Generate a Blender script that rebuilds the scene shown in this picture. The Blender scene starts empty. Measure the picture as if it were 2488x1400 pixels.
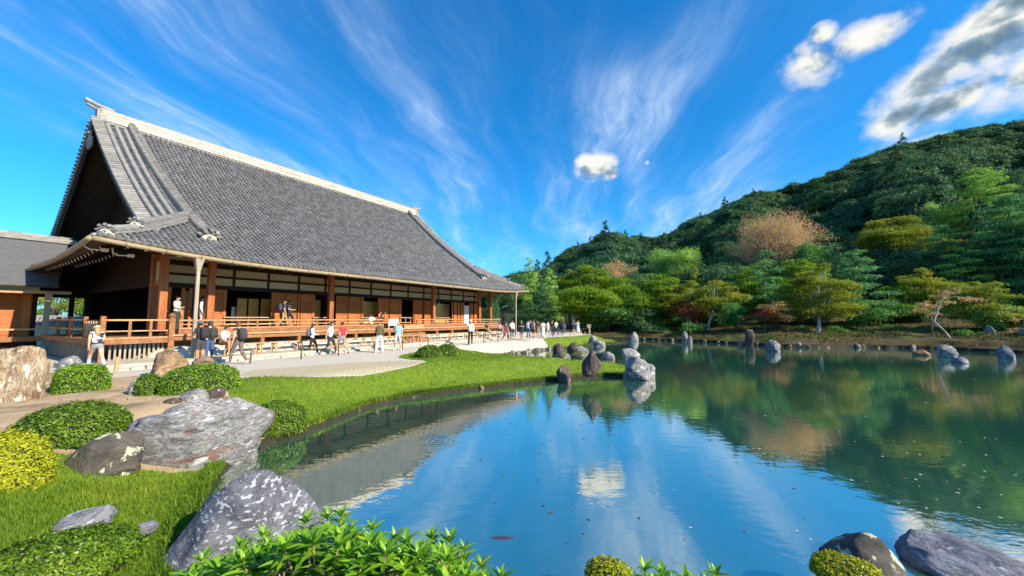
import bpy, bmesh, math, random
import numpy as np
from math import sin, cos, pi, radians, sqrt, atan2
from mathutils import Vector, Matrix, Quaternion, noise as mnoise

sc = bpy.context.scene
col = sc.collection
random.seed(7)
rng = np.random.default_rng(7)

# ------------------------------------------------------------------ camera
CAM_Z = 1.9
FPX = 940.0                      # focal length in pixels of a 2488 px wide picture
PITCH = math.atan2(74.0, FPX)
cam_d = bpy.data.cameras.new('camera')
cam_d.sensor_width = 36.0
cam_d.lens = 36.0 * FPX / 2488.0
cam_d.clip_start = 0.05
cam_d.clip_end = 6000
cam = bpy.data.objects.new('camera', cam_d)
cam.location = (0, 0, CAM_Z)
cam.rotation_euler = (pi / 2 + PITCH, 0, 0)
col.objects.link(cam)
sc.camera = cam

# ------------------------------------------------------------------ sun, sky
SUN_AZ, SUN_EL = radians(119.0), radians(31.0)
SUN_DIR = Vector((sin(SUN_AZ) * cos(SUN_EL), cos(SUN_AZ) * cos(SUN_EL), sin(SUN_EL)))
sun_d = bpy.data.lights.new('sun', 'SUN')
sun_d.energy = 4.4
sun_d.angle = radians(0.55)
sun_d.color = (1.0, 0.85, 0.64)
sun = bpy.data.objects.new('sun', sun_d)
sun.rotation_euler = SUN_DIR.to_track_quat('Z', 'Y').to_euler()
sun.location = (60, 20, 60)
col.objects.link(sun)

sc.view_settings.view_transform = 'Standard'
sc.view_settings.look = 'None'
sc.view_settings.gamma = 1.0
sc.view_settings.exposure = 1.08
sc.view_settings.use_curve_mapping = False


class NT:
    """small helper to write node trees as expressions"""
    def __init__(self, tree):
        self.t = tree

    def n(self, typ, ins=None, **props):
        nd = self.t.nodes.new(typ)
        for k, v in props.items():
            setattr(nd, k, v)
        for k, v in (ins or {}).items():
            self.set(nd, k, v)
        return nd

    def set(self, nd, k, v):
        s = nd.inputs[k]
        if isinstance(v, bpy.types.NodeSocket):
            self.t.links.new(v, s)
        elif isinstance(v, bpy.types.Node):
            self.t.links.new(v.outputs[0], s)
        else:
            s.default_value = v

    def m(self, op, a, b=None, c=None, clamp=False):
        ins = {0: a}
        if b is not None:
            ins[1] = b
        if c is not None:
            ins[2] = c
        return self.n('ShaderNodeMath', ins, operation=op, use_clamp=clamp).outputs[0]

    def vm(self, op, a, b=None, out=0, scale=None):
        nd = self.n('ShaderNodeVectorMath', {0: a}, operation=op)
        if b is not None:
            self.set(nd, 1, b)
        if scale is not None:
            self.set(nd, 'Scale', scale)
        return nd.outputs[out]

    def sep(self, v):
        return self.n('ShaderNodeSeparateXYZ', {0: v}).outputs

    def comb(self, x, y, z):
        return self.n('ShaderNodeCombineXYZ', {0: x, 1: y, 2: z}).outputs[0]

    def noise(self, vec, scale=5.0, detail=4.0, rough=0.55, dist=0.0, out='Fac'):
        return self.n('ShaderNodeTexNoise', {'Vector': vec, 'Scale': scale, 'Detail': detail, 'Roughness': rough, 'Distortion': dist}).outputs[out]

    def ss(self, v, a, b):
        return self.n('ShaderNodeMapRange', {0: v, 1: a, 2: b, 3: 0.0, 4: 1.0}, interpolation_type='SMOOTHSTEP').outputs[0]

    def lin(self, v, a, b, c=0.0, d=1.0):
        return self.n('ShaderNodeMapRange', {0: v, 1: a, 2: b, 3: c, 4: d}).outputs[0]

    def mix(self, fac, a, b, blend='MIX'):
        nd = self.n('ShaderNodeMix', None, data_type='RGBA', blend_type=blend)
        for i, v in ((0, fac), (6, a), (7, b)):
            if isinstance(v, tuple) and len(v) == 3:
                v = (*v, 1.0)
            self.set(nd, i, v)
        return nd.outputs[2]

    def ramp(self, fac, stops):
        nd = self.n('ShaderNodeValToRGB', {0: fac})
        el = nd.color_ramp.elements
        while len(el) < len(stops):
            el.new(0.5)
        for e, (p, c) in zip(el, stops):
            e.position = p
            e.color = (*c, 1.0)
        return nd.outputs[0]


def px_dir(px, py):
    x = (px - 1244.0) / FPX
    y = (700.0 - py) / FPX
    return Vector((x, cos(PITCH) - y * sin(PITCH), sin(PITCH) + y * cos(PITCH)))


def at_z(px, py, z):
    d = px_dir(px, py)
    t = (z - CAM_Z) / d.z
    return Vector((d.x * t, d.y * t, z))


def at_y(px, py, y):
    d = px_dir(px, py)
    t = y / d.y
    return Vector((d.x * t, y, CAM_Z + d.z * t))


def build_world():
    w = bpy.data.worlds.new('World')
    sc.world = w
    w.use_nodes = True
    t = w.node_tree
    t.nodes.clear()
    k = NT(t)
    tc = k.n('ShaderNodeTexCoord')
    d = k.vm('NORMALIZE', tc.outputs['Generated'])
    sky = k.n('ShaderNodeTexSky', None, sky_type='NISHITA', sun_disc=False, sun_elevation=SUN_EL, sun_rotation=SUN_AZ,
              altitude=50.0, air_density=1.15, dust_density=0.55, ozone_density=2.2)
    sky_c = k.mix(1.0, sky.outputs[0], (0.37, 0.92, 1.36), 'MULTIPLY')
    hsv = k.n('ShaderNodeHueSaturation', {'Saturation': 1.08, 'Value': 1.0, 'Color': sky_c})
    sky_c = hsv.outputs[0]
    x, y, z = k.sep(d)
    den = k.m('ADD', k.m('MAXIMUM', z, 0.0), 0.10)
    u = k.m('DIVIDE', x, den)
    v = k.m('DIVIDE', y, den)
    # high ice cloud: long streaks drawn along the wind, which blows along the view
    rot = radians(6)
    ur = k.m('ADD', k.m('MULTIPLY', u, cos(rot)), k.m('MULTIPLY', v, -sin(rot)))
    vr = k.m('ADD', k.m('MULTIPLY', u, sin(rot)), k.m('MULTIPLY', v, cos(rot)))
    warp = k.noise(k.comb(u, v, 3.3), 1.1, 3.0, 0.5, 0.0, 'Color')
    wx, wy, wz = k.sep(warp)
    us = k.m('ADD', ur, k.m('MULTIPLY', k.m('SUBTRACT', wx, 0.5), 0.42))
    vs = k.m('ADD', vr, k.m('MULTIPLY', k.m('SUBTRACT', wy, 0.5), 0.6))
    fine = k.noise(k.comb(k.m('MULTIPLY', us, 9.0), k.m('MULTIPLY', vs, 2.2), 7.1), 1.5, 5.0, 0.68, 0.4)
    fine_w = k.lin(fine, 0.30, 0.70, 0.05, 1.35)
    cir = None
    for seed, amp in ((9.6, 1.0), (14.2, 0.62)):
        streak = k.noise(k.comb(k.m('MULTIPLY', us, 2.3), k.m('MULTIPLY', vs, 0.50), seed), 1.05, 6.0, 0.62, 0.15)
        area = k.noise(k.comb(us, k.m('MULTIPLY', vs, 0.5), seed), 0.55, 2.0, 0.5)
        s2 = k.ss(area, 0.40, 0.62)
        veil = k.m('MULTIPLY', k.ss(streak, 0.36, 0.70), 0.30)
        c1 = k.m('ADD', k.m('MULTIPLY', k.m('MULTIPLY', k.ss(streak, 0.47, 0.74), s2), fine_w), k.m('MULTIPLY', veil, s2))
        c1 = k.m('MULTIPLY', c1, amp)
        cir = c1 if cir is None else k.m('MAXIMUM', cir, c1)
    # thin long veils sit low in the sky too, but fade close to the horizon
    cir = k.m('MULTIPLY', cir, k.ss(z, 0.02, 0.20))
    cir = k.m('MULTIPLY', cir, 0.62, clamp=True)
    out = k.mix(cir, sky_c, (6.2, 7.0, 7.7))

    # low cumulus: (px, py, half width, half height, weight, roll)
    blobs = [
        (1447, 405, 62, 42, 1.0, -12), (1422, 392, 34, 30, 0.95, 0), (1482, 424, 34, 22, 0.9, 0),
        (1572, 395, 10, 8, 0.55, 0),
        (2230, 356, 84, 34, 1.0, -6), (2330, 350, 74, 20, 0.9, -14), (2160, 382, 56, 24, 0.9, -20),
        (1968, 160, 84, 70, 0.95, 30), (2000, 84, 40, 36, 0.8, 0), (2105, 88, 120, 56, 0.95, -8),
        (2250, 200, 170, 84, 0.85, -20), (2400, 120, 210, 120, 0.95, -14), (2330, 235, 220, 62, 0.9, -22),
        (2430, 30, 190, 70, 1.0, -8), (2580, 150, 240, 130, 0.95, -16), (2190, 282, 100, 50, 0.9, -24),
        (2820, 140, 280, 150, 1.0, -14), (3200, 300, 260, 90, 0.9, -4),
    ]
    acc = big = None
    for (bx, by, rx, ry, wgt, roll) in blobs:
        c = px_dir(bx, by).normalized()
        right = c.cross(Vector((0, 0, 1))).normalized()
        up = right.cross(c).normalized()
        a = radians(roll)
        r2 = right * cos(a) - up * sin(a)
        u2 = right * sin(a) + up * cos(a)
        ln = px_dir(bx, by).length * FPX
        dx = k.m('MULTIPLY', k.vm('DOT_PRODUCT', d, tuple(r2), out=1), ln / rx)
        dy = k.m('MULTIPLY', k.vm('DOT_PRODUCT', d, tuple(u2), out=1), ln / ry)
        q = k.m('ADD', k.m('MULTIPLY', dx, dx), k.m('MULTIPLY', dy, dy))
        front = k.m('GREATER_THAN', k.vm('DOT_PRODUCT', d, tuple(c), out=1), 0.3)
        b = k.m('MULTIPLY', k.m('MULTIPLY', k.m('SUBTRACT', 1.0, k.m('SQRT', q), clamp=True), wgt), front)
        acc = b if acc is None else k.m('MAXIMUM', acc, b)
        if rx > 120:
            big = b if big is None else k.m('MAXIMUM', big, b)
    sc_v = k.vm('MULTIPLY', d, (1.0, 1.0, 1.25))
    puff = k.noise(sc_v, 15.0, 5.0, 0.52, 0.0)
    lump = k.noise(k.vm('ADD', sc_v, (3.1, 0.2, 1.0)), 5.0, 4.0, 0.5, 0.1)
    dens = k.m('ADD', k.m('MULTIPLY', acc, 1.5), k.m('ADD', k.m('MULTIPLY', k.m('SUBTRACT', puff, 0.5), 1.9), k.m('MULTIPLY', k.m('SUBTRACT', lump, 0.5), 1.1)))
    gate = k.ss(acc, 0.03, 0.22)
    alpha = k.m('MULTIPLY', k.ss(dens, 0.12, 1.05), gate)
    # thick parts are lit only at their rims: the sun stands behind and above them
    off = k.vm('ADD', sc_v, tuple(Vector((SUN_DIR.x, SUN_DIR.y, SUN_DIR.z + 0.5)) * 0.022))
    puff2 = k.noise(off, 15.0, 5.0, 0.52, 0.0)
    relief = k.m('MULTIPLY', k.m('SUBTRACT', puff, puff2), 4.0)
    thick = k.ss(dens, 0.55, 1.25)
    murk = k.m('MULTIPLY', k.ss(k.m('ADD', big, k.m('MULTIPLY', k.m('SUBTRACT', lump, 0.5), 1.6)), 0.22, 0.62), 0.85)
    shade = k.m('SUBTRACT', k.m('ADD', 0.98, relief), k.m('ADD', k.m('MULTIPLY', thick, 0.10), k.m('MULTIPLY', k.m('MULTIPLY', thick, murk), k.lin(puff, 0.3, 0.7, 0.55, 1.15))), clamp=True)
    ccol = k.ramp(shade, [(0.0, (0.17, 0.27, 0.36)), (0.4, (0.36, 0.47, 0.55)), (0.75, (0.85, 0.88, 0.84)), (1.0, (1.0, 0.98, 0.92))])
    ccol = k.vm('SCALE', ccol, scale=5.9)
    out = k.mix(alpha, out, ccol)
    bg = k.n('ShaderNodeBackground', {'Color': out, 'Strength': 0.08})
    wo = k.n('ShaderNodeOutputWorld')
    t.links.new(bg.outputs[0], wo.inputs[0])
    w.cycles.sampling_method = 'MANUAL'
    w.cycles.sample_map_resolution = 512


build_world()

# ------------------------------------------------------------------ object helpers
def tag(o, label=None, cat=None, group=None, kind=None):
    if label:
        o['label'] = label
    if cat:
        o['category'] = cat
    if group:
        o['group'] = group
    if kind:
        o['kind'] = kind
    return o


def empty(name, loc=(0, 0, 0), rz=0.0, parent=None):
    o = bpy.data.objects.new(name, None)
    o.empty_display_size = 0.2
    o.location = loc
    o.rotation_euler = (0, 0, rz)
    col.objects.link(o)
    if parent:
        o.parent = parent
    return o


def link(name, me, parent=None, mats=None):
    if mats is not None:
        for m in (mats if isinstance(mats, (list, tuple)) else [mats]):
            me.materials.append(m)
    o = bpy.data.objects.new(name, me)
    col.objects.link(o)
    if parent:
        o.parent = parent
    return o


def mesh_np(name, V, F, mats=None, parent=None, smooth=False, mi=None):
    V = np.asarray(V, np.float32).reshape(-1, 3)
    F = np.asarray(F, np.int32)
    k = F.shape[1]
    me = bpy.data.meshes.new(name)
    me.vertices.add(len(V))
    me.vertices.foreach_set('co', V.ravel())
    me.loops.add(F.size)
    me.loops.foreach_set('vertex_index', F.ravel())
    me.polygons.add(len(F))
    me.polygons.foreach_set('loop_start', np.arange(0, F.size, k, dtype=np.int32))
    if smooth:
        me.polygons.foreach_set('use_smooth', np.ones(len(F), bool))
    if mi is not None:
        me.polygons.foreach_set('material_index', np.asarray(mi, np.int32))
    me.update(calc_edges=True)
    me.validate()
    return link(name, me, parent, mats)


class MB:
    """collects shapes; build() links them as ONE mesh object"""
    def __init__(self):
        self.v, self.f, self.m = [], [], []

    def add(self, vs, fs, mi=0):
        b = len(self.v)
        self.v += [tuple(p) for p in vs]
        self.f += [tuple(b + i for i in q) for q in fs]
        self.m += [mi] * len(fs)
        return self

    def box(self, x0, x1, y0, y1, z0, z1, mi=0):
        vs = [(x0, y0, z0), (x1, y0, z0), (x1, y1, z0), (x0, y1, z0), (x0, y0, z1), (x1, y0, z1), (x1, y1, z1), (x0, y1, z1)]
        return self.add(vs, [(0, 3, 2, 1), (4, 5, 6, 7), (0, 1, 5, 4), (1, 2, 6, 5), (2, 3, 7, 6), (3, 0, 4, 7)], mi)

    def bar(self, a, b, w, h, mi=0, up=(0, 0, 1)):
        a, b = Vector(a), Vector(b)
        d = (b - a).normalized()
        s = d.cross(Vector(up))
        if s.length < 1e-4:
            s = Vector((1, 0, 0))
        s.normalize()
        u = s.cross(d).normalized()
        vs = []
        for p in (a, b):
            for (i, j) in ((-1, -1), (1, -1), (1, 1), (-1, 1)):
                vs.append(p + s * (i * w / 2) + u * (j * h / 2))
        return self.add(vs, [(0, 1, 2, 3), (7, 6, 5, 4), (0, 4, 5, 1), (1, 5, 6, 2), (2, 6, 7, 3), (3, 7, 4, 0)], mi)

    def tube(self, pts, rad, n=8, mi=0, caps=True, squash=None):
        pts = [Vector(p) for p in pts]
        if not isinstance(rad, (list, tuple)):
            rad = [rad] * len(pts)
        b = len(self.v)
        prev = None
        for i, p in enumerate(pts):
            d = (pts[min(i + 1, len(pts) - 1)] - pts[max(i - 1, 0)])
            if d.length < 1e-9:
                d = Vector((0, 0, 1))
            d.normalize()
            if prev is None:
                s = d.cross(Vector((0, 0, 1)))
                if s.length < 1e-3:
                    s = d.cross(Vector((0, 1, 0)))
            else:
                s = prev - d * prev.dot(d)
            s.normalize()
            prev = s
            u = s.cross(d)
            for j in range(n):
                a = 2 * pi * j / n
                self.v.append(tuple(p + s * (cos(a) * rad[i]) + u * (sin(a) * rad[i] * (squash or 1.0))))
        for i in range(len(pts) - 1):
            for j in range(n):
                a0 = b + i * n + j
                a1 = b + i * n + (j + 1) % n
                self.f.append((a0, a1, a1 + n, a0 + n))
                self.m.append(mi)
        if caps:
            self.f.append(tuple(b + j for j in range(n))[::-1])
            self.m.append(mi)
            e = b + (len(pts) - 1) * n
            self.f.append(tuple(e + j for j in range(n)))
            self.m.append(mi)
        return self

    def build(self, name, mats, parent=None, smooth=False, bevel=0.0):
        me = bpy.data.meshes.new(name)
        me.from_pydata(self.v, [], self.f)
        me.polygons.foreach_set('material_index', self.m)
        if smooth:
            me.polygons.foreach_set('use_smooth', [True] * len(self.f))
        me.update()
        o = link(name, me, parent, mats)
        if bevel:
            bv = o.modifiers.new('bevel', 'BEVEL')
            bv.width = bevel
            bv.segments = 1
        return o


def copy_tree(o, parent=None):
    c = o.copy()
    col.objects.link(c)
    if parent is not None:
        c.parent = parent
    for ch in list(o.children):
        copy_tree(ch, c)
    return c


# ------------------------------------------------------------------ materials
def pmat(name, c1, c2, scale=4.0, rough=0.8, bump=0.0, bscale=None, stretch=(1, 1, 1), detail=6.0, spec=0.3, c3=None, rand=0.0,
         rotz=0.0, local=False, lo=0.3, hi=0.7, transl=0.0, island=0.0, bdist=0.02, rlow=None):
    """procedural: two or three colours mixed by world-space noise, fine relief, optional per-piece variation"""
    m = bpy.data.materials.new(name)
    m.use_nodes = True
    t = m.node_tree
    t.nodes.clear()
    k = NT(t)
    if local:
        vec = k.n('ShaderNodeTexCoord').outputs['Object']
    else:
        vec = k.n('ShaderNodeNewGeometry').outputs['Position']
    mp = k.n('ShaderNodeMapping', {'Vector': vec, 'Rotation': (0, 0, rotz), 'Scale': stretch})
    vec = mp.outputs[0]
    nz = k.noise(vec, scale, detail, 0.6)
    f = k.lin(nz, lo, hi)
    cc = k.mix(f, c1, c2)
    if c3:
        n2 = k.noise(k.vm('ADD', vec, (11.3, 4.1, 7.7)), scale * 0.37, 5.0, 0.6)
        cc = k.mix(k.ss(n2, 0.52, 0.66), cc, c3)
    if rand or island:
        if rand:
            r = k.n('ShaderNodeObjectInfo').outputs['Random']
        else:
            r = k.n('ShaderNodeNewGeometry').outputs['Random Per Island']
        amp = rand or island
        cc = k.vm('SCALE', cc, scale=k.lin(r, 0.0, 1.0, 1.0 - amp, 1.0 + amp))
    b = k.n('ShaderNodeBsdfPrincipled', {'Base Color': cc, 'Roughness': rough, 'Specular IOR Level': spec})
    if bump:
        bn = k.noise(vec, bscale or scale * 4, 6.0, 0.65)
        bp = k.n('ShaderNodeBump', {'Strength': bump, 'Distance': bdist, 'Height': bn})
        t.links.new(bp.outputs[0], b.inputs['Normal'])
    sh = b.outputs[0]
    if transl:
        tr = k.n('ShaderNodeBsdfTranslucent', {'Color': k.vm('SCALE', cc, scale=1.25)})
        mx = k.n('ShaderNodeMixShader', {0: transl, 1: sh, 2: tr.outputs[0]})
        sh = mx.outputs[0]
    o = k.n('ShaderNodeOutputMaterial')
    t.links.new(sh, o.inputs[0])
    return m


def leafmat(name, stops, rough=0.55, transl=0.35, nscale=0.8, mixn=0.6, spec=0.25):
    """leaves: colour from a ramp, driven by where the leaf grows (noise) and by the single leaf (island)"""
    m = bpy.data.materials.new(name)
    m.use_nodes = True
    t = m.node_tree
    t.nodes.clear()
    k = NT(t)
    g = k.n('ShaderNodeNewGeometry')
    nz = k.lin(k.noise(g.outputs['Position'], nscale, 3.0, 0.55), 0.28, 0.72)
    f = k.m('ADD', k.m('MULTIPLY', nz, mixn), k.m('MULTIPLY', g.outputs['Random Per Island'], 1.0 - mixn))
    cc = k.ramp(f, stops)
    b = k.n('ShaderNodeBsdfPrincipled', {'Base Color': cc, 'Roughness': rough, 'Specular IOR Level': spec})
    tr = k.n('ShaderNodeBsdfTranslucent', {'Color': k.vm('SCALE', cc, scale=1.3)})
    mx = k.n('ShaderNodeMixShader', {0: transl, 1: b.outputs[0], 2: tr.outputs[0]})
    o = k.n('ShaderNodeOutputMaterial')
    t.links.new(mx.outputs[0], o.inputs[0])
    return m
# ------------------------------------------------------------------ the ground, the pond
WATER_Z = -0.8
POND = np.array([(-2.3, 3.1), (-3.5, 4.1), (-4.09, 5.16), (-4.73, 6.21), (-5.14, 7.0), (-5.3, 8.4), (-5.2, 9.3), (-5.0, 9.7), (-4.75, 11.0), (-4.35, 12.3),
                 (-3.46, 13.55), (-2.18, 14.5), (-0.72, 15.6), (0.8, 16.55), (1.9, 17.1), (2.9, 17.9), (4.6, 18.2), (5.8, 18.5), (6.5, 19.6), (6.3, 21.2),
                 (4.6, 21.6), (2.0, 22.2), (0.2, 23.6), (-1.1, 25.2), (-1.5, 27.2), (0.2, 29.2), (3.06, 33.6), (5.95, 36.2), (8.6, 40.5), (11.3, 43.2), (11.8, 46.4),
                 (10.8, 48.6), (10.2, 50.6), (14.9, 49.5), (19.6, 46.2), (22.5, 42.4), (25.0, 37.5), (28.0, 36.0), (30.75, 36.4), (34.0, 35.6), (36.9, 33.6),
                 (38.6, 29.2), (41, 23), (43, 14), (38, 5), (26, 0.5), (14, 0.8), (9.0, 2.9), (5.5, 3.4), (3.0, 3.2), (0, 3.0)])


def densify(poly, step=0.6, wob=0.0, seed=0):
    out = []
    n = len(poly)
    for i in range(n):
        p0, p1, p2, p3 = poly[(i - 1) % n], poly[i], poly[(i + 1) % n], poly[(i + 2) % n]
        L = np.linalg.norm(p2 - p1)
        k = max(1, int(L / step))
        for j in range(k):
            t = j / k
            t2, t3 = t * t, t * t * t
            # catmull-rom with reduced tension
            q = 0.5 * ((2 * p1) + (-p0 + p2) * t + (2 * p0 - 5 * p1 + 4 * p2 - p3) * t2 + (-p0 + 3 * p1 - 3 * p2 + p3) * t3)
            q = 0.5 * q + 0.5 * (p1 + (p2 - p1) * t)
            if wob:
                q = q + wob * np.array([mnoise.noise((q[0] * 0.9, q[1] * 0.9, seed)), mnoise.noise((q[0] * 0.9, q[1] * 0.9, seed + 9))])
            out.append(q)
    return np.array(out)


POND = densify(POND, 0.7, 0.22, 3)


def poly_sd(P, poly):
    """signed distance of points to a polygon, negative inside"""
    P = np.asarray(P, float)
    best = np.full(len(P), 1e18)
    inside = np.zeros(len(P), bool)
    n = len(poly)
    for i in range(n):
        a, b = poly[i], poly[(i + 1) % n]
        ab = b - a
        L2 = max(1e-12, float(ab @ ab))
        t = np.clip(((P - a) @ ab) / L2, 0, 1)
        dd = P - (a + t[:, None] * ab)
        best = np.minimum(best, (dd * dd).sum(1))
        if a[1] != b[1]:
            cr = ((P[:, 1] < a[1]) != (P[:, 1] < b[1])) & (P[:, 0] < (b[0] - a[0]) * (P[:, 1] - a[1]) / (b[1] - a[1]) + a[0])
            inside ^= cr
    d = np.sqrt(best)
    return np.where(inside, -d, d)


def sstep(x):
    x = np.clip(x, 0, 1)
    return x * x * (3 - 2 * x)


MOSS = np.array([(10.2, 50.4), (9.4, 53), (11, 56), (12, 60), (-80, 62), (-80, 300), (400, 300), (400, -80), (11.5, -80), (11.5, 2.2), (14, 20), (12.3, 44)], float)


def ground_h(P, sd=None):
    P = np.asarray(P, float)
    if sd is None:
        sd = poly_sd(P, POND)
    far = sstep((-poly_sd(P, MOSS) + 0.5) / 2.0)
    home = -0.68 + 0.68 * sstep(sd / 2.9)
    # beyond the water the ground climbs into the wood
    rise = 0.5 * sstep(sd / 1.6) + 0.095 * np.clip(sd - 1.2, 0, 30)
    flat = sstep((P[:, 1] - 49.0) / 4.0) * sstep((16 - P[:, 0]) / 6.0)      # level by the path's far end
    rise = rise * (1 - flat) + flat * 0.45 * sstep(sd / 2.0)
    moss = -0.5 + rise
    z = home * (1 - far) + moss * far
    wet = sstep((-0.06 - sd) / 0.28)
    z = z * (1 - wet) + (-1.75) * wet
    bump = 0.035 * np.sin(P[:, 0] * 1.9 + 1.3 * np.sin(P[:, 1] * 1.1)) * np.cos(P[:, 1] * 1.7 + 0.7 * np.sin(P[:, 0] * 1.4))
    k = sstep(sd / 1.0) * (1 - far * 0.0)
    hallway = sstep((P[:, 0] + 3.0) / -3.0) * sstep((P[:, 1] - 11.0) / 2.0)
    return z + bump * k * (1 - 0.85 * hallway) * (1 + 2.5 * far)


def gz(x, y):
    return float(ground_h(np.array([[x, y]]))[0])


def on_ground(px, py, guess=0.0):
    """the ground point seen at a pixel of the photograph"""
    z = guess
    for _ in range(12):
        p = at_z(px, py, z)
        z = 0.5 * z + 0.5 * gz(p.x, p.y)
    p = at_z(px, py, z)
    return p


def pxs(pts, z=0.0):
    return np.array([tuple(at_z(a, b, z))[:2] for a, b in pts])


def clip_field(V, T, f):
    """split triangles by the zero line of a per-vertex field; returns (inside tris, outside tris, V, f, extra cut verts appended)"""
    ins = (f[T] < 0)
    cnt = ins.sum(1)
    A = [T[cnt == 3]]
    B = [T[cnt == 0]]
    newV = []
    nb = len(V)
    cache = {}

    def cut(i, j):
        key = (i, j) if i < j else (j, i)
        if key in cache:
            return cache[key]
        i, j = key
        t = f[i] / (f[i] - f[j])
        newV.append(V[i] + t * (V[j] - V[i]))
        cache[key] = nb + len(newV) - 1
        return cache[key]
    a_, b_ = [], []
    for tri in T[(cnt > 0) & (cnt < 3)]:
        pin, pout = [], []
        for e in range(3):
            i, j = int(tri[e]), int(tri[(e + 1) % 3])
            (pin if f[i] < 0 else pout).append(i)
            if (f[i] < 0) != (f[j] < 0):
                c = cut(i, j)
                pin.append(c)
                pout.append(c)
        for poly, dst in ((pin, a_), (pout, b_)):
            for q in range(1, len(poly) - 1):
                dst.append((poly[0], poly[q], poly[q + 1]))
    if newV:
        nv = np.array(newV)
        nv[:, 2] = ground_h(nv[:, :2])
        V2 = np.vstack([V, nv])
    else:
        V2 = V
    A = np.vstack(A + ([np.array(a_)] if a_ else []))
    B = np.vstack(B + ([np.array(b_)] if b_ else []))
    return V2, A.astype(int), B.astype(int)


LAWN1_EDGE = [(548, 938), (565, 926), (600, 918), (660, 916), (720, 916), (800, 909), (880, 902), (960, 892), (1015, 885), (1038, 880), (1030, 876), (1000, 874), (968, 870), (975, 864), (1000, 858),
              (1040, 853), (1115, 846), (1200, 842), (1260, 838), (1310, 831), (1332, 826), (1318, 822.5), (1350, 819.5), (1400, 816), (1440, 813.5)]
LAWN1 = np.vstack([pxs(LAWN1_EDGE), [(11.6, 49.5), (13.5, 47), (9, 22), (8, 16), (-3.5, 9.5), (-5.2, 8.8), (-6.6, 9.4)]])
LAWN1 = densify(LAWN1, 0.6, 0.10, 5)
LAWN2 = np.array([(-9.5, 5.6), (-7.4, 5.75), (-6.6, 6.35), (-5.6, 6.5), (-4.9, 7.1), (-3.0, 5), (-2.0, 3.0), (-2.4, 1.0), (-9.5, 0.5)])
LAWN2 = densify(LAWN2, 0.5, 0.12, 6)
PATH = np.vstack([pxs([(60, 905), (170, 908), (290, 917), (420, 905), (548, 938)]), pxs(LAWN1_EDGE[1:]), [(9.3, 52.0), (10.5, 57), (8, 63), (-30, 63), (-55, 45), (-45, 15)]])
PATH = densify(PATH, 0.8, 0.06, 8)
BED = densify(pxs([(585, 914), (640, 915), (720, 915), (800, 908), (880, 901), (960, 891), (1015, 884), (1032, 880), (985, 877), (900, 879), (800, 885), (700, 893), (620, 899), (590, 905)]), 0.6, 0.05, 4)


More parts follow.
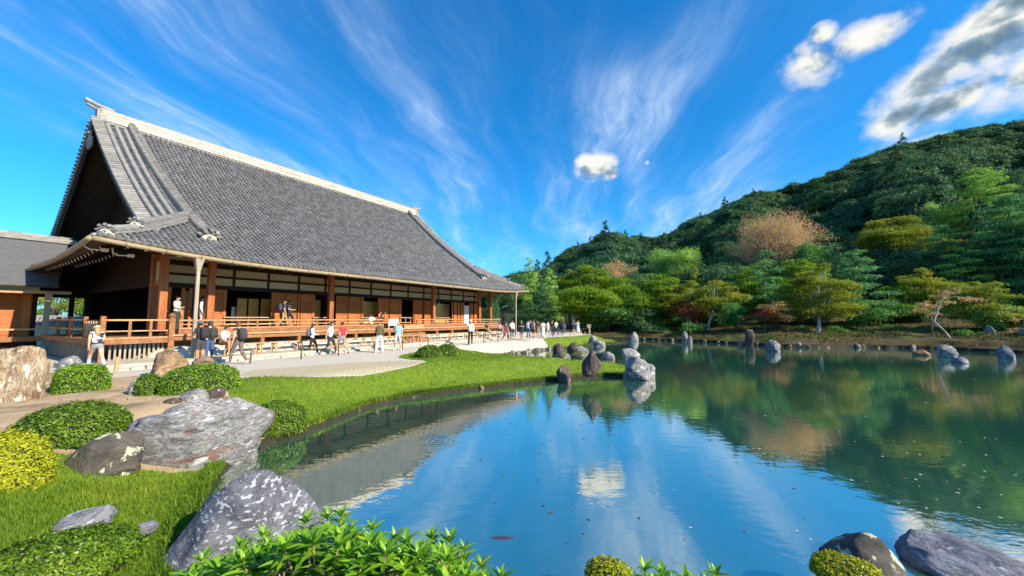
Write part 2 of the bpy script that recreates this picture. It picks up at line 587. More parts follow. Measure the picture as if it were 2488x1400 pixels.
def build_ground():
    xs = np.concatenate([np.arange(-62, -17, 0.75), np.arange(-17, 12, 0.2), np.arange(12, 46, 0.5), np.arange(46, 100, 1.5)])
    ys = np.concatenate([np.arange(-14, 1, 0.75), np.arange(1, 34, 0.2), np.arange(34, 62, 0.45), np.arange(62, 120, 1.5)])
    X, Y = np.meshgrid(xs, ys)
    P = np.stack([X.ravel(), Y.ravel()], 1)
    sd = poly_sd(P, POND)
    Z = ground_h(P, sd)
    V = np.column_stack([P, Z])
    nx, ny = len(xs), len(ys)
    I = np.arange(nx * ny).reshape(ny, nx)
    a, b, c, d = I[:-1, :-1].ravel(), I[:-1, 1:].ravel(), I[1:, 1:].ravel(), I[1:, :-1].ravel()
    T = np.vstack([np.column_stack([a, b, c]), np.column_stack([a, c, d])])

    def field(V, *polys):
        P = V[:, :2]
        f = np.full(len(P), 1e9)
        for p in polys:
            f = np.minimum(f, poly_sd(P, p))
        return f
    fl = np.maximum(field(V, LAWN1, LAWN2), -0.05 - poly_sd(V[:, :2], POND))
    V, lawn, rest = clip_field(V, T, fl)
    V, bank, rest = clip_field(V, rest, np.maximum(poly_sd(V[:, :2], POND) - 0.04, poly_sd(V[:, :2], POND) * 0 - 1))
    V, bed, rest = clip_field(V, rest, field(V, BED))
    V, path, rest = clip_field(V, rest, field(V, PATH))
    V, moss, rest = clip_field(V, rest, np.maximum(field(V, MOSS), -poly_sd(V[:, :2], POND) - 0.2))

    def sub(name, tris, mat, extra=None):
        u, inv = np.unique(tris, return_inverse=True)
        vv = V[u]
        ff = inv.reshape(-1, 3)
        if extra is not None:
            ev, ef = extra
            ff = np.vstack([ff, ef + len(vv)])
            vv = np.vstack([vv, ev])
        o = mesh_np(name, vv, ff, mat, smooth=True)
        return tag(o, kind='structure')
    x0, x1, y0, y1 = xs[0], xs[-1], ys[0], ys[-1]
    W = 4000.0
    ev = np.array([(-W, -W, 0), (W, -W, 0), (W, W, 0), (-W, W, 0), (x0, y0, 0), (x1, y0, 0), (x1, y1, 0), (x0, y1, 0)], float)
    ef = np.array([(0, 1, 5), (0, 5, 4), (1, 2, 6), (1, 6, 5), (2, 3, 7), (2, 7, 6), (3, 0, 4), (3, 4, 7)])
    M_dirt = pmat('garden_earth', (0.31, 0.225, 0.135), (0.46, 0.35, 0.22), 2.2, 0.95, 0.6, 22, c3=(0.22, 0.16, 0.10))
    M_lawn = pmat('lawn_turf', (0.10, 0.17, 0.010), (0.18, 0.27, 0.016), 3.0, 0.9, 0.8, 40, c3=(0.16, 0.22, 0.02))
    M_path = pmat('grey_gravel', (0.42, 0.39, 0.33), (0.62, 0.58, 0.495), 30.0, 0.95, 0.9, 60, c3=(0.45, 0.42, 0.37))
    M_bed = pmat('pale_gravel', (0.28, 0.23, 0.14), (0.66, 0.59, 0.42), 20.0, 0.95, 1.0, 26, detail=3, bdist=0.05)
    M_moss = pmat('mossy_bank', (0.034, 0.028, 0.010), (0.080, 0.056, 0.017), 1.3, 1.0, 0.9, 14, c3=(0.06, 0.10, 0.016))
    sub('ground', rest, M_dirt, (ev, ef))
    sub('pond_bank', bank, pmat('wet_bank_soil', (0.014, 0.013, 0.009), (0.036, 0.032, 0.018), 4.0, 0.9, 0.8, 20))
    ob = sub('gravel_bed', bed, M_bed)
    sub('gravel_path', path, M_path)
    sub('mossy_bank', moss, M_moss)
    lw = sub('lawn', lawn, M_lawn)
    return V, lawn


GV, GLAWN = build_ground()


def water_mat():
    m = bpy.data.materials.new('pond_water')
    m.use_nodes = True
    t = m.node_tree
    t.nodes.clear()
    k = NT(t)
    pos = k.n('ShaderNodeNewGeometry').outputs['Position']
    # the surface is calm; a breath of wind ruffles it in patches
    n1 = k.noise(k.vm('MULTIPLY', pos, (1.0, 1.6, 1.0)), 2.6, 3.0, 0.5)
    n2 = k.noise(k.vm('MULTIPLY', pos, (0.7, 2.2, 1.0)), 9.0, 2.0, 0.5)
    ruf = k.ss(k.noise(pos, 0.16, 2.0, 0.5), 0.42, 0.62)
    h = k.m('ADD', k.m('MULTIPLY', n1, 0.0026), k.m('MULTIPLY', k.m('MULTIPLY', n2, ruf), 0.0011))
    # ring waves where a fish rose
    c = at_z(1063, 1072, WATER_Z)
    dv = k.vm('SUBTRACT', pos, tuple(c))
    r = k.vm('LENGTH', dv, out=1)
    ring = k.m('MULTIPLY', k.m('SINE', k.m('MULTIPLY', r, 52.0)), k.m('MULTIPLY', k.ss(r, 0.75, 0.10), 0.0016))
    h = k.m('ADD', h, ring)
    bp = k.n('ShaderNodeBump', {'Strength': 1.0, 'Distance': 1.0, 'Height': h})
    murk = k.mix(k.ss(k.noise(pos, 0.12, 3.0, 0.5), 0.35, 0.65), (0.024, 0.108, 0.088), (0.034, 0.128, 0.104))
    dif = k.n('ShaderNodeBsdfDiffuse', {'Color': murk})
    gl = k.n('ShaderNodeBsdfGlossy', {'Color': (0.98, 0.95, 0.88, 1), 'Roughness': 0.035})
    t.links.new(bp.outputs[0], gl.inputs['Normal'])
    lw = k.n('ShaderNodeLayerWeight', {'Blend': 0.5})
    t.links.new(bp.outputs[0], lw.inputs['Normal'])
    fac = k.lin(lw.outputs['Facing'], 0.30, 0.95, 0.50, 0.86)
    mx = k.n('ShaderNodeMixShader', {0: fac, 1: dif.outputs[0], 2: gl.outputs[0]})
    o = k.n('ShaderNodeOutputMaterial')
    t.links.new(mx.outputs[0], o.inputs[0])
    return m


def build_water():
    xs = np.linspace(-8, 48, 57)
    ys = np.linspace(-1, 53, 55)
    X, Y = np.meshgrid(xs, ys)
    V = np.column_stack([X.ravel(), Y.ravel(), np.full(X.size, WATER_Z)])
    I = np.arange(X.size).reshape(len(ys), len(xs))
    F = np.column_stack([I[:-1, :-1].ravel(), I[:-1, 1:].ravel(), I[1:, 1:].ravel(), I[1:, :-1].ravel()])
    o = mesh_np('pond_water', V, F, water_mat())
    tag(o, kind='structure')


build_water()


def blades(P, N_, hmin, hmax, wid, lean=0.5):
    """grass blades: five vertices, three triangles each"""
    n = len(P)
    az = rng.uniform(0, 2 * pi, n)
    h = rng.uniform(hmin, hmax, n) * np.clip(rng.normal(1, 0.18, n), 0.5, 1.6)
    ln = rng.uniform(0.15, 1.0, n) * lean
    d = np.column_stack([np.cos(az), np.sin(az), np.zeros(n)])
    s = np.column_stack([-np.sin(az), np.cos(az), np.zeros(n)])
    tw = rng.uniform(-0.9, 0.9, n)[:, None]
    s = s * np.cos(tw) + d * np.sin(tw)
    w = (wid * rng.uniform(0.7, 1.3, n))[:, None]
    up = np.array([0, 0, 1.0])
    hh = h[:, None]
    mid = P + up * hh * 0.55 + d * (hh * 0.22 * ln[:, None])
    tip = P + up * hh * (1 - 0.25 * ln[:, None]) + d * (hh * 0.75 * ln[:, None])
    V = np.stack([P - s * w, P + s * w, mid + s * w * 0.75, mid - s * w * 0.75, tip], 1).reshape(-1, 3)
    b = (np.arange(n) * 5)[:, None]
    F = np.concatenate([b + np.array([0, 1, 2]), b + np.array([0, 2, 3]), b + np.array([3, 2, 4])], 1).reshape(-1, 3)
    return V, F


def sample_tris(V, T, dens):
    A, B, C = V[T[:, 0]], V[T[:, 1]], V[T[:, 2]]
    ar = 0.5 * np.linalg.norm(np.cross(B - A, C - A), axis=1)
    cen = (A + B + C) / 3
    cnt = rng.poisson(ar * dens(cen))
    idx = np.repeat(np.arange(len(T)), cnt)
    r1 = np.sqrt(rng.random(len(idx)))[:, None]
    r2 = rng.random(len(idx))[:, None]
    return (1 - r1) * A[idx] + r1 * (1 - r2) * B[idx] + r1 * r2 * C[idx]


def build_grass():
    def dens(c):
        r = np.hypot(c[:, 0], c[:, 1])
        front = c[:, 1] > 1.2
        vis = np.abs(c[:, 0]) < c[:, 1] * 1.5 + 0.6
        return np.where(front & vis, np.where(r < 8.2, 2600, np.where(r < 13, 900, np.where(r < 20, 520, np.where(r < 30, 210, 60)))), 0)
    P = sample_tris(GV, GLAWN, dens)
    r = np.hypot(P[:, 0], P[:, 1])
    near = (P[:, 0] < -3) & (P[:, 1] < 8.2) & (r < 9.5)
    V1, F1 = blades(P[near], None, 0.045, 0.115, 0.0028, 1.0)
    V2, F2 = blades(P[~near & (r < 20)], None, 0.035, 0.075, 0.0055, 0.8)
    V3, F3 = blades(P[~near & (r >= 20)], None, 0.05, 0.085, 0.012, 0.8)
    # longer grass hanging over the bank
    E = []
    for (a, b, n) in (((-5.0, 9.7), (6.3, 21.2), 9000), ((-2.3, 3.1), (-5.14, 7.0), 4500), ((0.2, 23.6), (11.0, 43.0), 5000)):
        ia, ib = (int(np.argmin(((POND - np.array(q)) ** 2).sum(1))) for q in (a, b))
        seg = POND[ia:ib + 1]
        s = rng.uniform(0, len(seg) - 1.001, n)
        i = s.astype(int)
        w = (s - i)[:, None]
        q = seg[i] * (1 - w) + seg[i + 1] * w
        d = seg[i + 1] - seg[i]
        nrm = np.column_stack([-d[:, 1], d[:, 0]]) / np.linalg.norm(d, axis=1)[:, None]
        q = q + nrm * rng.uniform(-0.10, 0.16, n)[:, None]
        E.append(np.column_stack([q, np.maximum(ground_h(q), -0.72)]))
    E = np.vstack(E)
    V4, F4 = blades(E, None, 0.06, 0.15, 0.006, 1.6)
    V = np.vstack([V1, V2, V3, V4])
    F = np.vstack([F1, F2 + len(V1), F3 + len(V1) + len(V2), F4 + len(V1) + len(V2) + len(V3)])
    M = leafmat('grass_blades', [(0.0, (0.05, 0.12, 0.008)), (0.45, (0.11, 0.215, 0.012)), (0.8, (0.22, 0.30, 0.02)), (0.93, (0.36, 0.38, 0.05)), (1.0, (0.42, 0.34, 0.12))], 0.6, 0.35, 0.9, 0.5)
    o = mesh_np('grass', V, F, M)
    tag(o, 'short green grass growing on the pond banks', 'grass', kind='stuff')


build_grass()
# ------------------------------------------------------------------ the temple hall
TH = radians(31.86)
HALL_O = Vector((-13.99, 17.10, 0.0))
HD = Vector((sin(TH), cos(TH), 0))          # along the front, t
HN = Vector((-cos(TH), sin(TH), 0))         # into the building, q
HROT = pi / 2 - TH
TL, TR, RQ = -3.21, 29.6, 13.82
TV_L, TV_R, TG_L, TG_R = -1.15, 26.55, 1.04, 24.4
TMID = 12.7


def hall_w(t, q, z):
    return HALL_O + HD * t + HN * q + Vector((0, 0, z))


def hall_tz(px, py, q):
    """(t, z) of the point seen at a pixel on the upright plane q"""
    d = px_dir(px, py)
    c = Vector((0, 0, CAM_Z)) - HALL_O
    s = (q - c.dot(HN)) / d.dot(HN)
    p = c + d * s
    return p.dot(HD), p.z


def zprof(s):
    return 4.66 + 0.52 * s + 0.01433 * s * s


def lift(dt, dq):
    return 0.40 * max(0.0, 1 - max(dt, 0) / 8.0) ** 2.2 * max(0.0, 1 - max(dq, 0) / 8.0) ** 2.2


def z_front(t, q):
    dt = min(t - TL, TR - t)
    return zprof(q) + lift(dt, q)


def z_skirt(s, q):
    dq = min(q, 2 * RQ - q)
    return zprof(s) + lift(s, dq)


W_ROT = -HROT
M_TILE = pmat('roof_tile_clay', (0.046, 0.050, 0.060), (0.118, 0.122, 0.136), 2.2, 0.5, 0.25, 30, spec=0.35, island=0.3)
M_TILE1 = pmat('roof_tile_piece', (0.11, 0.11, 0.112), (0.22, 0.215, 0.21), 3.0, 0.42, 0.25, 30, spec=0.5, rand=0.15)
M_RIDGE = pmat('ridge_tile_clay', (0.15, 0.148, 0.15), (0.29, 0.285, 0.28), 3.0, 0.6, 0.3, 20, island=0.22, stretch=(1, 1, 3))
M_NOSHI = pmat('sunlit_ridge_courses', (0.34, 0.32, 0.28), (0.54, 0.51, 0.45), 3.0, 0.6, 0.3, 20, island=0.25, stretch=(1, 1, 3))  # ridge tile grey raised to cream: direct sun put into the colour
M_SLAB = pmat('roof_boarding', (0.05, 0.035, 0.025), (0.09, 0.06, 0.04), 3.0, 0.85, 0.3)
M_SHIKKUI = pmat('white_plaster', (0.52, 0.47, 0.38), (0.62, 0.575, 0.49), 2.0, 0.9, 0.1)
M_KOKABE = pmat('cream_plaster', (0.46, 0.375, 0.235), (0.54, 0.455, 0.305), 1.4, 0.92, 0.08)
M_WOOD = pmat('red_brown_wood', (0.30, 0.085, 0.02), (0.46, 0.15, 0.035), 3.0, 0.6, 0.3, 14, stretch=(0.6, 0.6, 5.0), rotz=W_ROT, rand=0.16, spec=0.35)
M_SLAT = pmat('shutter_wood', (0.32, 0.080, 0.013), (0.46, 0.145, 0.028), 2.0, 0.6, 0.3, 14, stretch=(1, 1, 6.0), rand=0.14, spec=0.35)
M_COL = pmat('column_wood', (0.23, 0.065, 0.022), (0.38, 0.135, 0.045), 2.0, 0.6, 0.3, 18, stretch=(5, 5, 0.6), rand=0.1)
M_DARK = pmat('dark_shaded_wood', (0.020, 0.012, 0.009), (0.042, 0.023, 0.016), 3.0, 0.8, 0.3, 14, stretch=(1, 1, 4), spec=0.12)  # dark wood; the black of eave and gallery shade is put into it
M_DECK = pmat('deck_wood', (0.19, 0.075, 0.030), (0.36, 0.17, 0.075), 2.4, 0.7, 0.35, 16, stretch=(0.6, 4, 4), rotz=W_ROT, c3=(0.20, 0.085, 0.04))  # darker than the rails: weak light on upright boards put into the colour
M_RAIL = pmat('weathered_rail_wood', (0.32, 0.175, 0.085), (0.52, 0.34, 0.19), 2.4, 0.75, 0.3, 16, stretch=(0.8, 4, 4), rotz=W_ROT)  # weathered, and kept paler to carry the brightly lit tops
M_GUT = pmat('gutter_copper', (0.22, 0.17, 0.10), (0.32, 0.26, 0.16), 1.2, 0.6, 0.1, 9, c3=(0.24, 0.20, 0.12))
M_POST = pmat('grey_post_wood', (0.24, 0.20, 0.155), (0.40, 0.35, 0.28), 2.0, 0.85, 0.4, 20, stretch=(6, 6, 0.5))
M_GOLD = pmat('gilded_panel', (0.40, 0.24, 0.055), (0.58, 0.38, 0.10), 0.9, 0.5, 0.05, c3=(0.16, 0.09, 0.03), spec=0.5)
M_PAPER = pmat('white_paper', (0.70, 0.69, 0.64), (0.80, 0.79, 0.74), 2.0, 0.9)
M_STONE = pmat('pale_stone', (0.34, 0.31, 0.255), (0.50, 0.46, 0.38), 3.0, 0.92, 0.5, 20, c3=(0.36, 0.34, 0.30))
M_RED = pmat('red_cloth', (0.42, 0.05, 0.03), (0.55, 0.08, 0.05), 4.0, 0.9)
M_IRON = pmat('dark_iron', (0.03, 0.03, 0.03), (0.06, 0.06, 0.055), 5.0, 0.55)
M_WHITE = pmat('white_paint', (0.72, 0.70, 0.66), (0.80, 0.78, 0.74), 5.0, 0.6)

hall = empty('temple_hall', HALL_O, HROT)
tag(hall, 'long wooden temple hall with sweeping grey tiled hip-and-gable roof', 'temple')


class TileStrip:
    """cover tiles (half rounds, each lapping the next) and flat pans along one run of the roof"""
    def __init__(self):
        self.V, self.F = [], []
        self.n = 0

    def run(self, pos, across, s0, s1, step=0.265, r=0.078, pan=0.255, start=0):
        if s1 - s0 < 0.08:
            return
        m = max(1, int(round((s1 - s0) / step)))
        st = (s1 - s0) / m
        A = Vector(across)
        ang = [pi * j / 4 for j in range(5)]
        for j in range(start, m):
            a, b = s0 + j * st, min(s1, s0 + (j + 1.12) * st)
            p, q = Vector(pos(a)), Vector(pos(b))
            d = (q - p).normalized()
            nn = A.cross(d)
            if nn.z < 0:
                nn = -nn
            jr = random.uniform(0.94, 1.06)
            jh = random.uniform(-0.006, 0.006)
            r0, r1 = r * 1.16 * jr, r * 0.80
            ring0 = [p + A * (cos(x) * r0) + nn * (sin(x) * r0 * 1.1 + 0.022 + jh) for x in ang]
            ring1 = [q + A * (cos(x) * r1) + nn * (sin(x) * r1 * 1.05 - 0.004) for x in ang]
            h = pan / 2
            pv = [p + A * (pan - r * 0.9) + nn * 0.020, p + A * (r * 0.9) + nn * 0.020, q + A * (r * 0.9) - nn * 0.030, q + A * (pan - r * 0.9) - nn * 0.030,
                  p + A * (pan - r * 0.9) - nn * 0.035, p + A * (r * 0.9) - nn * 0.035]
            c = self.n
            self.V += ring0 + ring1 + pv
            F = self.F
            for e in range(4):
                F.append((c + e, c + e + 1, c + 6 + e))
                F.append((c + e, c + 6 + e, c + 5 + e))
            F += [(c, c + 2, c + 1), (c, c + 4, c + 2), (c + 2, c + 4, c + 3)]
            g = c + 10
            F += [(g, g + 1, g + 2), (g, g + 2, g + 3), (g + 4, g + 5, g + 1), (g + 4, g + 1, g)]
            self.n += 16

    def build(self, name, mat, parent):
        return mesh_np(name, np.array([tuple(v) for v in self.V]), np.array(self.F), mat, parent)


def tk_l(q):
    return 1.15 - 0.045 * q


def build_roof():
    # boarding under the tiles, top and underside; it is the part that carries all tile work
    mb = MB()

    def sheet(pts_fn, nu, nv, off):
        vs = [pts_fn(i / nu, j / nv, off) for i in range(nu + 1) for j in range(nv + 1)]
        fs = []
        for i in range(nu):
            for j in range(nv):
                a = i * (nv + 1) + j
                fs.append((a, a + 1, a + nv + 2, a + nv + 1))
        mb.add(vs, fs)

    def qmax(t):
        if t < TV_L:
            return t - TL
        if t > TV_R:
            return TR - t
        return RQ

    def front(a, b, off, back=False, t0=TL, t1=TR):
        t = t0 + (t1 - t0) * a
        q = qmax(t) * b
        z = z_front(t, q) + off
        return (t, (2 * RQ - q) if back else q, z)
    E = 1e-3
    for back in (False, True):
        for off in (-0.03, -0.24):
            for (a, b, n) in ((TL, TV_L - E, 8), (TV_L, TV_R, 60), (TV_R + E, TR, 8)):
                sheet(lambda u, v, o: front(u, v, o, back, a, b), n, 24, off)
        # eave edge board
        for i in range(80):
            ta, tb = TL + (TR - TL) * i / 80, TL + (TR - TL) * (i + 1) / 80
            y = 2 * RQ + 0.001 if back else -0.001
            mb.add([(ta, y, z_front(ta, 0) - 0.03), (tb, y, z_front(tb, 0) - 0.03), (tb, y, z_front(tb, 0) - 0.24), (ta, y, z_front(ta, 0) - 0.24)], [(0, 1, 2, 3)])
    for side in (0, 1):
        smax = (TG_L - TL) if side == 0 else (TR - TG_R)

        def skirt(a, b, off):
            q = 2 * RQ * a
            s = min(smax, q, 2 * RQ - q) * b
            return ((TL + s) if side == 0 else (TR - s), q, z_skirt(s, q) + off - 0.004)
        for off in (-0.03, -0.24):
            sheet(skirt, 56, 10, off)
        for i in range(60):
            qa, qb = 2 * RQ * i / 60, 2 * RQ * (i + 1) / 60
            x = TL - 0.001 if side == 0 else TR + 0.001
            mb.add([(x, qa, z_skirt(0, qa) - 0.03), (x, qb, z_skirt(0, qb) - 0.03), (x, qb, z_skirt(0, qb) - 0.24), (x, qa, z_skirt(0, qa) - 0.24)], [(0, 1, 2, 3)])
    # verge undersides close the slab edge
    for tv in (TV_L, TV_R):
        for j in range(40):
            qa, qb = RQ * 2 * j / 40, RQ * 2 * (j + 1) / 40
            za = z_front(tv, min(qa, 2 * RQ - qa))
            zb = z_front(tv, min(qb, 2 * RQ - qb))
            mb.add([(tv, qa, za - 0.03), (tv, qb, zb - 0.03), (tv, qb, zb - 0.24), (tv, qa, za - 0.24)], [(0, 1, 2, 3)])
    roof = mb.build('roof', M_SLAB, hall)

    PAN = 0.255
    ts = TileStrip()
    ncol = int((TR - TL - 0.2) / PAN)
    tcols = [TL + 0.14 + i * PAN for i in range(ncol)]
    # one tile modelled for the pieces that show largest: first tile behind the eave and the round eave tile
    em = MB()
    em.tube([(0, -0.03, 0), (0, 0.30, 0)], [0.088, 0.074], 10)
    em.tube([(0, -0.045, 0), (0, -0.02, 0)], [0.094, 0.094], 12)
    em.tube([(0, -0.062, 0), (0, -0.04, 0)], [0.055, 0.060], 10)
    em.box(0.06, PAN - 0.06, -0.02, 0.25, -0.055, -0.025)
    eave0 = em.build('eave_tile', M_TILE1, roof, smooth=False)
    tm = MB()
    seg = 6
    for (y0, y1, r0, r1) in ((0, 0.30, 0.088, 0.068),):
        vs = []
        for (y, r) in ((y0, r0), (y1, r1)):
            vs += [(cos(pi * j / seg) * r, y, sin(pi * j / seg) * r) for j in range(seg + 1)]
        fs = [(j, j + 1, seg + 2 + j, seg + 1 + j) for j in range(seg)]
        fs.append(tuple(range(seg + 1))[::-1])
        tm.add(vs, fs)
    tile0 = tm.build('tile', M_TILE1, roof, smooth=False)
    first = True
    for t in tcols:
        qm = qmax(t)
        slope = math.atan(0.52)
        for (src, q, dz) in ((eave0, 0.0, 0.045), (tile0, 0.29, 0.02)):
            if q > qm - 0.1:
                continue
            o = src if first else src.copy()
            if not first:
                col.objects.link(o)
            o.location = (t, q, z_front(t, q) + dz)
            dq = 0.25
            o.rotation_euler = (math.atan2(z_front(t, q + dq) - z_front(t, q), dq), 0, 0)
        first = False
        # kept clear between verge and descending ridge, where the big rolls lie
        start_gap = t - TL if (TV_L - 0.1 < t < 0.42) else (TR - t if (24.98 < t < TV_R + 0.1) else 1e9)
        q1 = min(qm, RQ - 0.30, start_gap)
        ts.run(lambda s: (t, s, z_front(t, s)), (1, 0, 0), 0.56, q1, 0.265, 0.078, PAN)
    # left skirt (the side that faces the viewer)
    q = 0.3
    nleft = 0
    while q < 2 * RQ - 0.3:
        sm = min(TG_L - TL, q, 2 * RQ - q)
        if q < 11.5:
            o = eave0.copy()
            col.objects.link(o)
            o.location = (TL, q, z_skirt(0, q) + 0.045)
            o.rotation_euler = (math.atan(0.50), 0, -pi / 2)
            o.rotation_mode = 'XYZ'
        ts.run(lambda s: (TL + s, q, z_skirt(s, q)), (0, -1, 0), 0.28 if q < 11.5 else 0.0, sm, 0.265, 0.078, PAN)
        q += PAN
    o = ts.build('roof_tiles', M_TILE, roof)
    tag(o, kind='stuff')

    # big rolls between the verge and the descending ridge
    for side in (0, 1):
        for base in (-0.55, -0.14, 0.27):
            r_ = MB()
            pts = []
            n = 40
            for j in range(n + 1):
                tt = base
                q0 = (tt - TL) + 0.15
                q = q0 + (RQ - 0.45 - q0) * j / n
                tl = tt - 0.012 * (q - 7)
                z = zprof(q) + 0.03
                pts.append((tl if side == 0 else 2 * TMID - tl, q, z))
            r_.tube(pts, 0.12, 10)
            r_.build('roll_tile', M_RIDGE, roof, smooth=True)
    # flat tiles under the rolls
    for side in (0, 1):
        vp = MB()
        for j in range(50):
            qa, qb = 2.2 + (RQ - 2.5) * j / 50, 2.2 + (RQ - 2.5) * (j + 1.1) / 50
            ta, tb = max(TV_L + 0.3, TL + 0.0), min(0.62, qa + TL - 0.1)
            if tb - ta < 0.1:
                continue
            xa, xb = (ta, tb) if side == 0 else (2 * TMID - tb, 2 * TMID - ta)
            vp.add([(xa, qa, zprof(qa) + 0.03), (xb, qa, zprof(qa) + 0.03), (xb, qb, zprof(qb) - 0.005), (xa, qb, zprof(qb) - 0.005)], [(0, 1, 2, 3)])
        tag(vp.build('flat_tiles', M_TILE, roof), kind='stuff')
    # verge tiles: short half rounds lying across, one above the other
    vt = MB()
    for side in (0, 1):
        for sl in (0, 1):
            q = 2.15 if sl == 0 else 2.4
            while q < RQ - 0.15:
                z = zprof(q) + 0.05
                x0, x1 = (TV_L - 0.16, TV_L + 0.36)
                if side:
                    x0, x1 = 2 * TMID - x0, 2 * TMID - x1
                y = q if sl == 0 else 2 * RQ - q
                if side == 0 or sl == 0:
                    vt.tube([(x0, y, z - 0.05), (x1, y, z + 0.05)], [0.095, 0.085], 8)
                q += 0.235
    tag(vt.build('verge_tiles', M_RIDGE, roof, smooth=False), kind='stuff')
    return roof


roof = build_roof()


def sweep(pts, prof, mb, mi=0, close=True, up=Vector((0, 0, 1))):
    """sweeps a closed 2-D profile (side, up) along points, keeping it upright"""
    n = len(prof)
    b = len(mb.v)
    pts = [Vector(p) for p in pts]
    for i, p in enumerate(pts):
        d = (pts[min(i + 1, len(pts) - 1)] - pts[max(i - 1, 0)]).normalized()
        s = d.cross(up).normalized()
        u = s.cross(d).normalized()
        for (a, h) in prof:
            mb.v.append(tuple(p + s * a + u * h))
    for i in range(len(pts) - 1):
        for j in range(n):
            k = (j + 1) % n
            mb.f.append((b + i * n + j, b + i * n + k, b + (i + 1) * n + k, b + (i + 1) * n + j))
            mb.m.append(mi)
    mb.f.append(tuple(b + j for j in range(n))[::-1])
    mb.m.append(mi)
    mb.f.append(tuple(b + (len(pts) - 1) * n + j for j in range(n)))
    mb.m.append(mi)


def course_prof(w, h, n):
    """profile of a ridge built of n stacked courses with small steps"""
    L, Rr = [], []
    for i in range(n):
        ww = w * (1.0 - 0.10 * i / n) * (1.0 if i % 2 == 0 else 0.88) / 2
        L.append((-ww, h * i / n))
        L.append((-ww, h * (i + 1) / n - 0.004))
        Rr.append((ww, h * i / n))
        Rr.append((ww, h * (i + 1) / n - 0.004))
    return L + Rr[::-1]


def round_cap(r, z, n=6):
    return [(r * cos(pi - pi * j / n), z + r * sin(pi - pi * j / n)) for j in range(n + 1)]


def ridge_end(parent, at, out, s=1.0, name='ridge_end_ornament', discs=3, plate=True):
    """ogre-tile end: white plaster cheek, moulded crest, round end tiles pointing outward"""
    at, out = Vector(at), Vector(out).normalized()
    side = out.cross(Vector((0, 0, 1))).normalized()
    up = side.cross(out).normalized()
    mb = MB()

    def P(a, b, c):
        return at + side * a * s + up * b * s + out * c * s
    # stepped body
    prof = [(-0.36, 0), (-0.30, 0.20), (-0.16, 0.30), (0, 0.35), (0.16, 0.30), (0.30, 0.20), (0.36, 0)]
    f0 = [P(a, b, 0.02) for a, b in prof]
    f1 = [P(a, b, -0.30) for a, b in prof]
    n = len(prof)
    mb.add(f0 + f1, [tuple(range(n)), tuple(range(n, 2 * n))[::-1]] + [(i, i + n, (i + 1) % n + n, (i + 1) % n) for i in range(n)], 1)
    for k in range(2):
        e = 0.05 + 0.06 * k
        prof2 = [(-0.40 - e, 0.16 + e), (-0.20, 0.29 + e), (0, 0.36 + e), (0.20, 0.29 + e), (0.40 + e, 0.16 + e)]
        for i in range(4):
            mb.bar(P(*prof2[i], -0.06), P(*prof2[i + 1], -0.06), 0.26 * s, 0.045 * s, 0, up=up)
    mb.tube([P(0, 0.15, -0.02), P(0, 0.15, 0.07)], [0.105 * s, 0.10 * s], 12, 0)
    spots = [(-0.27, 0.47), (0.0, 0.56), (0.27, 0.47)][:discs] if discs == 3 else [(0.0, 0.5)]
    for (a, b) in spots:
        mb.tube([P(a, b, -0.40), P(a, b + 0.03, 0.16)], [0.085 * s, 0.10 * s], 12, 0)
    return mb.build(name, [M_RIDGE, M_SHIKKUI], parent)


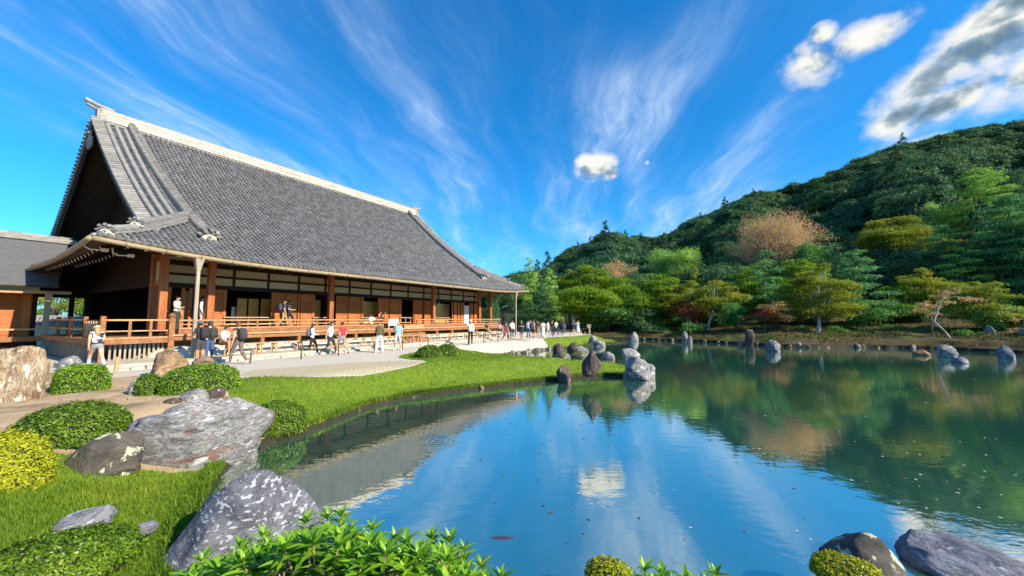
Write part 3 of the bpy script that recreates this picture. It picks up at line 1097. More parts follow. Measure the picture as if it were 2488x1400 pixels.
def build_ridges():
    # main ridge
    z0 = zprof(RQ - 0.35) - 0.10
    H = 1.02
    mb = MB()
    nc = 9
    for i in range(nc):
        za, zb = z0 + 0.28 + (H - 0.28) * i / nc, z0 + 0.28 + (H - 0.28) * (i + 1) / nc - 0.008
        t = -0.85
        while t < 26.25:
            L = random.uniform(0.5, 1.3)
            t2 = min(26.25, t + L)
            w = (0.33 if i % 2 == 0 else 0.305) - 0.012 * i + random.uniform(-0.014, 0.014)
            mb.box(t, t2 - 0.012, RQ - w, RQ + w, za, zb + random.uniform(-0.006, 0.003))
            t = t2
    mb.box(-0.8, 26.2, RQ - 0.26, RQ + 0.26, z0, z0 + H - 0.03)
    main = mb.build('main_ridge', M_NOSHI, roof)
    cap = MB()
    t = -0.9
    while t < 26.2:
        cap.tube([(t, RQ, z0 + H - 0.01), (t + 0.34, RQ, z0 + H - 0.01)], [0.135, 0.115], 8)
        t += 0.315
    tag(cap.build('ridge_cap_tiles', M_RIDGE, roof), kind='stuff')
    ro = MB()
    t = 0.75
    while t < 24.7:
        for sgn in (-1,):
            y = RQ + sgn * 0.40
            ro.tube([(t, RQ + sgn * 0.2, z0 + 0.17), (t, y, z0 + 0.13)], [0.085, 0.095], 10)
            ro.tube([(t, y, z0 + 0.13), (t, y + sgn * 0.015, z0 + 0.13)], [0.06, 0.055], 8)
        t += 0.285
    tag(ro.build('ridge_roundel_tiles', M_RIDGE, roof), kind='stuff')
    # ends of the main ridge with the long crow-rest tile on top
    for t, o in ((-0.95, -1), (26.35, 1)):
        mb = MB()
        for (a, b, w) in ((0.0, 0.26, 0.46), (0.26, 0.50, 0.38), (0.50, 0.78, 0.42), (0.78, 1.02, 0.30), (1.02, 1.22, 0.22)):
            mb.box(min(t, t - o * 0.34), max(t, t - o * 0.34), RQ - w, RQ + w, z0 - 0.30 + a, z0 - 0.30 + b - 0.03)
        mb.box(min(t - o * 0.02, t + o * 0.10), max(t - o * 0.02, t + o * 0.10), RQ - 0.30, RQ + 0.30, z0 - 0.35, z0 + 0.95)
        for k, (da, db, r) in enumerate(((-0.7, 0.62, 0.12), (-0.35, 0.52, 0.085))):
            zz = z0 + H + 0.13 - k * 0.26
            mb.tube([(t + o * da, RQ, zz), (t + o * (da + db) * 0.5, RQ, zz + 0.04), (t + o * db, RQ, zz + 0.22)], [r * 0.9, r, r * 1.15], 10)
        mb.build('ridge_end_ornament', [M_RIDGE], roof)
    # descending ridges and corner ridges, mirrored left to right
    for side in (0, 1):
        def X(t):
            return t if side == 0 else 2 * TMID - t
        n = 36
        q0, q1 = 2.1, RQ - 0.30
        pts = [(X(tk_l(q0 + (q1 - q0) * j / n)), q0 + (q1 - q0) * j / n, zprof(q0 + (q1 - q0) * j / n) - 0.02) for j in range(n + 1)]
        mb = MB()
        sweep(pts, course_prof(0.50, 0.40, 6), mb)
        mb.build('descending_ridge', M_RIDGE, roof)
        cp = MB()
        L = [(Vector(p) + Vector((0, 0, 0.44))) for p in pts]
        sweep(L, round_cap(0.15, -0.05), cp)
        for j in range(0, n * 2):
            a = L[j // 2].lerp(L[min(j // 2 + 1, n)], 0.5 * (j % 2))
            b = a + (L[min(j // 2 + 1, n)] - L[j // 2]).normalized() * 0.045
            cp.tube([a, b], [0.165, 0.165], 10)
        cp.build('ridge_cap', M_RIDGE, roof)
        ridge_end(roof, (X(tk_l(q0)), q0 - 0.12, zprof(q0 - 0.12) + 0.04), (0, -1, -0.35), 0.95)
        for s_a in (-0.24, 0.0, 0.24):
            e = MB()
            xx = X(tk_l(q0)) + s_a
            e.tube([(xx, 1.78, zprof(1.78) + 0.05), (xx, 2.15, zprof(2.15) + 0.05)], [0.10, 0.08], 10)
            e.build('roll_tile', M_RIDGE, roof)
        # corner ridge in two steps
        edge = TL if side == 0 else TR
        sg = 1 if side == 0 else -1
        smax = 4.1
        out = Vector((-sg, -1, 0))

        def hp(s, dz=0.0):
            return (edge + sg * s, s, zprof(s) + lift(s, s) + dz)
        lo = [hp(0.35 + (smax - 0.35) * j / 18, 0.02) for j in range(19)]
        hi = [hp(1.45 + (smax - 1.45) * j / 14, 0.20) for j in range(15)]
        mb = MB()
        sweep(lo, course_prof(0.34, 0.24, 4), mb)
        sweep(hi, course_prof(0.30, 0.22, 3), mb)
        mb.build('corner_ridge', M_RIDGE, roof)
        cp = MB()
        sweep([Vector(p) + Vector((0, 0, 0.25)) for p in lo[:7]], round_cap(0.12, -0.03), cp)
        sweep([Vector(p) + Vector((0, 0, 0.25)) for p in hi], round_cap(0.12, -0.03), cp)
        for p in hi:
            a = Vector(p) + Vector((0, 0, 0.25))
            cp.tube([a, a + Vector((-sg * 0.03, -0.03, -0.01))], [0.135, 0.135], 10)
        cp.build('ridge_cap', M_RIDGE, roof)
        ridge_end(roof, hp(0.28, 0.02), (out.x, out.y, 0.25), 0.62)
        ridge_end(roof, hp(1.40, 0.26), (out.x, out.y, 0.05), 0.58)


build_ridges()


def build_gable():
    for side, tg, tv in ((0, TG_L, TV_L), (1, TG_R, TV_R)):
        smax = (TG_L - TL) if side == 0 else (TR - TG_R)
        zb = zprof(smax) - 0.1
        # gable wall of upright boards
        mb = MB()
        n = 36
        g = smax
        for j in range(n):
            qa, qb = g + (2 * RQ - 2 * g) * j / n, g + (2 * RQ - 2 * g) * (j + 1) / n
            za = zprof(min(qa, 2 * RQ - qa)) - 0.25
            zb2 = zprof(min(qb, 2 * RQ - qb)) - 0.25
            d = 0.02 * (j % 2)
            x = tg + (d if side == 0 else -d)
            mb.add([(x, qa, zb), (x, qb, zb), (x, qb, max(zb, zb2)), (x, qa, max(zb, za))], [(0, 1, 2, 3)])
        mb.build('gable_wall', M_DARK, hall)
        # barge boards
        for sl in (0, 1):
            mb = MB()
            m = 30
            o = -1 if side == 0 else 1
            vs = []
            for j in range(m + 1):
                q = 3.75 + (RQ - 3.75) * j / m
                z = zprof(q)
                y = q if sl == 0 else 2 * RQ - q
                x = tv - o * 0.05
                vs += [(x, y, z - 0.24), (x, y, z - 0.80 - 0.10 * (j / m)), (x - o * 0.09, y, z - 0.80 - 0.10 * (j / m)), (x - o * 0.09, y, z - 0.24)]
            fs = []
            for j in range(m):
                for e in range(4):
                    a, b = j * 4 + e, j * 4 + (e + 1) % 4
                    fs.append((a, b, b + 4, a + 4))
            fs += [(0, 1, 2, 3), tuple(m * 4 + e for e in (3, 2, 1, 0))]
            mb.add(vs, fs)
            mb.build('barge_board', M_DARK, hall)
            tr = MB()
            pts = [(tv + o * 0.04, (2.0 + (RQ - 2.0) * j / m) if sl == 0 else 2 * RQ - (2.0 + (RQ - 2.0) * j / m), zprof(2.0 + (RQ - 2.0) * j / m) - 0.20) for j in range(m + 1)]
            sweep(pts, [(-0.05, -0.045), (0.05, -0.045), (0.05, 0.045), (-0.05, 0.045)], tr)
            tr.build('verge_board', M_POST, hall)
        # hanging fish ornament under the peak
        if side == 0:
            mb = MB()
            zt = zprof(RQ) - 1.15
            x0, x1 = tv - 0.10, tv - 0.02
            prof = [(0, 0.25), (0.22, 0.05), (0.20, -0.20), (0.50, -0.30), (0.62, -0.62), (0.42, -0.95), (0.26, -0.80), (0.30, -0.55), (0.12, -0.45), (0.10, -0.85), (0.0, -1.0)]
            pts = prof + [(-a, b) for a, b in prof[-2:0:-1]]
            k = len(pts)
            vs = [(x0, RQ + a, zt + b) for a, b in pts] + [(x1, RQ + a, zt + b) for a, b in pts]
            mb.add(vs, [tuple(range(k)), tuple(range(k, 2 * k))[::-1]] + [(i, (i + 1) % k, (i + 1) % k + k, i + k) for i in range(k)])
            mb.tube([(x0 - 0.10, RQ, zt + 0.02), (x1, RQ, zt + 0.02)], [0.07, 0.09], 6)
            mb.build('gable_pendant', M_POST, hall)


build_gable()


def part(name, mat, fn, parent=hall, bevel=0.0, smooth=False):
    mb = MB()
    fn(mb)
    return mb.build(name, mat, parent, smooth, bevel)


def bx(name, mat, x0, x1, y0, y1, z0, z1, parent=hall, bevel=0.0):
    mb = MB()
    mb.box(x0, x1, y0, y1, z0, z1)
    return mb.build(name, mat, parent, bevel=bevel)


FLOOR, LOW = 1.38, 1.18
COLS = [-0.48, 1.38, 7.95, 17.45, 23.97, 25.9]
QC, QW = 2.3, 3.45


def tpx(px, q=QW, py=745):
    return hall_tz(px, py, q)[0]


def build_body():
    # gutters, hooks and rain pipes
    g = MB()
    pts = [(TL - 0.10 + (TR - TL + 0.2) * i / 60, -0.16, z_front(min(max(TL + (TR - TL) * i / 60, TL), TR), 0) - 0.17) for i in range(61)]
    g.tube(pts, 0.095, 10)
    g.build('front_gutter', M_GUT, hall, smooth=True)
    g = MB()
    pts = [(TL - 0.16, 14.0 * i / 30 - 0.1, z_skirt(0, max(0, 14.0 * i / 30)) - 0.17) for i in range(31)]
    g.tube(pts, 0.095, 10)
    g.build('side_gutter', M_GUT, hall, smooth=True)
    for i in range(26):
        t = TL + 0.8 + i * 1.22
        if t > TR - 0.4:
            break
        z = z_front(t, 0)
        mb = MB()
        mb.tube([(t, -0.27, z - 0.13), (t, -0.27, z - 0.27), (t, -0.20, z - 0.36), (t, -0.08, z - 0.38), (t, 0.05, z - 0.30)], 0.012, 5)
        mb.build('gutter_hook', M_IRON, hall)
    for t in (0.0, 27.15):
        z = z_front(t, 0) - 0.25
        mb = MB()
        mb.add([(t - 0.07, -0.13, z - 0.55), (t + 0.07, -0.13, z - 0.55), (t + 0.07, 0.01, z - 0.55), (t - 0.07, 0.01, z - 0.55),
                (t - 0.17, -0.24, z), (t + 0.17, -0.24, z), (t + 0.17, 0.08, z), (t - 0.17, 0.08, z)],
               [(0, 3, 2, 1), (4, 5, 6, 7), (0, 1, 5, 4), (1, 2, 6, 5), (2, 3, 7, 6), (3, 0, 4, 7)])
        mb.box(t - 0.066, t + 0.066, -0.126, 0.006, 0.0, z - 0.5)
        mb.build('rain_pipe', M_POST, hall, bevel=0.01)
    # rafters with whitened ends
    mb = MB()
    L = 2.9
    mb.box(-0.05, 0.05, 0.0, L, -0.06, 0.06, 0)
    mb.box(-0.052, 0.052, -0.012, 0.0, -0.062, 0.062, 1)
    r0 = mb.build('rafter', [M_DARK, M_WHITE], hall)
    k = 0
    t = TL + 1.0
    while t < TR - 0.8:
        o = r0 if k == 0 else r0.copy()
        if k:
            col.objects.link(o)
        q = 0.42
        o.location = (t, q, z_front(t, q) - 0.36)
        o.rotation_euler = (math.atan2(z_front(t, q + 2.5) - z_front(t, q), 2.5), 0, 0)
        o.scale = (1, max(0.12, min(1.0, (min(t - TL, TR - t) - 0.42 - 0.35) / 2.9)), 1)
        k += 1
        t += 0.56
    q = 1.4
    while q < 12.5:
        o = r0.copy()
        col.objects.link(o)
        o.location = (TL + 0.42, q, z_skirt(0.42, q) - 0.36)
        o.rotation_euler = (math.atan2(z_skirt(2.4, q) - z_skirt(0.42, q), 2.0), 0, -pi / 2)
        o.scale = (1, max(0.12, min(1.0, (q - 0.42 - 0.35) / 2.9)), 1)
        q += 0.56
    q = 3.4
    while q < 11.0:
        o = r0.copy()
        col.objects.link(o)
        o.location = (TL + 1.35, q, z_skirt(1.3, q) - 0.62)
        o.rotation_euler = (0.30, 0, -pi / 2)
        q += 0.56
    # front columns with boat-shaped brackets, and the purlin they carry
    for i, t in enumerate(COLS):
        bx('column', M_COL, t - 0.15, t + 0.15, QC - 0.15, QC + 0.15, FLOOR, 5.35, bevel=0.02)
        mb = MB()
        pr = [(-0.75, 0.24), (-0.75, 0.14), (-0.55, 0.02), (-0.3, 0.0), (0.3, 0.0), (0.55, 0.02), (0.75, 0.14), (0.75, 0.24)]
        n = len(pr)
        vs = [(t + a, QC - 0.17, 4.86 + b) for a, b in pr] + [(t + a, QC + 0.17, 4.86 + b) for a, b in pr]
        mb.add(vs, [tuple(range(n))[::-1], tuple(range(n, 2 * n))] + [(j, (j + 1) % n, (j + 1) % n + n, j + n) for j in range(n)])
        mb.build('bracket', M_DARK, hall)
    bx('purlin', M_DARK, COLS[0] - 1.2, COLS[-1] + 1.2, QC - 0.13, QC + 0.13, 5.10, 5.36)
    # side columns of the gable-end gallery and the cross beams
    for q in (QW, 14.8):
        bx('column', M_COL if q < 4 else M_DARK, -0.63, -0.33, q - 0.15, q + 0.15, FLOOR, 5.3, bevel=0.02)  # rear column takes the dark wood, gallery shade put into its colour
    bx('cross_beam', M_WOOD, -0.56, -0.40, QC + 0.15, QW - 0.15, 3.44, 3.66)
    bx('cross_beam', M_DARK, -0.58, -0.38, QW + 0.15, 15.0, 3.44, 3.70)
    bx('plaster_panel', M_KOKABE, -0.50, -0.46, QC + 0.15, QW - 0.15, 3.66, 4.62)
    # wall above the openings: dark frame with cream plaster
    T0, T1 = -0.45, 25.9
    R0 = 2.35
    z_n0, z_n1, z_a, z_b, z_c, z_d = 3.44, 3.67, 4.06, 4.18, 4.56, 4.80
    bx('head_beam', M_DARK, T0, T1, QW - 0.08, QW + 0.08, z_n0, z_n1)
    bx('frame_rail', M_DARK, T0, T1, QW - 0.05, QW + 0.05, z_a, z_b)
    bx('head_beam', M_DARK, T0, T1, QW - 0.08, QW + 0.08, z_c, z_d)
    bx('plaster_panel', M_KOKABE, T0, T1, QW - 0.02, QW + 0.04, z_d, 6.0)
    strs = [T0 + 0.06] + [tpx(x, QW, 700) for x in (478, 512, 567, 651, 725, 790, 848.6, 901, 949, 991, 1029, 1064.4, 1096, 1125, 1153)] + [25.9]
    strs = sorted(strs)
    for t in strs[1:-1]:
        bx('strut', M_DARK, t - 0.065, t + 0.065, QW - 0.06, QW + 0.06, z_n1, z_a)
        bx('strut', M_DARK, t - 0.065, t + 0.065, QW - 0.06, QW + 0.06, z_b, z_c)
    for a, b in zip(strs[:-1], strs[1:]):
        bx('plaster_panel', M_KOKABE, a + 0.065, b - 0.065, QW - 0.02, QW + 0.02, z_n1, z_a)
        bx('plaster_panel', M_KOKABE, a + 0.065, b - 0.065, QW - 0.02, QW + 0.02, z_b, z_c)
    # shutters: frame, back board and lapped slats
    sl = MB()
    sl.add([(0, -0.012, 0), (1, -0.012, 0), (1, 0.0, 0.082), (0, 0.0, 0.082), (0, 0.004, 0), (1, 0.004, 0)], [(0, 1, 2, 3), (0, 4, 5, 1)])
    sl.add([(0, -0.014, 0.0), (1, -0.014, 0.0), (1, 0.006, -0.006), (0, 0.006, -0.006)], [(0, 3, 2, 1)])
    slat0 = None
    spans = [(474, 504), (519, 544), (664, 691), (693, 720), (730, 759), (816, 844), (846, 877), (922, 944), (946.5, 971), (1007.6, 1026.5), (1029, 1047)]
    for (xa, xb) in spans:
        a, b = tpx(xa), tpx(xb)
        mb = MB()
        mb.box(a, b, QW - 0.01, QW + 0.03, FLOOR + 0.06, z_n0)
        for (u0, u1) in ((a, a + 0.06), (b - 0.06, b)):
            mb.box(u0, u1, QW - 0.055, QW - 0.012, FLOOR + 0.06, z_n0)
        mb.box(a + 0.06, b - 0.06, QW - 0.05, QW - 0.012, FLOOR + 0.06, FLOOR + 0.14)
        mb.box(a + 0.06, b - 0.06, QW - 0.05, QW - 0.012, z_n0 - 0.07, z_n0)
        sh = mb.build('shutter', M_SLAT, hall)
        z = FLOOR + 0.15
        while z < z_n0 - 0.15:
            if slat0 is None:
                slat0 = sl.build('slat', M_SLAT, sh)
                o = slat0
            else:
                o = slat0.copy()
                o.parent = sh
                col.objects.link(o)
            o.location = (a + 0.06, QW - 0.022, z)
            o.scale = (b - a - 0.12, 1.6, 1.0)
            z += 0.092
    # door posts between the bays
    for x in (409, 443, 461, 508, 545, 661, 725, 761, 799, 880, 920, 973, 1005, 1050, 1057, 1099, 1126, 1141, 1160):
        t = tpx(x)
        bx('door_post', M_WOOD, t - 0.06, t + 0.06, QW - 0.07, QW + 0.07, FLOOR + 0.02, z_n0)
    for (xa, xb) in ((1103, 1110), (1112, 1117), (1119, 1125), (1143, 1149), (1152, 1158)):
        bx('wood_panel', M_WOOD, tpx(xa), tpx(xb), QW - 0.03, QW + 0.01, FLOOR + 0.05, z_n0 - 0.02)
    bx('white_door', M_PAPER, tpx(1127.5), tpx(1138.5), QW - 0.045, QW + 0.01, FLOOR + 0.05, 3.18)
    bx('sill', M_WOOD, T0, T1, QW - 0.10, QW + 0.10, FLOOR, FLOOR + 0.06)
    # the rooms behind
    bx('room_floor', M_WOOD, R0, T1, QW + 0.1, 9.5, 1.30, 1.41)
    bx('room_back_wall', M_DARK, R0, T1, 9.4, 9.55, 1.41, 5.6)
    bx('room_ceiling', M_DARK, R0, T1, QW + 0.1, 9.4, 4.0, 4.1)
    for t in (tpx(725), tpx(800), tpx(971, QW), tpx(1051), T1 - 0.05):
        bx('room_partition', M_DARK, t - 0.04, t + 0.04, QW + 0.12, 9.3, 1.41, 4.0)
    golds = [(443, 462, 3.9, 1.9, 3.3, M_KOKABE), (576, 600, 5.2, 1.5, 3.1, M_GOLD), (604, 628, 5.0, 1.5, 3.1, M_GOLD), (634, 656, 4.8, 1.5, 3.1, M_GOLD), (563, 573, 5.5, 1.5, 2.6, M_PAPER),
             (765, 796, 4.4, 1.5, 3.15, M_GOLD), (880, 919, 4.3, 1.5, 3.2, M_GOLD), (1058, 1066, 4.2, 1.5, 3.3, M_GOLD), (1068, 1092, 4.2, 1.5, 3.3, M_GOLD)]
    for (xa, xb, q, za, zb, m) in golds:
        a, b = tpx(xa, q), tpx(xb, q)
        pn = bx('painted_panel' if m is M_GOLD else 'paper_panel', m, a, b, q, q + 0.03, za, zb)
    for (xa, xb) in ((545, 660), (761, 797), (877, 916), (972, 1000), (1057, 1092)):
        a, b = tpx(xa, 3.3), tpx(xb, 3.3)

        def f(mb):
            mb.box(a, b, 3.22, 3.30, 1.93, 1.99)
            mb.box(a, b, 3.22, 3.30, 1.55, 1.60)
            for t in (a + 0.05, (a + b) / 2, b - 0.05):
                mb.box(t - 0.025, t + 0.025, 3.305, 3.345, FLOOR, 1.95)
        part('barrier', M_RAIL, f)
    # veranda: upper floor, lower step and their edge beams
    bx('veranda_floor', M_DECK, T0 - 0.05, 26.5, 1.70, QW - 0.09, FLOOR - 0.10, FLOOR)
    bx('edge_beam', M_DECK, T0 - 0.05, 26.5, 1.62, 1.70, FLOOR - 0.22, FLOOR + 0.015)
    bx('lower_floor', M_DECK, T0 - 0.02, 26.9, 0.86, 1.62, LOW - 0.08, LOW)
    bx('edge_board', M_RAIL, T0 - 0.05, 27.0, 0.74, 0.86, LOW - 0.055, LOW + 0.022)
    bx('edge_beam', M_DECK, T0 - 0.05, 26.95, 0.80, 0.90, LOW - 0.25, LOW - 0.08)
    for x in (637, 726, 800, 864, 945, 1020, 1061, 1098, 1157, 1185):
        t = tpx(x, 0.9, 820)
        bx('floor_post', M_DECK, t - 0.085, t + 0.085, 0.83, 1.0, 0.12, LOW - 0.1)
    # low railing
    ta, tb = tpx(931, 1.66, 778), tpx(1013, 1.66, 778)
    for (a, b) in ((0.0, ta), (tb, 26.75)):
        def f(mb):
            mb.tube([(a - 0.1, 1.66, 1.805), (b, 1.66, 1.805)] + ([(b + 0.15, 1.66, 1.835)] if b > 20 else []), 0.042, 8)
            mb.box(a, b, 1.63, 1.69, 1.60, 1.645)
            mb.box(a, b, 1.62, 1.70, FLOOR + 0.03, FLOOR + 0.085)
        rl = part('railing', M_RAIL, f)
        n = max(2, int((b - a) / 1.55))
        for i in range(n + 1):
            t = a + (b - a) * i / n
            bx('baluster', M_DECK, t - 0.04, t + 0.04, 1.625, 1.695, FLOOR + 0.0, 1.78 if i % 2 == 0 else 1.62, parent=rl)
    # steps up through the gap in the railing
    for k_, (q0_, q1_, z_) in enumerate(((0.05, 0.5, 0.52), (0.42, 0.80, 0.85))):
        bx('step', M_DECK, ta + 0.4, tb - 0.3, q0_, q1_, z_ - 0.28, z_)
    bx('step', M_RAIL, ta + 1.5, tb + 0.2, 1.10, 1.60, LOW + 0.004, LOW + 0.22)
    # under the floor: plaster footing wall with slatted vents, rounded plaster mound in front
    bx('footing_wall', M_KOKABE, T0, 26.2, 2.35, 2.45, 0.1, FLOOR - 0.1)
    vent = None
    for i in range(10):
        t = 1.5 + i * 2.5
        mb = MB()
        mb.box(t, t + 1.35, 2.31, 2.345, 0.50, 1.05, 1)
        for j in range(12):
            mb.box(t + 0.06 + j * 0.105, t + 0.10 + j * 0.105, 2.27, 2.305, 0.50, 1.05, 0)
        mb.build('vent_grille', [M_POST, M_IRON], hall)
    mb = MB()
    n = 10
    pr = [(0.35 + 1.9 * (1 - cos(pi / 2 * j / n)), 0.20 + 0.50 * sin(pi / 2 * j / n)) for j in range(n + 1)]
    a, b = -0.35, 26.3
    vs = []
    seg = [(a - 0.75 * sin(pi / 2 * e / 6) if False else a, 1.0) for e in range(1)]
    ends = []
    for e in range(7):
        w = e / 6
        ends.append((a - 1.1 * (1 - w) ** 1.0, sin(pi / 2 * (0.12 + 0.88 * w))))
    rows = ends + [(b, 1.0)]
    for (t, s) in rows:
        for (qq, zz) in pr:
            vs.append((t, 2.25 - (2.25 - qq) * s, 0.20 + (zz - 0.20) * s))
    m1 = n + 1
    fs = [(i * m1 + j, (i + 1) * m1 + j, (i + 1) * m1 + j + 1, i * m1 + j + 1) for i in range(len(rows) - 1) for j in range(n)]
    mb.add(vs, fs)
    mb.build('plaster_mound', M_SHIKKUI, hall, smooth=True)
    bx('stone_ledge', M_STONE, -3.6, 27.6, -1.0, 2.4, -0.1, 0.20, bevel=0.02)
    # rounded edging stones in front of the ledge
    st = None
    t = -3.5
    while t < 27.5:
        L = random.uniform(0.35, 0.75)
        mb = MB()
        mb.box(t, t + L - 0.03, -1.32 - random.uniform(0, 0.06), -1.02, -0.05, random.uniform(0.06, 0.12))
        mb.build('edging_stone', M_STONE, hall, bevel=0.03)
        t += L
    # gable-end gallery floor with its fence
    bx('gallery_floor', M_DECK, -2.75, -0.55, 0.95, 11.2, 0.95, 1.05)
    bx('edge_beam', M_DECK, -2.80, -0.52, 0.82, 0.95, 0.86, 1.075)
    bx('edge_beam', M_DECK, -2.90, -2.76, 0.90, 10.5, 0.86, 1.075)
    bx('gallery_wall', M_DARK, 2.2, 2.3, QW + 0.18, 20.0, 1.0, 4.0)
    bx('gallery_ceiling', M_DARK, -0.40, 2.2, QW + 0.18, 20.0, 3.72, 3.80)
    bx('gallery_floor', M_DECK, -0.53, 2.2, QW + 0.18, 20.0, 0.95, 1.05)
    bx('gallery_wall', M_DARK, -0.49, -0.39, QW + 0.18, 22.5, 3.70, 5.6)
    bx('gallery_footing', M_DARK, -2.55, -2.45, 1.3, 10.6, 0.0, 0.95)
    for i in range(30):
        bx('skirting_slat', M_POST, -2.62, -2.56, 1.35 + i * 0.31, 1.45 + i * 0.31, 0.05, 0.86)
    for i in range(14):
        bx('skirting_slat', M_POST, -2.35 + i * 0.15, -2.28 + i * 0.15, 1.20, 1.26, 0.05, 0.86)

    def fence(mb):
        mb.box(-2.55, -0.60, 0.86, 0.93, 1.80, 1.865)
        mb.box(-2.55, -0.60, 0.87, 0.92, 1.36, 1.41)
        mb.box(-2.55, -0.60, 0.86, 0.93, 1.075, 1.13)
    fr = part('fence_rail', M_RAIL, fence)
    for t in (-1.85, -1.20):
        bx('baluster', M_DECK, t - 0.045, t + 0.045, 0.865, 0.925, 1.0, 1.82, parent=fr)
    bx('corner_post', M_DECK, -2.72, -2.56, 0.82, 0.98, 0.0, 1.99, bevel=0.01)
    g = MB()
    g.box(-0.62, -0.42, 0.76, 0.95, 0.12, 1.92)
    g.tube([(-0.52, 0.855, 1.92), (-0.52, 0.855, 1.95), (-0.52, 0.855, 1.99), (-0.52, 0.855, 2.05), (-0.52, 0.855, 2.11), (-0.52, 0.855, 2.15)], [0.08, 0.07, 0.12, 0.12, 0.06, 0.01], 10)
    g.build('newel_post', M_DECK, hall)
    # slatted gate and rails running back along the gallery
    def gate(mb):
        mb.box(-2.68, -2.60, 0.98, 3.2, 1.80, 1.86)
        mb.box(-2.68, -2.60, 0.98, 3.2, 1.38, 1.42)
        mb.box(-2.68, -2.60, 0.98, 3.2, 1.075, 1.13)
    gt = part('gate', M_DARK, gate)
    for i in range(6):
        bx('picket', M_RAIL, -2.72, -2.685, 1.12 + i * 0.36, 1.27 + i * 0.36, 1.06, 1.80, parent=gt)

    def fence2(mb):
        mb.box(-2.70, -2.62, 3.4, 10.4, 1.80, 1.88)
        mb.box(-2.70, -2.62, 3.4, 10.4, 1.40, 1.46)
    fr = part('fence_rail', M_RAIL, fence2)
    for q in (3.3, 5.8, 8.2):
        bx('baluster', M_DECK, -2.73, -2.60, q - 0.06, q + 0.06, 1.0, 1.98, parent=fr)
    # far end of the gallery: dark boarding with two openings onto the garden
    qe = 15.2
    ta_, tb_, tc_ = hall_tz(203, 750, qe)[0], hall_tz(180, 750, qe)[0], hall_tz(167, 750, qe)[0]
    zt_ = hall_tz(160, 724, qe)[1]
    bx('end_boarding', M_DARK, ta_, 2.2, qe, qe + 0.08, 1.05, zt_)
    bx('end_post', M_DARK, tc_, tb_, qe - 0.02, qe + 0.1, 0.9, zt_)
    bx('end_lintel', M_DARK, -3.4, 2.2, qe - 0.04, qe + 0.12, zt_, 5.2)
    # lamps and brackets under the near eave
    for (px, py, q) in ((255, 608, 1.2), (318, 622, 1.6)):
        t, z = hall_tz(px, py, q)
        mb = MB()
        mb.box(t - 0.10, t + 0.10, q - 0.06, q + 0.06, z - 0.06, z + 0.07)
        mb.tube([(t - 0.1, q, z), (t - 0.4, q, z - 0.03), (t - 0.55, q, z + 0.05), (t - 0.58, q, z + 0.25)], 0.03, 6)
        mb.build('eave_floodlight', M_WHITE, hall)
    # notice board in the gap
    tb0 = tpx(943.5, 1.2, 785)
    tb1 = tpx(968, 1.2, 785)
    mb = MB()
    mb.box(tb0, tb1, 1.16, 1.20, LOW + 0.22, LOW + 0.68)
    for t in (tb0 + 0.05, tb1 - 0.09):
        mb.box(t, t + 0.04, 1.205, 1.245, LOW, LOW + 0.6)
    o = mb.build('notice_board', M_PAPER, None)
    o.location = HALL_O
    o.rotation_euler = (0, 0, HROT)
    tag(o, 'white blank notice board standing in the railing gap of the veranda', 'sign')


build_body()


# ------------------------------------------------------------------ benches in front of the veranda
def build_benches():
    m_b = pmat('bench_wood', (0.34, 0.20, 0.10), (0.52, 0.34, 0.18), 3.0, 0.7, 0.3, 18, rand=0.12)
    root = empty('bench', (0, 0, 0))
    bx('seat', m_b, -0.99, 0.99, -0.14, 0.14, 0.47, 0.52, root)
    for s in (-1, 1):
        mb = MB()
        x = s * 0.66
        mb.bar((x, -0.07, 0.47), (x - 0.0, -0.19, 0.0), 0.05, 0.05)
        mb.bar((x, 0.07, 0.47), (x - 0.0, 0.19, 0.0), 0.05, 0.05)
        mb.bar((x + s * 0.10, 0, 0.47), (x + s * 0.16, 0, 0.0), 0.05, 0.05)
        mb.bar((x - s * 0.10, 0, 0.47), (x - s * 0.16, 0, 0.0), 0.05, 0.05)
        mb.bar((x, -0.15, 0.16), (x, 0.15, 0.16), 0.035, 0.035)
        mb.build('trestle', m_b, root)
        mb = MB()
        mb.bar((x - s * 0.14, 0, 0.12), (s * 0.05, 0, 0.46), 0.03, 0.03)
        mb.build('brace', m_b, root)
    words = ['second', 'third', 'fourth', 'fifth', 'sixth', 'seventh', 'eighth', 'ninth', 'tenth', 'eleventh', 'twelfth']
    for i in range(12):
        o = root if i == 0 else copy_tree(root)
        p = hall_w(1.0 + 2.03 * i + 0.99, -0.10, 0.20)
        o.location = p
        o.rotation_euler = (0, 0, HROT)
        lab = 'long wooden trestle bench before the veranda, nearest the seated man' if i == 0 else f'long wooden trestle bench before the veranda, {words[i - 1]} along the row'
        tag(o, lab, 'bench', 'trestle benches along the hall')


build_benches()


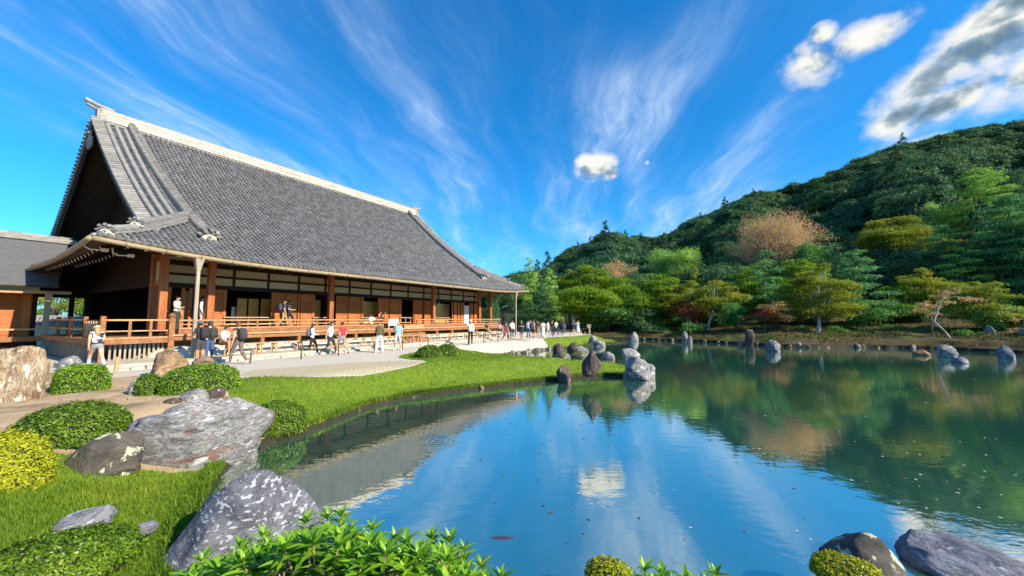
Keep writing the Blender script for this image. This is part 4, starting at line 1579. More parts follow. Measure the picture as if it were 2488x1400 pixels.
# ------------------------------------------------------------------ corridor building at the left edge
def build_corridor():
    root = empty('temple_corridor', HALL_O, HROT)
    tag(root, 'low wooden corridor with smooth grey roof joining the hall at its side', 'corridor')
    m_cr = pmat('corridor_shingles', (0.055, 0.06, 0.072), (0.12, 0.125, 0.135), 5.0, 0.55, 0.3, 12, stretch=(1, 1, 7), spec=0.5)
    t0, t1 = -14.0, -2.45
    qe, qr = 10.6, 14.3
    ze, zr = 3.66, 6.45
    mb = MB()
    n = 30

    def rz(u):
        return ze + (zr - ze) * (0.86 * u + 0.14 * u * u)
    for j in range(n):
        a, b = j / n, (j + 1.0) / n
        qa, qb = qe + (qr - qe) * a, qe + (qr - qe) * b
        xe = t1 + 0.9 * (a) * 0.9
        xe2 = t1 + 0.9 * b * 0.9
        za, zb = rz(a), rz(b)
        mb.add([(t0, qa, za + 0.035), (xe, qa, za + 0.035), (xe2, qb, zb), (t0, qb, zb), (t0, qa, za - 0.01), (xe, qa, za - 0.01)], [(0, 1, 2, 3), (4, 5, 1, 0)])
    mb.add([(t0, qe, ze), (t1, qe, ze), (t1, qe, ze - 0.12), (t0, qe, ze - 0.12), (t0, qe + 3, ze + 0.9), (t1, qe + 3, ze + 0.9)], [(0, 3, 2, 1), (3, 4, 5, 2)])
    mb.add([(t1, qe, ze), (t1 + 0.81, qr, zr), (t1 + 0.81, qr, ze), (t1, qe + 0.1, ze - 0.12)], [(0, 1, 2, 3)])
    mb.add([(t0, qr, zr), (t1 + 0.81, qr, zr), (t1 + 0.81, 2 * qr - qe, ze), (t0, 2 * qr - qe, ze)], [(0, 1, 2, 3)])
    mb.build('roof', m_cr, root)
    mb = MB()
    mb.box(t0, t1 + 1.1, qr - 0.2, qr + 0.2, zr - 0.06, zr + 0.22)
    t = t0
    while t < t1 + 0.9:
        mb.tube([(t, qr, zr + 0.24), (t + 0.5, qr, zr + 0.24)], [0.12, 0.10], 8)
        t += 0.48
    mb.build('ridge', M_RIDGE, root)
    mb = MB()
    mb.tube([(t0, qe - 0.1, ze - 0.1), (t1 + 0.05, qe - 0.1, ze - 0.1)], 0.05, 8)
    mb.build('gutter', M_IRON, root)
    bx('plaster_panel', M_KOKABE, t0, t1 - 0.55, 11.0, 11.04, 3.36, 3.60, root)
    bx('eave_beam', M_RAIL, t0, t1 + 0.55, 10.85, 11.05, 3.20, 3.36, root)
    bx('post', M_POST, -2.80, -2.60, 10.85, 11.05, 0.0, 2.80, root, bevel=0.01)
    mb = MB()
    mb.box(-2.84, -2.56, 10.82, 11.08, 2.74, 2.80)
    mb.box(-2.80, -2.60, 10.6, 11.05, 2.86, 3.20)
    mb.build('bracket', M_RAIL, root)
    bx('wall', M_WOOD, t0, -3.05, 12.30, 12.40, 0.9, 3.3, root)
    bx('wall_post', M_DARK, -3.05, -2.88, 12.2, 12.45, 0.0, 3.5, root)
    z = 1.05
    o0 = None
    mb = MB()
    mb.add([(0, -0.016, 0), (1, -0.016, 0), (1, 0.0, 0.082), (0, 0.0, 0.082)], [(0, 1, 2, 3)])
    while z < 3.1:
        for (a, b) in ((-4.55, -3.42), (-5.8, -4.62)):
            if o0 is None:
                o0 = mb.build('slat', M_SLAT, root)
                o = o0
            else:
                o = o0.copy()
                col.objects.link(o)
            o.location = (a, 12.28, z)
            o.scale = (b - a, 1.5, 1)
        z += 0.095
    bx('door_frame', M_SLAT, -3.38, -3.10, 12.25, 12.295, 0.95, 3.2, root)
    bx('floor', M_DECK, t0, -2.85, 11.0, 12.3, 0.82, 0.94, root)
    bx('edge_beam', M_DECK, t0, -2.83, 10.84, 11.0, 0.72, 0.97, root)
    bx('rail', M_RAIL, t0, -2.85, 10.90, 10.97, 1.30, 1.38, root)
    bx('footing_slats', M_DARK, t0, -2.9, 11.3, 11.4, 0.0, 0.8, root)


build_corridor()
# ------------------------------------------------------------------ rocks
def rockmat(name, c1, c2, c3=None, lichen=None, lich=(0.60, 0.66), lscale=9.0, stretch=(1, 1, 1), rot=(0, 0, 0), crack=0.5, scale=2.2, moss=None, bump=0.9, dark=(0.03, 0.03, 0.035)):
    m = bpy.data.materials.new(name)
    m.use_nodes = True
    t = m.node_tree
    t.nodes.clear()
    k = NT(t)
    tc = k.n('ShaderNodeTexCoord').outputs['Object']
    oi = k.n('ShaderNodeObjectInfo').outputs['Random']
    v0 = k.vm('ADD', tc, k.comb(k.m('MULTIPLY', oi, 31.0), k.m('MULTIPLY', oi, 17.0), 0.0))
    v = k.n('ShaderNodeMapping', {'Vector': v0, 'Rotation': rot, 'Scale': stretch}).outputs[0]
    a = k.noise(v, scale, 9.0, 0.62, 0.4)
    cc = k.mix(k.lin(a, 0.32, 0.68), c1, c2)
    if c3:
        b = k.noise(k.vm('ADD', v, (5, 3, 9)), scale * 0.7, 6.0, 0.6, 0.3)
        cc = k.mix(k.ss(b, 0.54, 0.68), cc, c3)
    fis = k.noise(v, scale * 1.9, 8.0, 0.7, 0.9)
    cr = k.ss(k.m('ABSOLUTE', k.m('SUBTRACT', fis, 0.5)), 0.045, 0.0)
    cc = k.mix(k.m('MULTIPLY', cr, crack), cc, dark)
    if lichen:
        n = k.noise(k.vm('ADD', v, (2, 8, 1)), lscale, 5.0, 0.55, 0.25)
        cc = k.mix(k.ss(n, lich[0], lich[1]), cc, lichen)
    if moss:
        g = k.n('ShaderNodeNewGeometry')
        nz = k.sep(g.outputs['Normal'])[2]
        mm = k.m('MULTIPLY', k.ss(k.m('ADD', nz, k.m('MULTIPLY', k.m('SUBTRACT', a, 0.5), 1.6)), 0.35, 0.75), 0.85)
        cc = k.mix(mm, cc, moss)
    b = k.n('ShaderNodeBsdfPrincipled', {'Base Color': cc, 'Roughness': 0.88, 'Specular IOR Level': 0.25})
    h = k.m('ADD', k.m('MULTIPLY', fis, 0.7), k.m('MULTIPLY', k.noise(v, scale * 9, 8.0, 0.7), 0.45))
    bp = k.n('ShaderNodeBump', {'Strength': bump, 'Distance': 0.06, 'Height': h})
    t.links.new(bp.outputs[0], b.inputs['Normal'])
    o = k.n('ShaderNodeOutputMaterial')
    t.links.new(b.outputs[0], o.inputs[0])
    return m


RM = {
    'streak': rockmat('rock_streaked', (0.075, 0.08, 0.105), (0.20, 0.21, 0.25), (0.14, 0.12, 0.15), (0.38, 0.41, 0.45), (0.56, 0.61), 15.0, (1.0, 0.42, 1.7), (0.3, 0.75, 0.5), 0.6, 2.0),
    'long': rockmat('rock_veined', (0.17, 0.17, 0.18), (0.36, 0.36, 0.37), (0.22, 0.125, 0.10), (0.50, 0.52, 0.55), (0.60, 0.70), 3.6, (0.8, 1, 2.4), (0.2, 0.25, 0.1), 0.8, 2.6),
    'lichen': rockmat('rock_lichen', (0.055, 0.05, 0.045), (0.14, 0.13, 0.11), None, (0.46, 0.48, 0.34), (0.57, 0.61), 4.0, (1, 1, 1), (0, 0, 0), 0.5, 2.6),
    'tan': rockmat('rock_tan', (0.25, 0.17, 0.10), (0.47, 0.39, 0.28), (0.17, 0.095, 0.07), (0.72, 0.66, 0.52), (0.56, 0.64), 4.5, (2.0, 2.0, 0.6), (0, 0, 0), 0.75, 2.4, dark=(0.08, 0.05, 0.035)),
    'brown': rockmat('rock_brown', (0.17, 0.11, 0.065), (0.46, 0.31, 0.17), (0.085, 0.075, 0.07), (0.55, 0.50, 0.42), (0.62, 0.68), 6.0, (1, 1, 1.8), (0.2, 0.6, 0.3), 0.8, 3.4),
    'grey': rockmat('rock_grey', (0.15, 0.155, 0.165), (0.31, 0.315, 0.32), None, (0.48, 0.49, 0.50), (0.58, 0.66), 5.0, (1, 1, 1.5), (0.1, 0.2, 0.0), 0.8, 2.2),
    'dark': rockmat('rock_dark', (0.045, 0.035, 0.032), (0.15, 0.115, 0.10), None, (0.36, 0.32, 0.28), (0.60, 0.68), 7.0, (2.0, 2.0, 0.5), (0.1, 0.2, 0.0), 0.7, 3.0),
    'pale': rockmat('rock_pale', (0.20, 0.205, 0.215), (0.38, 0.385, 0.39), (0.13, 0.12, 0.105), (0.54, 0.56, 0.57), (0.56, 0.66), 3.2, (1, 1, 1.6), (0.2, 0.1, 0.0), 0.8, 2.0),
    'mossy': rockmat('rock_mossy', (0.12, 0.115, 0.11), (0.28, 0.27, 0.26), None, (0.42, 0.42, 0.42), (0.60, 0.66), 6.0, (1, 1, 1), (0, 0, 0), 0.7, 3.0, moss=(0.12, 0.15, 0.015)),
    'blue': rockmat('rock_blue', (0.12, 0.13, 0.165), (0.26, 0.28, 0.33), (0.17, 0.15, 0.19), (0.42, 0.46, 0.52), (0.57, 0.64), 4.5, (0.8, 1.4, 1.8), (0.1, 0.3, 0.9), 0.6, 2.2),
}


def rock_mesh(seed, dims, sub=3, cuts=9, rough=0.16, taper=0.0, shear=(0, 0), block=0.0, warp=None):
    """a boulder: noise-worn solid, flattened by a few cleavage planes, buried a little at its foot"""
    rnd = random.Random(seed)
    bm = bmesh.new()
    bmesh.ops.create_icosphere(bm, subdivisions=sub, radius=1.0)
    so = Vector((seed * 1.37 % 50, seed * 2.11 % 50, seed * 0.73 % 50))
    planes = []
    for _ in range(cuts):
        n = Vector((rnd.uniform(-1, 1), rnd.uniform(-1, 1), rnd.uniform(-0.3, 1))).normalized()
        planes.append((n, rnd.uniform(0.62, 0.86)))
    for v in bm.verts:
        p = v.co.copy()
        if p.z < 0:
            hr = math.hypot(p.x, p.y)
            if hr > 0.08:
                p.x, p.y = p.x / hr * (1 + 0.06 * p.z) * min(1, hr * 3), p.y / hr * (1 + 0.06 * p.z) * min(1, hr * 3)
        if block:
            q = Vector([math.copysign(abs(c) ** (1 - block), c) for c in p])
            p = p.lerp(q, 0.8)
        d = v.co.normalized()
        p *= 1 + rough * 1.5 * mnoise.noise(d * 1.4 + so) + rough * 0.7 * mnoise.noise(d * 3.3 + so) + rough * 0.28 * mnoise.noise(d * 7.5 + so)
        for n, h in planes:
            s = p.dot(n) - h
            if s > 0:
                p -= n * (s * 0.88)
        p += d * rough * 0.22 * mnoise.noise(d * 6 + so * 2) + d * rough * 0.12 * mnoise.noise(d * 15 + so)
        z = (p.z + 1) / 2
        p.x *= 1 - taper * z
        p.y *= 1 - taper * z
        p.x += shear[0] * z
        p.y += shear[1] * z
        v.co = p
    zs = [v.co.z for v in bm.verts]
    xs = [v.co.x for v in bm.verts]
    ys = [v.co.y for v in bm.verts]
    z0, z1 = min(zs), max(zs)
    x0, x1, y0, y1 = min(xs), max(xs), min(ys), max(ys)
    W, Dp, H = dims
    for v in bm.verts:
        c = v.co
        x, y, z = ((c.x - x0) / (x1 - x0) - 0.5), ((c.y - y0) / (y1 - y0) - 0.5), (c.z - z0) / (z1 - z0)
        if warp:
            x, y, z = warp(x, y, z)
        v.co = Vector((x * W, y * Dp, z * H * 1.22 - 0.22 * H))
    me = bpy.data.meshes.new('rock')
    bm.to_mesh(me)
    bm.free()
    me.polygons.foreach_set('use_smooth', [True] * len(me.polygons))
    return me


def rock_px(label, x0, x1, yt, yb, zb, style, seed, dep=0.8, sub=3, yaw=None, name='rock', group=None, **kw):
    """a rock spanning these pixels of the photograph, standing on height zb"""
    c = at_z((x0 + x1) / 2, yb, zb)
    W = (x1 - x0) / FPX * c.y
    yc = c.y + W * dep * 0.34
    W = (x1 - x0) / FPX * yc * 0.97 * cos(math.atan2(c.x, c.y))
    top = at_y((x0 + x1) / 2, yt, yc)
    H = max(0.06, top.z - zb)
    me = rock_mesh(seed, (W, W * dep, H), sub, **kw)
    o = link(name, me, None, RM[style])
    o.location = (top.x, yc, zb)
    o.rotation_euler = (0, 0, yaw if yaw is not None else -math.atan2(c.x, c.y))
    tag(o, label, 'rock', group)
    return o


def build_rocks():
    G = rock_px
    def longwarp(x, y, z):
        # a rounded shoulder at the right end, sinking to the left
        h = 0.74 + 0.26 * sstep(np.array([(x + 0.5) * 1.5 - 0.25]))[0]
        return x, y * (0.85 + 0.15 * math.cos(x * 3)), z * h
    def cracked(x, y, z):
        k = max(0.0, 1 - abs(x + 0.06 + 0.05 * math.sin(z * 5)) / 0.022)
        if y < 0:
            y += 0.16 * k
        return x, y, z * (1 - 0.10 * k) * (1 - 0.25 * max(0, x - 0.1))

    def slant(x, y, z):
        return x - 0.12 * (1 - z), y, z * (1 - 0.55 * max(0.0, abs(x - 0.08) * 2) ** 1.6)
    G('tall tan standing rock split by a dark crack beside the corridor', -70, 142, 836, 985, -0.05, 'tan', 11, 0.6, 5, cuts=6, block=0.5, rough=0.12, warp=cracked)
    G('rounded pale grey boulder behind the clipped hedge and tan standing rock', 140, 207, 864, 903, 0.0, 'grey', 12, 0.8, taper=0.2)
    G('pointed brown rock with dark left face behind the low hedges', 362, 478, 843, 918, 0.0, 'brown', 23, 0.7, 4, taper=0.45, cuts=11, rough=0.2)
    G('small rounded brown rock right of the pointed brown one', 466, 536, 861, 903, 0.0, 'brown', 14, 0.8)
    G('huge long veined grey boulder lying at the water edge', 318, 692, 915, 1146, -0.70, 'long', 35, 0.62, 5, cuts=8, rough=0.14, block=0.25, warp=longwarp)
    G('dark square block of rock with pale lichen below the round hedge', 148, 358, 1056, 1162, -0.42, 'lichen', 16, 0.6, 4, block=0.55, cuts=6, rough=0.10)
    G('big slanting dark rock with white streaks in the foreground', 390, 850, 1112, 1440, -0.95, 'streak', 27, 0.75, 5, cuts=7, rough=0.13, taper=0.15, warp=slant)
    G('flat blue-grey stone lying in the foreground lawn', 132, 290, 1238, 1304, -0.50, 'blue', 18, 0.5, 4, cuts=8)
    G('tiny flat stone in the foreground grass right of the blue-grey one', 316, 388, 1268, 1298, -0.52, 'blue', 19, 0.6)
    G('small upright grey rock behind the huge veined boulder', 440, 512, 943, 987, -0.15, 'grey', 20, 0.8, block=0.4)
    G('small dark square rock behind the huge veined boulder', 505, 550, 939, 977, -0.15, 'dark', 21, 0.9, block=0.4)
    G('low stone on the bare earth left of the small upright grey rock', 396, 444, 967, 990, -0.1, 'dark', 22, 0.9)
    G('grey rock half hidden by the left low round hedge', 313, 350, 922, 967, -0.05, 'grey', 24, 0.9)
    # the grass tongue and the inlet
    G('dark pointed upright rock on the grass tongue', 1411, 1460, 850, 905, -0.25, 'dark', 25, 0.7, 4, taper=0.5, shear=(0.25, 0), rough=0.2)
    G('dark square rock at the water edge of the grass tongue', 1351, 1388, 886, 925, -0.72, 'dark', 26, 0.8, 4, block=0.3)
    G('large pale grey rock at the tip of the grass tongue', 1510, 1580, 866, 928, -0.85, 'pale', 47, 0.9, 4, cuts=10, rough=0.2)
    G('low pale rock leaning on the large rock at the tongue tip', 1562, 1592, 884, 922, -0.85, 'pale', 28, 0.9)
    G('flat-topped pale rock standing in the water behind the tongue tip', 1508, 1556, 847, 876, -0.85, 'pale', 29, 0.7, block=0.4)
    G('white pointed low rock behind the grass tongue', 1458, 1500, 854, 876, -0.85, 'pale', 30, 0.7, taper=0.4)
    G('low flat pale stone in the inlet', 1316, 1356, 868, 881, -0.85, 'grey', 31, 0.6)
    G('mossy pale rock in the inlet beside the flat stone', 1348, 1388, 855, 878, -0.85, 'mossy', 32, 0.8, taper=0.35)
    G('round mossy mound in the inlet', 1384, 1432, 854, 874, -0.85, 'mossy', 33, 0.8)
    G('twin-topped dark rock on the far side of the inlet', 1342, 1372, 834, 857, -0.75, 'dark', 34, 0.8, block=0.3)
    G('rounded dark boulder on the far side of the inlet', 1377, 1408, 832, 855, -0.75, 'dark', 36, 0.9)
    G('pale speckled boulder on the far side of the inlet', 1395, 1430, 840, 857, -0.8, 'grey', 37, 0.8)
    G('upright grey rock at the tip of the farther lawn', 1428, 1452, 816, 838, -0.75, 'grey', 38, 0.8, taper=0.2)
    G('jumbled pale rocks sloping into the water at the farther lawn tip', 1438, 1472, 827, 844, -0.85, 'pale', 39, 0.8)
    # far bank
    G('grey pyramid rock on the far shore', 1520, 1552, 806, 828, -0.75, 'grey', 40, 0.8, taper=0.5)
    G('slim pale upright rock on the far shore below the green bush', 1656, 1671, 804, 833, -0.8, 'pale', 41, 0.9, block=0.2)
    G('pale leaning slab beside the slim upright rock on the far shore', 1666, 1682, 816, 834, -0.8, 'pale', 42, 0.9, taper=0.3)
    G('tall dark pillar rock on the far shore', 1807, 1832, 800, 842, -0.8, 'dark', 43, 0.9, block=0.35)
    G('small round grey rock at the foot of the dark pillar rock', 1791, 1807, 827, 841, -0.8, 'grey', 44, 0.9)
    G('blue-grey rounded boulder in the water before the far shore', 1856, 1896, 826, 856, -0.85, 'blue', 45, 0.8, 4)
    G('small white stone in the water before the far shore', 1934, 1948, 831, 846, -0.85, 'pale', 46, 0.9)
    G('big pale rock at the foot of the leaning white trunk', 2271, 2328, 838, 872, -0.85, 'pale', 57, 0.7, 4, cuts=10)
    G('flat blue-grey slab in the water under the leaning trunk', 2308, 2354, 867, 888, -0.9, 'blue', 48, 0.7)
    G('layered blue-grey rock at the right end of the far shore', 2418, 2466, 838, 875, -0.85, 'blue', 49, 0.8, 4)
    G('low brown rock just above the water left of the leaning trunk', 2214, 2262, 850, 868, -0.9, 'brown', 50, 0.6)
    G('grey slab lying on the far bank below the pines', 2165, 2202, 831, 842, -0.7, 'blue', 51, 0.6)
    G('pale green upright rock under the maple on the far bank', 2384, 2422, 790, 830, -0.2, 'grey', 52, 0.8, taper=0.3)
    G('grey rock beside the leaning trunk on the far bank', 2292, 2318, 792, 815, 0.1, 'pale', 53, 0.8)
    G('rounded grey rock at the right edge of the far bank', 2470, 2520, 798, 832, -0.1, 'grey', 54, 0.8)
    G('pale low rock under the olive maples above the far shore', 1840, 1872, 797, 812, -0.1, 'pale', 55, 0.8)
    # bottom right
    G('dark rock with greenish lichen at the bottom of the picture', 1960, 2200, 1300, 1430, -0.9, 'lichen', 56, 0.7, 4, cuts=9, rough=0.18)
    G('broad blue-grey rock in the bottom right corner', 2140, 2640, 1330, 1520, -0.95, 'blue', 58, 0.7, 5, cuts=7, rough=0.15)

    # stones that edge the water: alike, so they share a few shapes
    shapes = [rock_mesh(200 + i, (1, 0.8, 0.8), 2, cuts=6, rough=0.2) for i in range(6)]
    def edge(poly_a, poly_b, n, styles, sz, label, group, jit=0.12, zoff=0.0):
        P = POND
        ia = int(np.argmin(((P - np.array(poly_a)) ** 2).sum(1)))
        ib = int(np.argmin(((P - np.array(poly_b)) ** 2).sum(1)))
        idx = np.arange(ia, ib + 1)
        seg = np.concatenate([[0], np.cumsum(np.linalg.norm(np.diff(P[idx], axis=0), axis=1))])
        for i in range(n):
            s = (i + random.uniform(0.1, 0.9)) / n * seg[-1]
            j = min(len(idx) - 2, int(np.searchsorted(seg, s)) - 1)
            j = max(j, 0)
            w = (s - seg[j]) / max(1e-6, seg[j + 1] - seg[j])
            p = P[idx[j]] * (1 - w) + P[idx[j + 1]] * w
            me = random.choice(shapes)
            st = random.choice(styles)
            me2 = EDGE_MESH.setdefault((me.name, st), None)
            if me2 is None:
                me2 = me.copy()
                me2.materials.append(RM[st])
                EDGE_MESH[(me.name, st)] = me2
            o = link('edging_rock', me2)
            k = random.uniform(*sz)
            o.location = (p[0] + random.uniform(-jit, jit), p[1] + random.uniform(-jit, jit), WATER_Z - 0.10 * k + zoff)
            o.scale = (k, k, k * random.uniform(0.6, 1.1))
            o.rotation_euler = (random.uniform(-0.2, 0.2), random.uniform(-0.2, 0.2), random.uniform(0, 6.28))
            tag(o, label, 'rock', group)
    EDGE_MESH = {}
    edge((-5.0, 9.7), (5.8, 18.5), 38, ['dark', 'dark', 'dark', 'brown'], (0.06, 0.24), 'small dark stone edging the water along the grass tongue', 'stones edging the grass tongue')
    edge((-1.5, 27.2), (6.0, 36.2), 46, ['grey', 'pale', 'dark'], (0.22, 0.50), 'small pale stone in the row edging the inlet', 'stones edging the inlet')
    edge((14.9, 49.5), (38.6, 29.2), 40, ['dark', 'dark', 'mossy', 'brown', 'mossy'], (0.12, 0.6), 'low stone lining the far shore of the pond', 'stones lining the far shore')


build_rocks()


# ------------------------------------------------------------------ clipped hedges
def leaf_quads(P, Nrm, length, width, tilt=0.6):
    """diamond leaves lying roughly on the surface with normals Nrm"""
    n = len(P)
    r = rng.normal(size=(n, 3))
    nn = Nrm + tilt * rng.normal(size=(n, 3)) * 0.6
    nn /= np.linalg.norm(nn, axis=1)[:, None]
    d = r - (r * nn).sum(1)[:, None] * nn
    d /= np.linalg.norm(d, axis=1)[:, None]
    s = np.cross(nn, d)
    L = (length * rng.uniform(0.55, 1.45, n))[:, None]
    W = (width * rng.uniform(0.7, 1.3, n))[:, None]
    V = np.stack([P, P + d * L * 0.5 + s * W + nn * L * 0.12, P + d * L, P + d * L * 0.5 - s * W + nn * L * 0.12], 1).reshape(-1, 3)
    F = np.arange(n * 4).reshape(-1, 4)
    return V, F


HM = {
    'deep': leafmat('hedge_leaves', [(0.0, (0.035, 0.085, 0.006)), (0.5, (0.09, 0.18, 0.010)), (0.85, (0.19, 0.29, 0.02)), (1.0, (0.32, 0.40, 0.05))], 0.4, 0.3, 3.0, 0.35, 0.4),
    'bright': leafmat('hedge_leaves_bright', [(0.0, (0.06, 0.15, 0.008)), (0.5, (0.13, 0.27, 0.012)), (1.0, (0.28, 0.44, 0.03))], 0.45, 0.3, 3.0, 0.35, 0.4),
    'yellow': leafmat('hedge_leaves_yellow', [(0.0, (0.16, 0.20, 0.01)), (0.5, (0.34, 0.38, 0.015)), (1.0, (0.52, 0.52, 0.04))], 0.5, 0.35, 3.0, 0.35, 0.3),
    'dark': leafmat('hedge_leaves_dark', [(0.0, (0.02, 0.04, 0.008)), (0.6, (0.05, 0.075, 0.014)), (1.0, (0.11, 0.10, 0.02))], 0.5, 0.2, 3.0, 0.4, 0.3),
}
M_HEDGE_CORE = pmat('hedge_core', (0.018, 0.022, 0.008), (0.035, 0.035, 0.014), 20.0, 1.0, 0.4)  # dark colour of the solid core inside each hedge


def hedge(label, x0, x1, yt, yb, zb, mat, n, leaf, dep=0.8, seed=0, top=None, power=2.5, yshift=0.0):
    c = at_z((x0 + x1) / 2, yb, zb)
    W = (x1 - x0) / FPX * c.y
    Dp = W * dep
    cy = c.y + Dp * 0.42
    W *= cy / c.y * 0.97 * cos(math.atan2(c.x, c.y))
    c = at_y((x0 + x1) / 2, yb, cy)
    H = at_y((x0 + x1) / 2, yt, cy).z - zb
    if top:
        H = top
    root = empty('clipped_hedge', (c.x, cy, zb), -math.atan2(c.x, cy))
    tag(root, label, 'hedge', 'clipped hedges')
    u = rng.normal(size=(int(n * 1.25), 3))
    u[:, 2] = np.abs(u[:, 2]) * 1.0 - 0.12
    u /= np.linalg.norm(u, axis=1)[:, None]
    e = 2.0 / power
    S = np.sign(u) * np.abs(u) ** e
    k = (np.abs(u) ** power).sum(1) ** (-1.0 / power)
    S = u * k[:, None]
    lump = np.array([mnoise.noise((p[0] * 2.2 + seed, p[1] * 2.2, p[2] * 2.2)) for p in S])
    fine = np.array([mnoise.noise((p[0] * 7 + seed, p[1] * 7, p[2] * 7)) for p in S])
    rad = 1 + 0.075 * lump + 0.05 * fine + np.where(rng.random(len(S)) < 0.06, rng.random(len(S)) * 0.07, 0)
    hull = np.array([W / 2, Dp / 2, H])
    P = S * rad[:, None] * hull
    P -= (rng.random(len(P)) ** 2 * leaf * 1.3)[:, None] * (P / (np.linalg.norm(P, axis=1)[:, None] + 1e-6))
    P = P[P[:, 2] > -0.02]
    nrm = P / hull ** 2
    nrm /= np.linalg.norm(nrm, axis=1)[:, None]
    V, F = leaf_quads(P, nrm + np.array([0, 0, 0.25]), leaf, leaf * 0.27, 1.0)
    mesh_np('foliage', V, F, HM[mat], root)
    bm = bmesh.new()
    bmesh.ops.create_icosphere(bm, subdivisions=3, radius=1.0)
    for v in bm.verts:
        p = v.co.normalized()
        kk = (abs(p.x) ** power + abs(p.y) ** power + abs(p.z) ** power) ** (-1.0 / power)
        q = p * kk * (1 + 0.075 * mnoise.noise((p.x * 2.2 + seed, p.y * 2.2, p.z * 2.2)))
        v.co = Vector((q.x * W / 2 * 0.95, q.y * Dp / 2 * 0.95, max(-0.15, q.z * H * 0.95)))
    me = bpy.data.meshes.new('twigs')
    bm.to_mesh(me)
    bm.free()
    link('twigs', me, root, M_HEDGE_CORE)  # solid dark core put inside to block the view through the leaves
    return root


def build_hedges():
    hedge('wide round dark-green hedge above the lichened block of rock', 20, 328, 984, 1092, -0.12, 'deep', 11000, 0.045, 0.75, 1)
    hedge('bright yellow-green round bush at the left edge', -110, 132, 1056, 1218, -0.25, 'yellow', 9000, 0.045, 0.85, 2, power=2.2)
    hedge('flat-topped green hedge beside the tan standing rock', 124, 268, 888, 957, -0.02, 'bright', 5000, 0.055, 0.6, 3, power=3.2)
    hedge('small round hedge left of the low broad hedge', 318, 398, 912, 967, -0.05, 'deep', 3000, 0.05, 0.9, 4)
    hedge('low broad hedge in front of the pointed brown rock', 388, 588, 888, 964, -0.08, 'bright', 6500, 0.05, 0.5, 5, power=3.0)
    hedge('low shrub squeezed against the huge veined boulder', 596, 748, 976, 1058, -0.66, 'deep', 7500, 0.05, 0.7, 6, power=2.3)
    hedge('low dark-green hedge in the bottom left corner', -150, 345, 1322, 1460, -0.50, 'deep', 13000, 0.04, 0.5, 7)
    hedge('left of the two round bushes on the lawn by the path', 1008, 1078, 840, 874, -0.08, 'deep', 3500, 0.08, 0.9, 8, power=2.3)
    hedge('right of the two round bushes on the lawn by the path', 1056, 1117, 837, 869, -0.05, 'deep', 3500, 0.08, 0.9, 9, power=2.3)
    hedge('small yellowish clipped bush at the bottom edge', 1425, 1535, 1368, 1430, -0.55, 'yellow', 2500, 0.03, 0.8, 10)
    hedge('small yellow-green bush before the rocks at the bottom right', 1975, 2150, 1366, 1440, -0.5, 'yellow', 3500, 0.03, 0.8, 11)


build_hedges()


# ------------------------------------------------------------------ azalea in the foreground
def leaf_shape(L=1.0, W=0.30, rows=6, bend=0.25):
    vs, fs = [], []
    for i in range(rows + 1):
        t = i / rows
        w = W * 0.5 * (sin(pi * min(1, t ** 0.8)) ** 0.8) * (1 - 0.25 * t) + (0.012 if i < rows else 0.0)
        z = -bend * L * t * t
        y = L * t
        vs += [(-w, y, z + w * 0.35), (0, y, z), (w, y, z + w * 0.35)]
    for i in range(rows):
        for j in range(2):
            a = i * 3 + j
            fs.append((a, a + 1, a + 4, a + 3))
    return np.array(vs), np.array(fs)


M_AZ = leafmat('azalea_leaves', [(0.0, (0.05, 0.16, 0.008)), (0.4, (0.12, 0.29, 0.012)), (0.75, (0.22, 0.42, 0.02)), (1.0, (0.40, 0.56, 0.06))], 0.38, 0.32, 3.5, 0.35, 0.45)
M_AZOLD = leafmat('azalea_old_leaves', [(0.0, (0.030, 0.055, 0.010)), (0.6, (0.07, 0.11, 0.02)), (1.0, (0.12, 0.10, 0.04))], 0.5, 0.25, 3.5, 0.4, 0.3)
M_STEM = pmat('azalea_stem', (0.30, 0.20, 0.09), (0.44, 0.32, 0.16), 9.0, 0.8)


def shoot_leaves(rnd, size):
    """(height along the shoot, azimuth, pitch above level, length) of each leaf in a whorled shoot"""
    out = []
    az = rnd.uniform(0, 6.28)
    for k, (h, n, pit, ln) in enumerate(((1.0, 4, 1.12, 0.75), (0.96, 5, 0.70, 1.0), (0.82, 5, 0.35, 1.05), (0.62, 3, 0.10, 1.0))):
        for i in range(n):
            out.append((h, az + 6.283 * i / n + rnd.uniform(-0.25, 0.25), pit + rnd.uniform(-0.18, 0.18), size * ln * rnd.uniform(0.8, 1.15)))
        az += 0.9
    return out


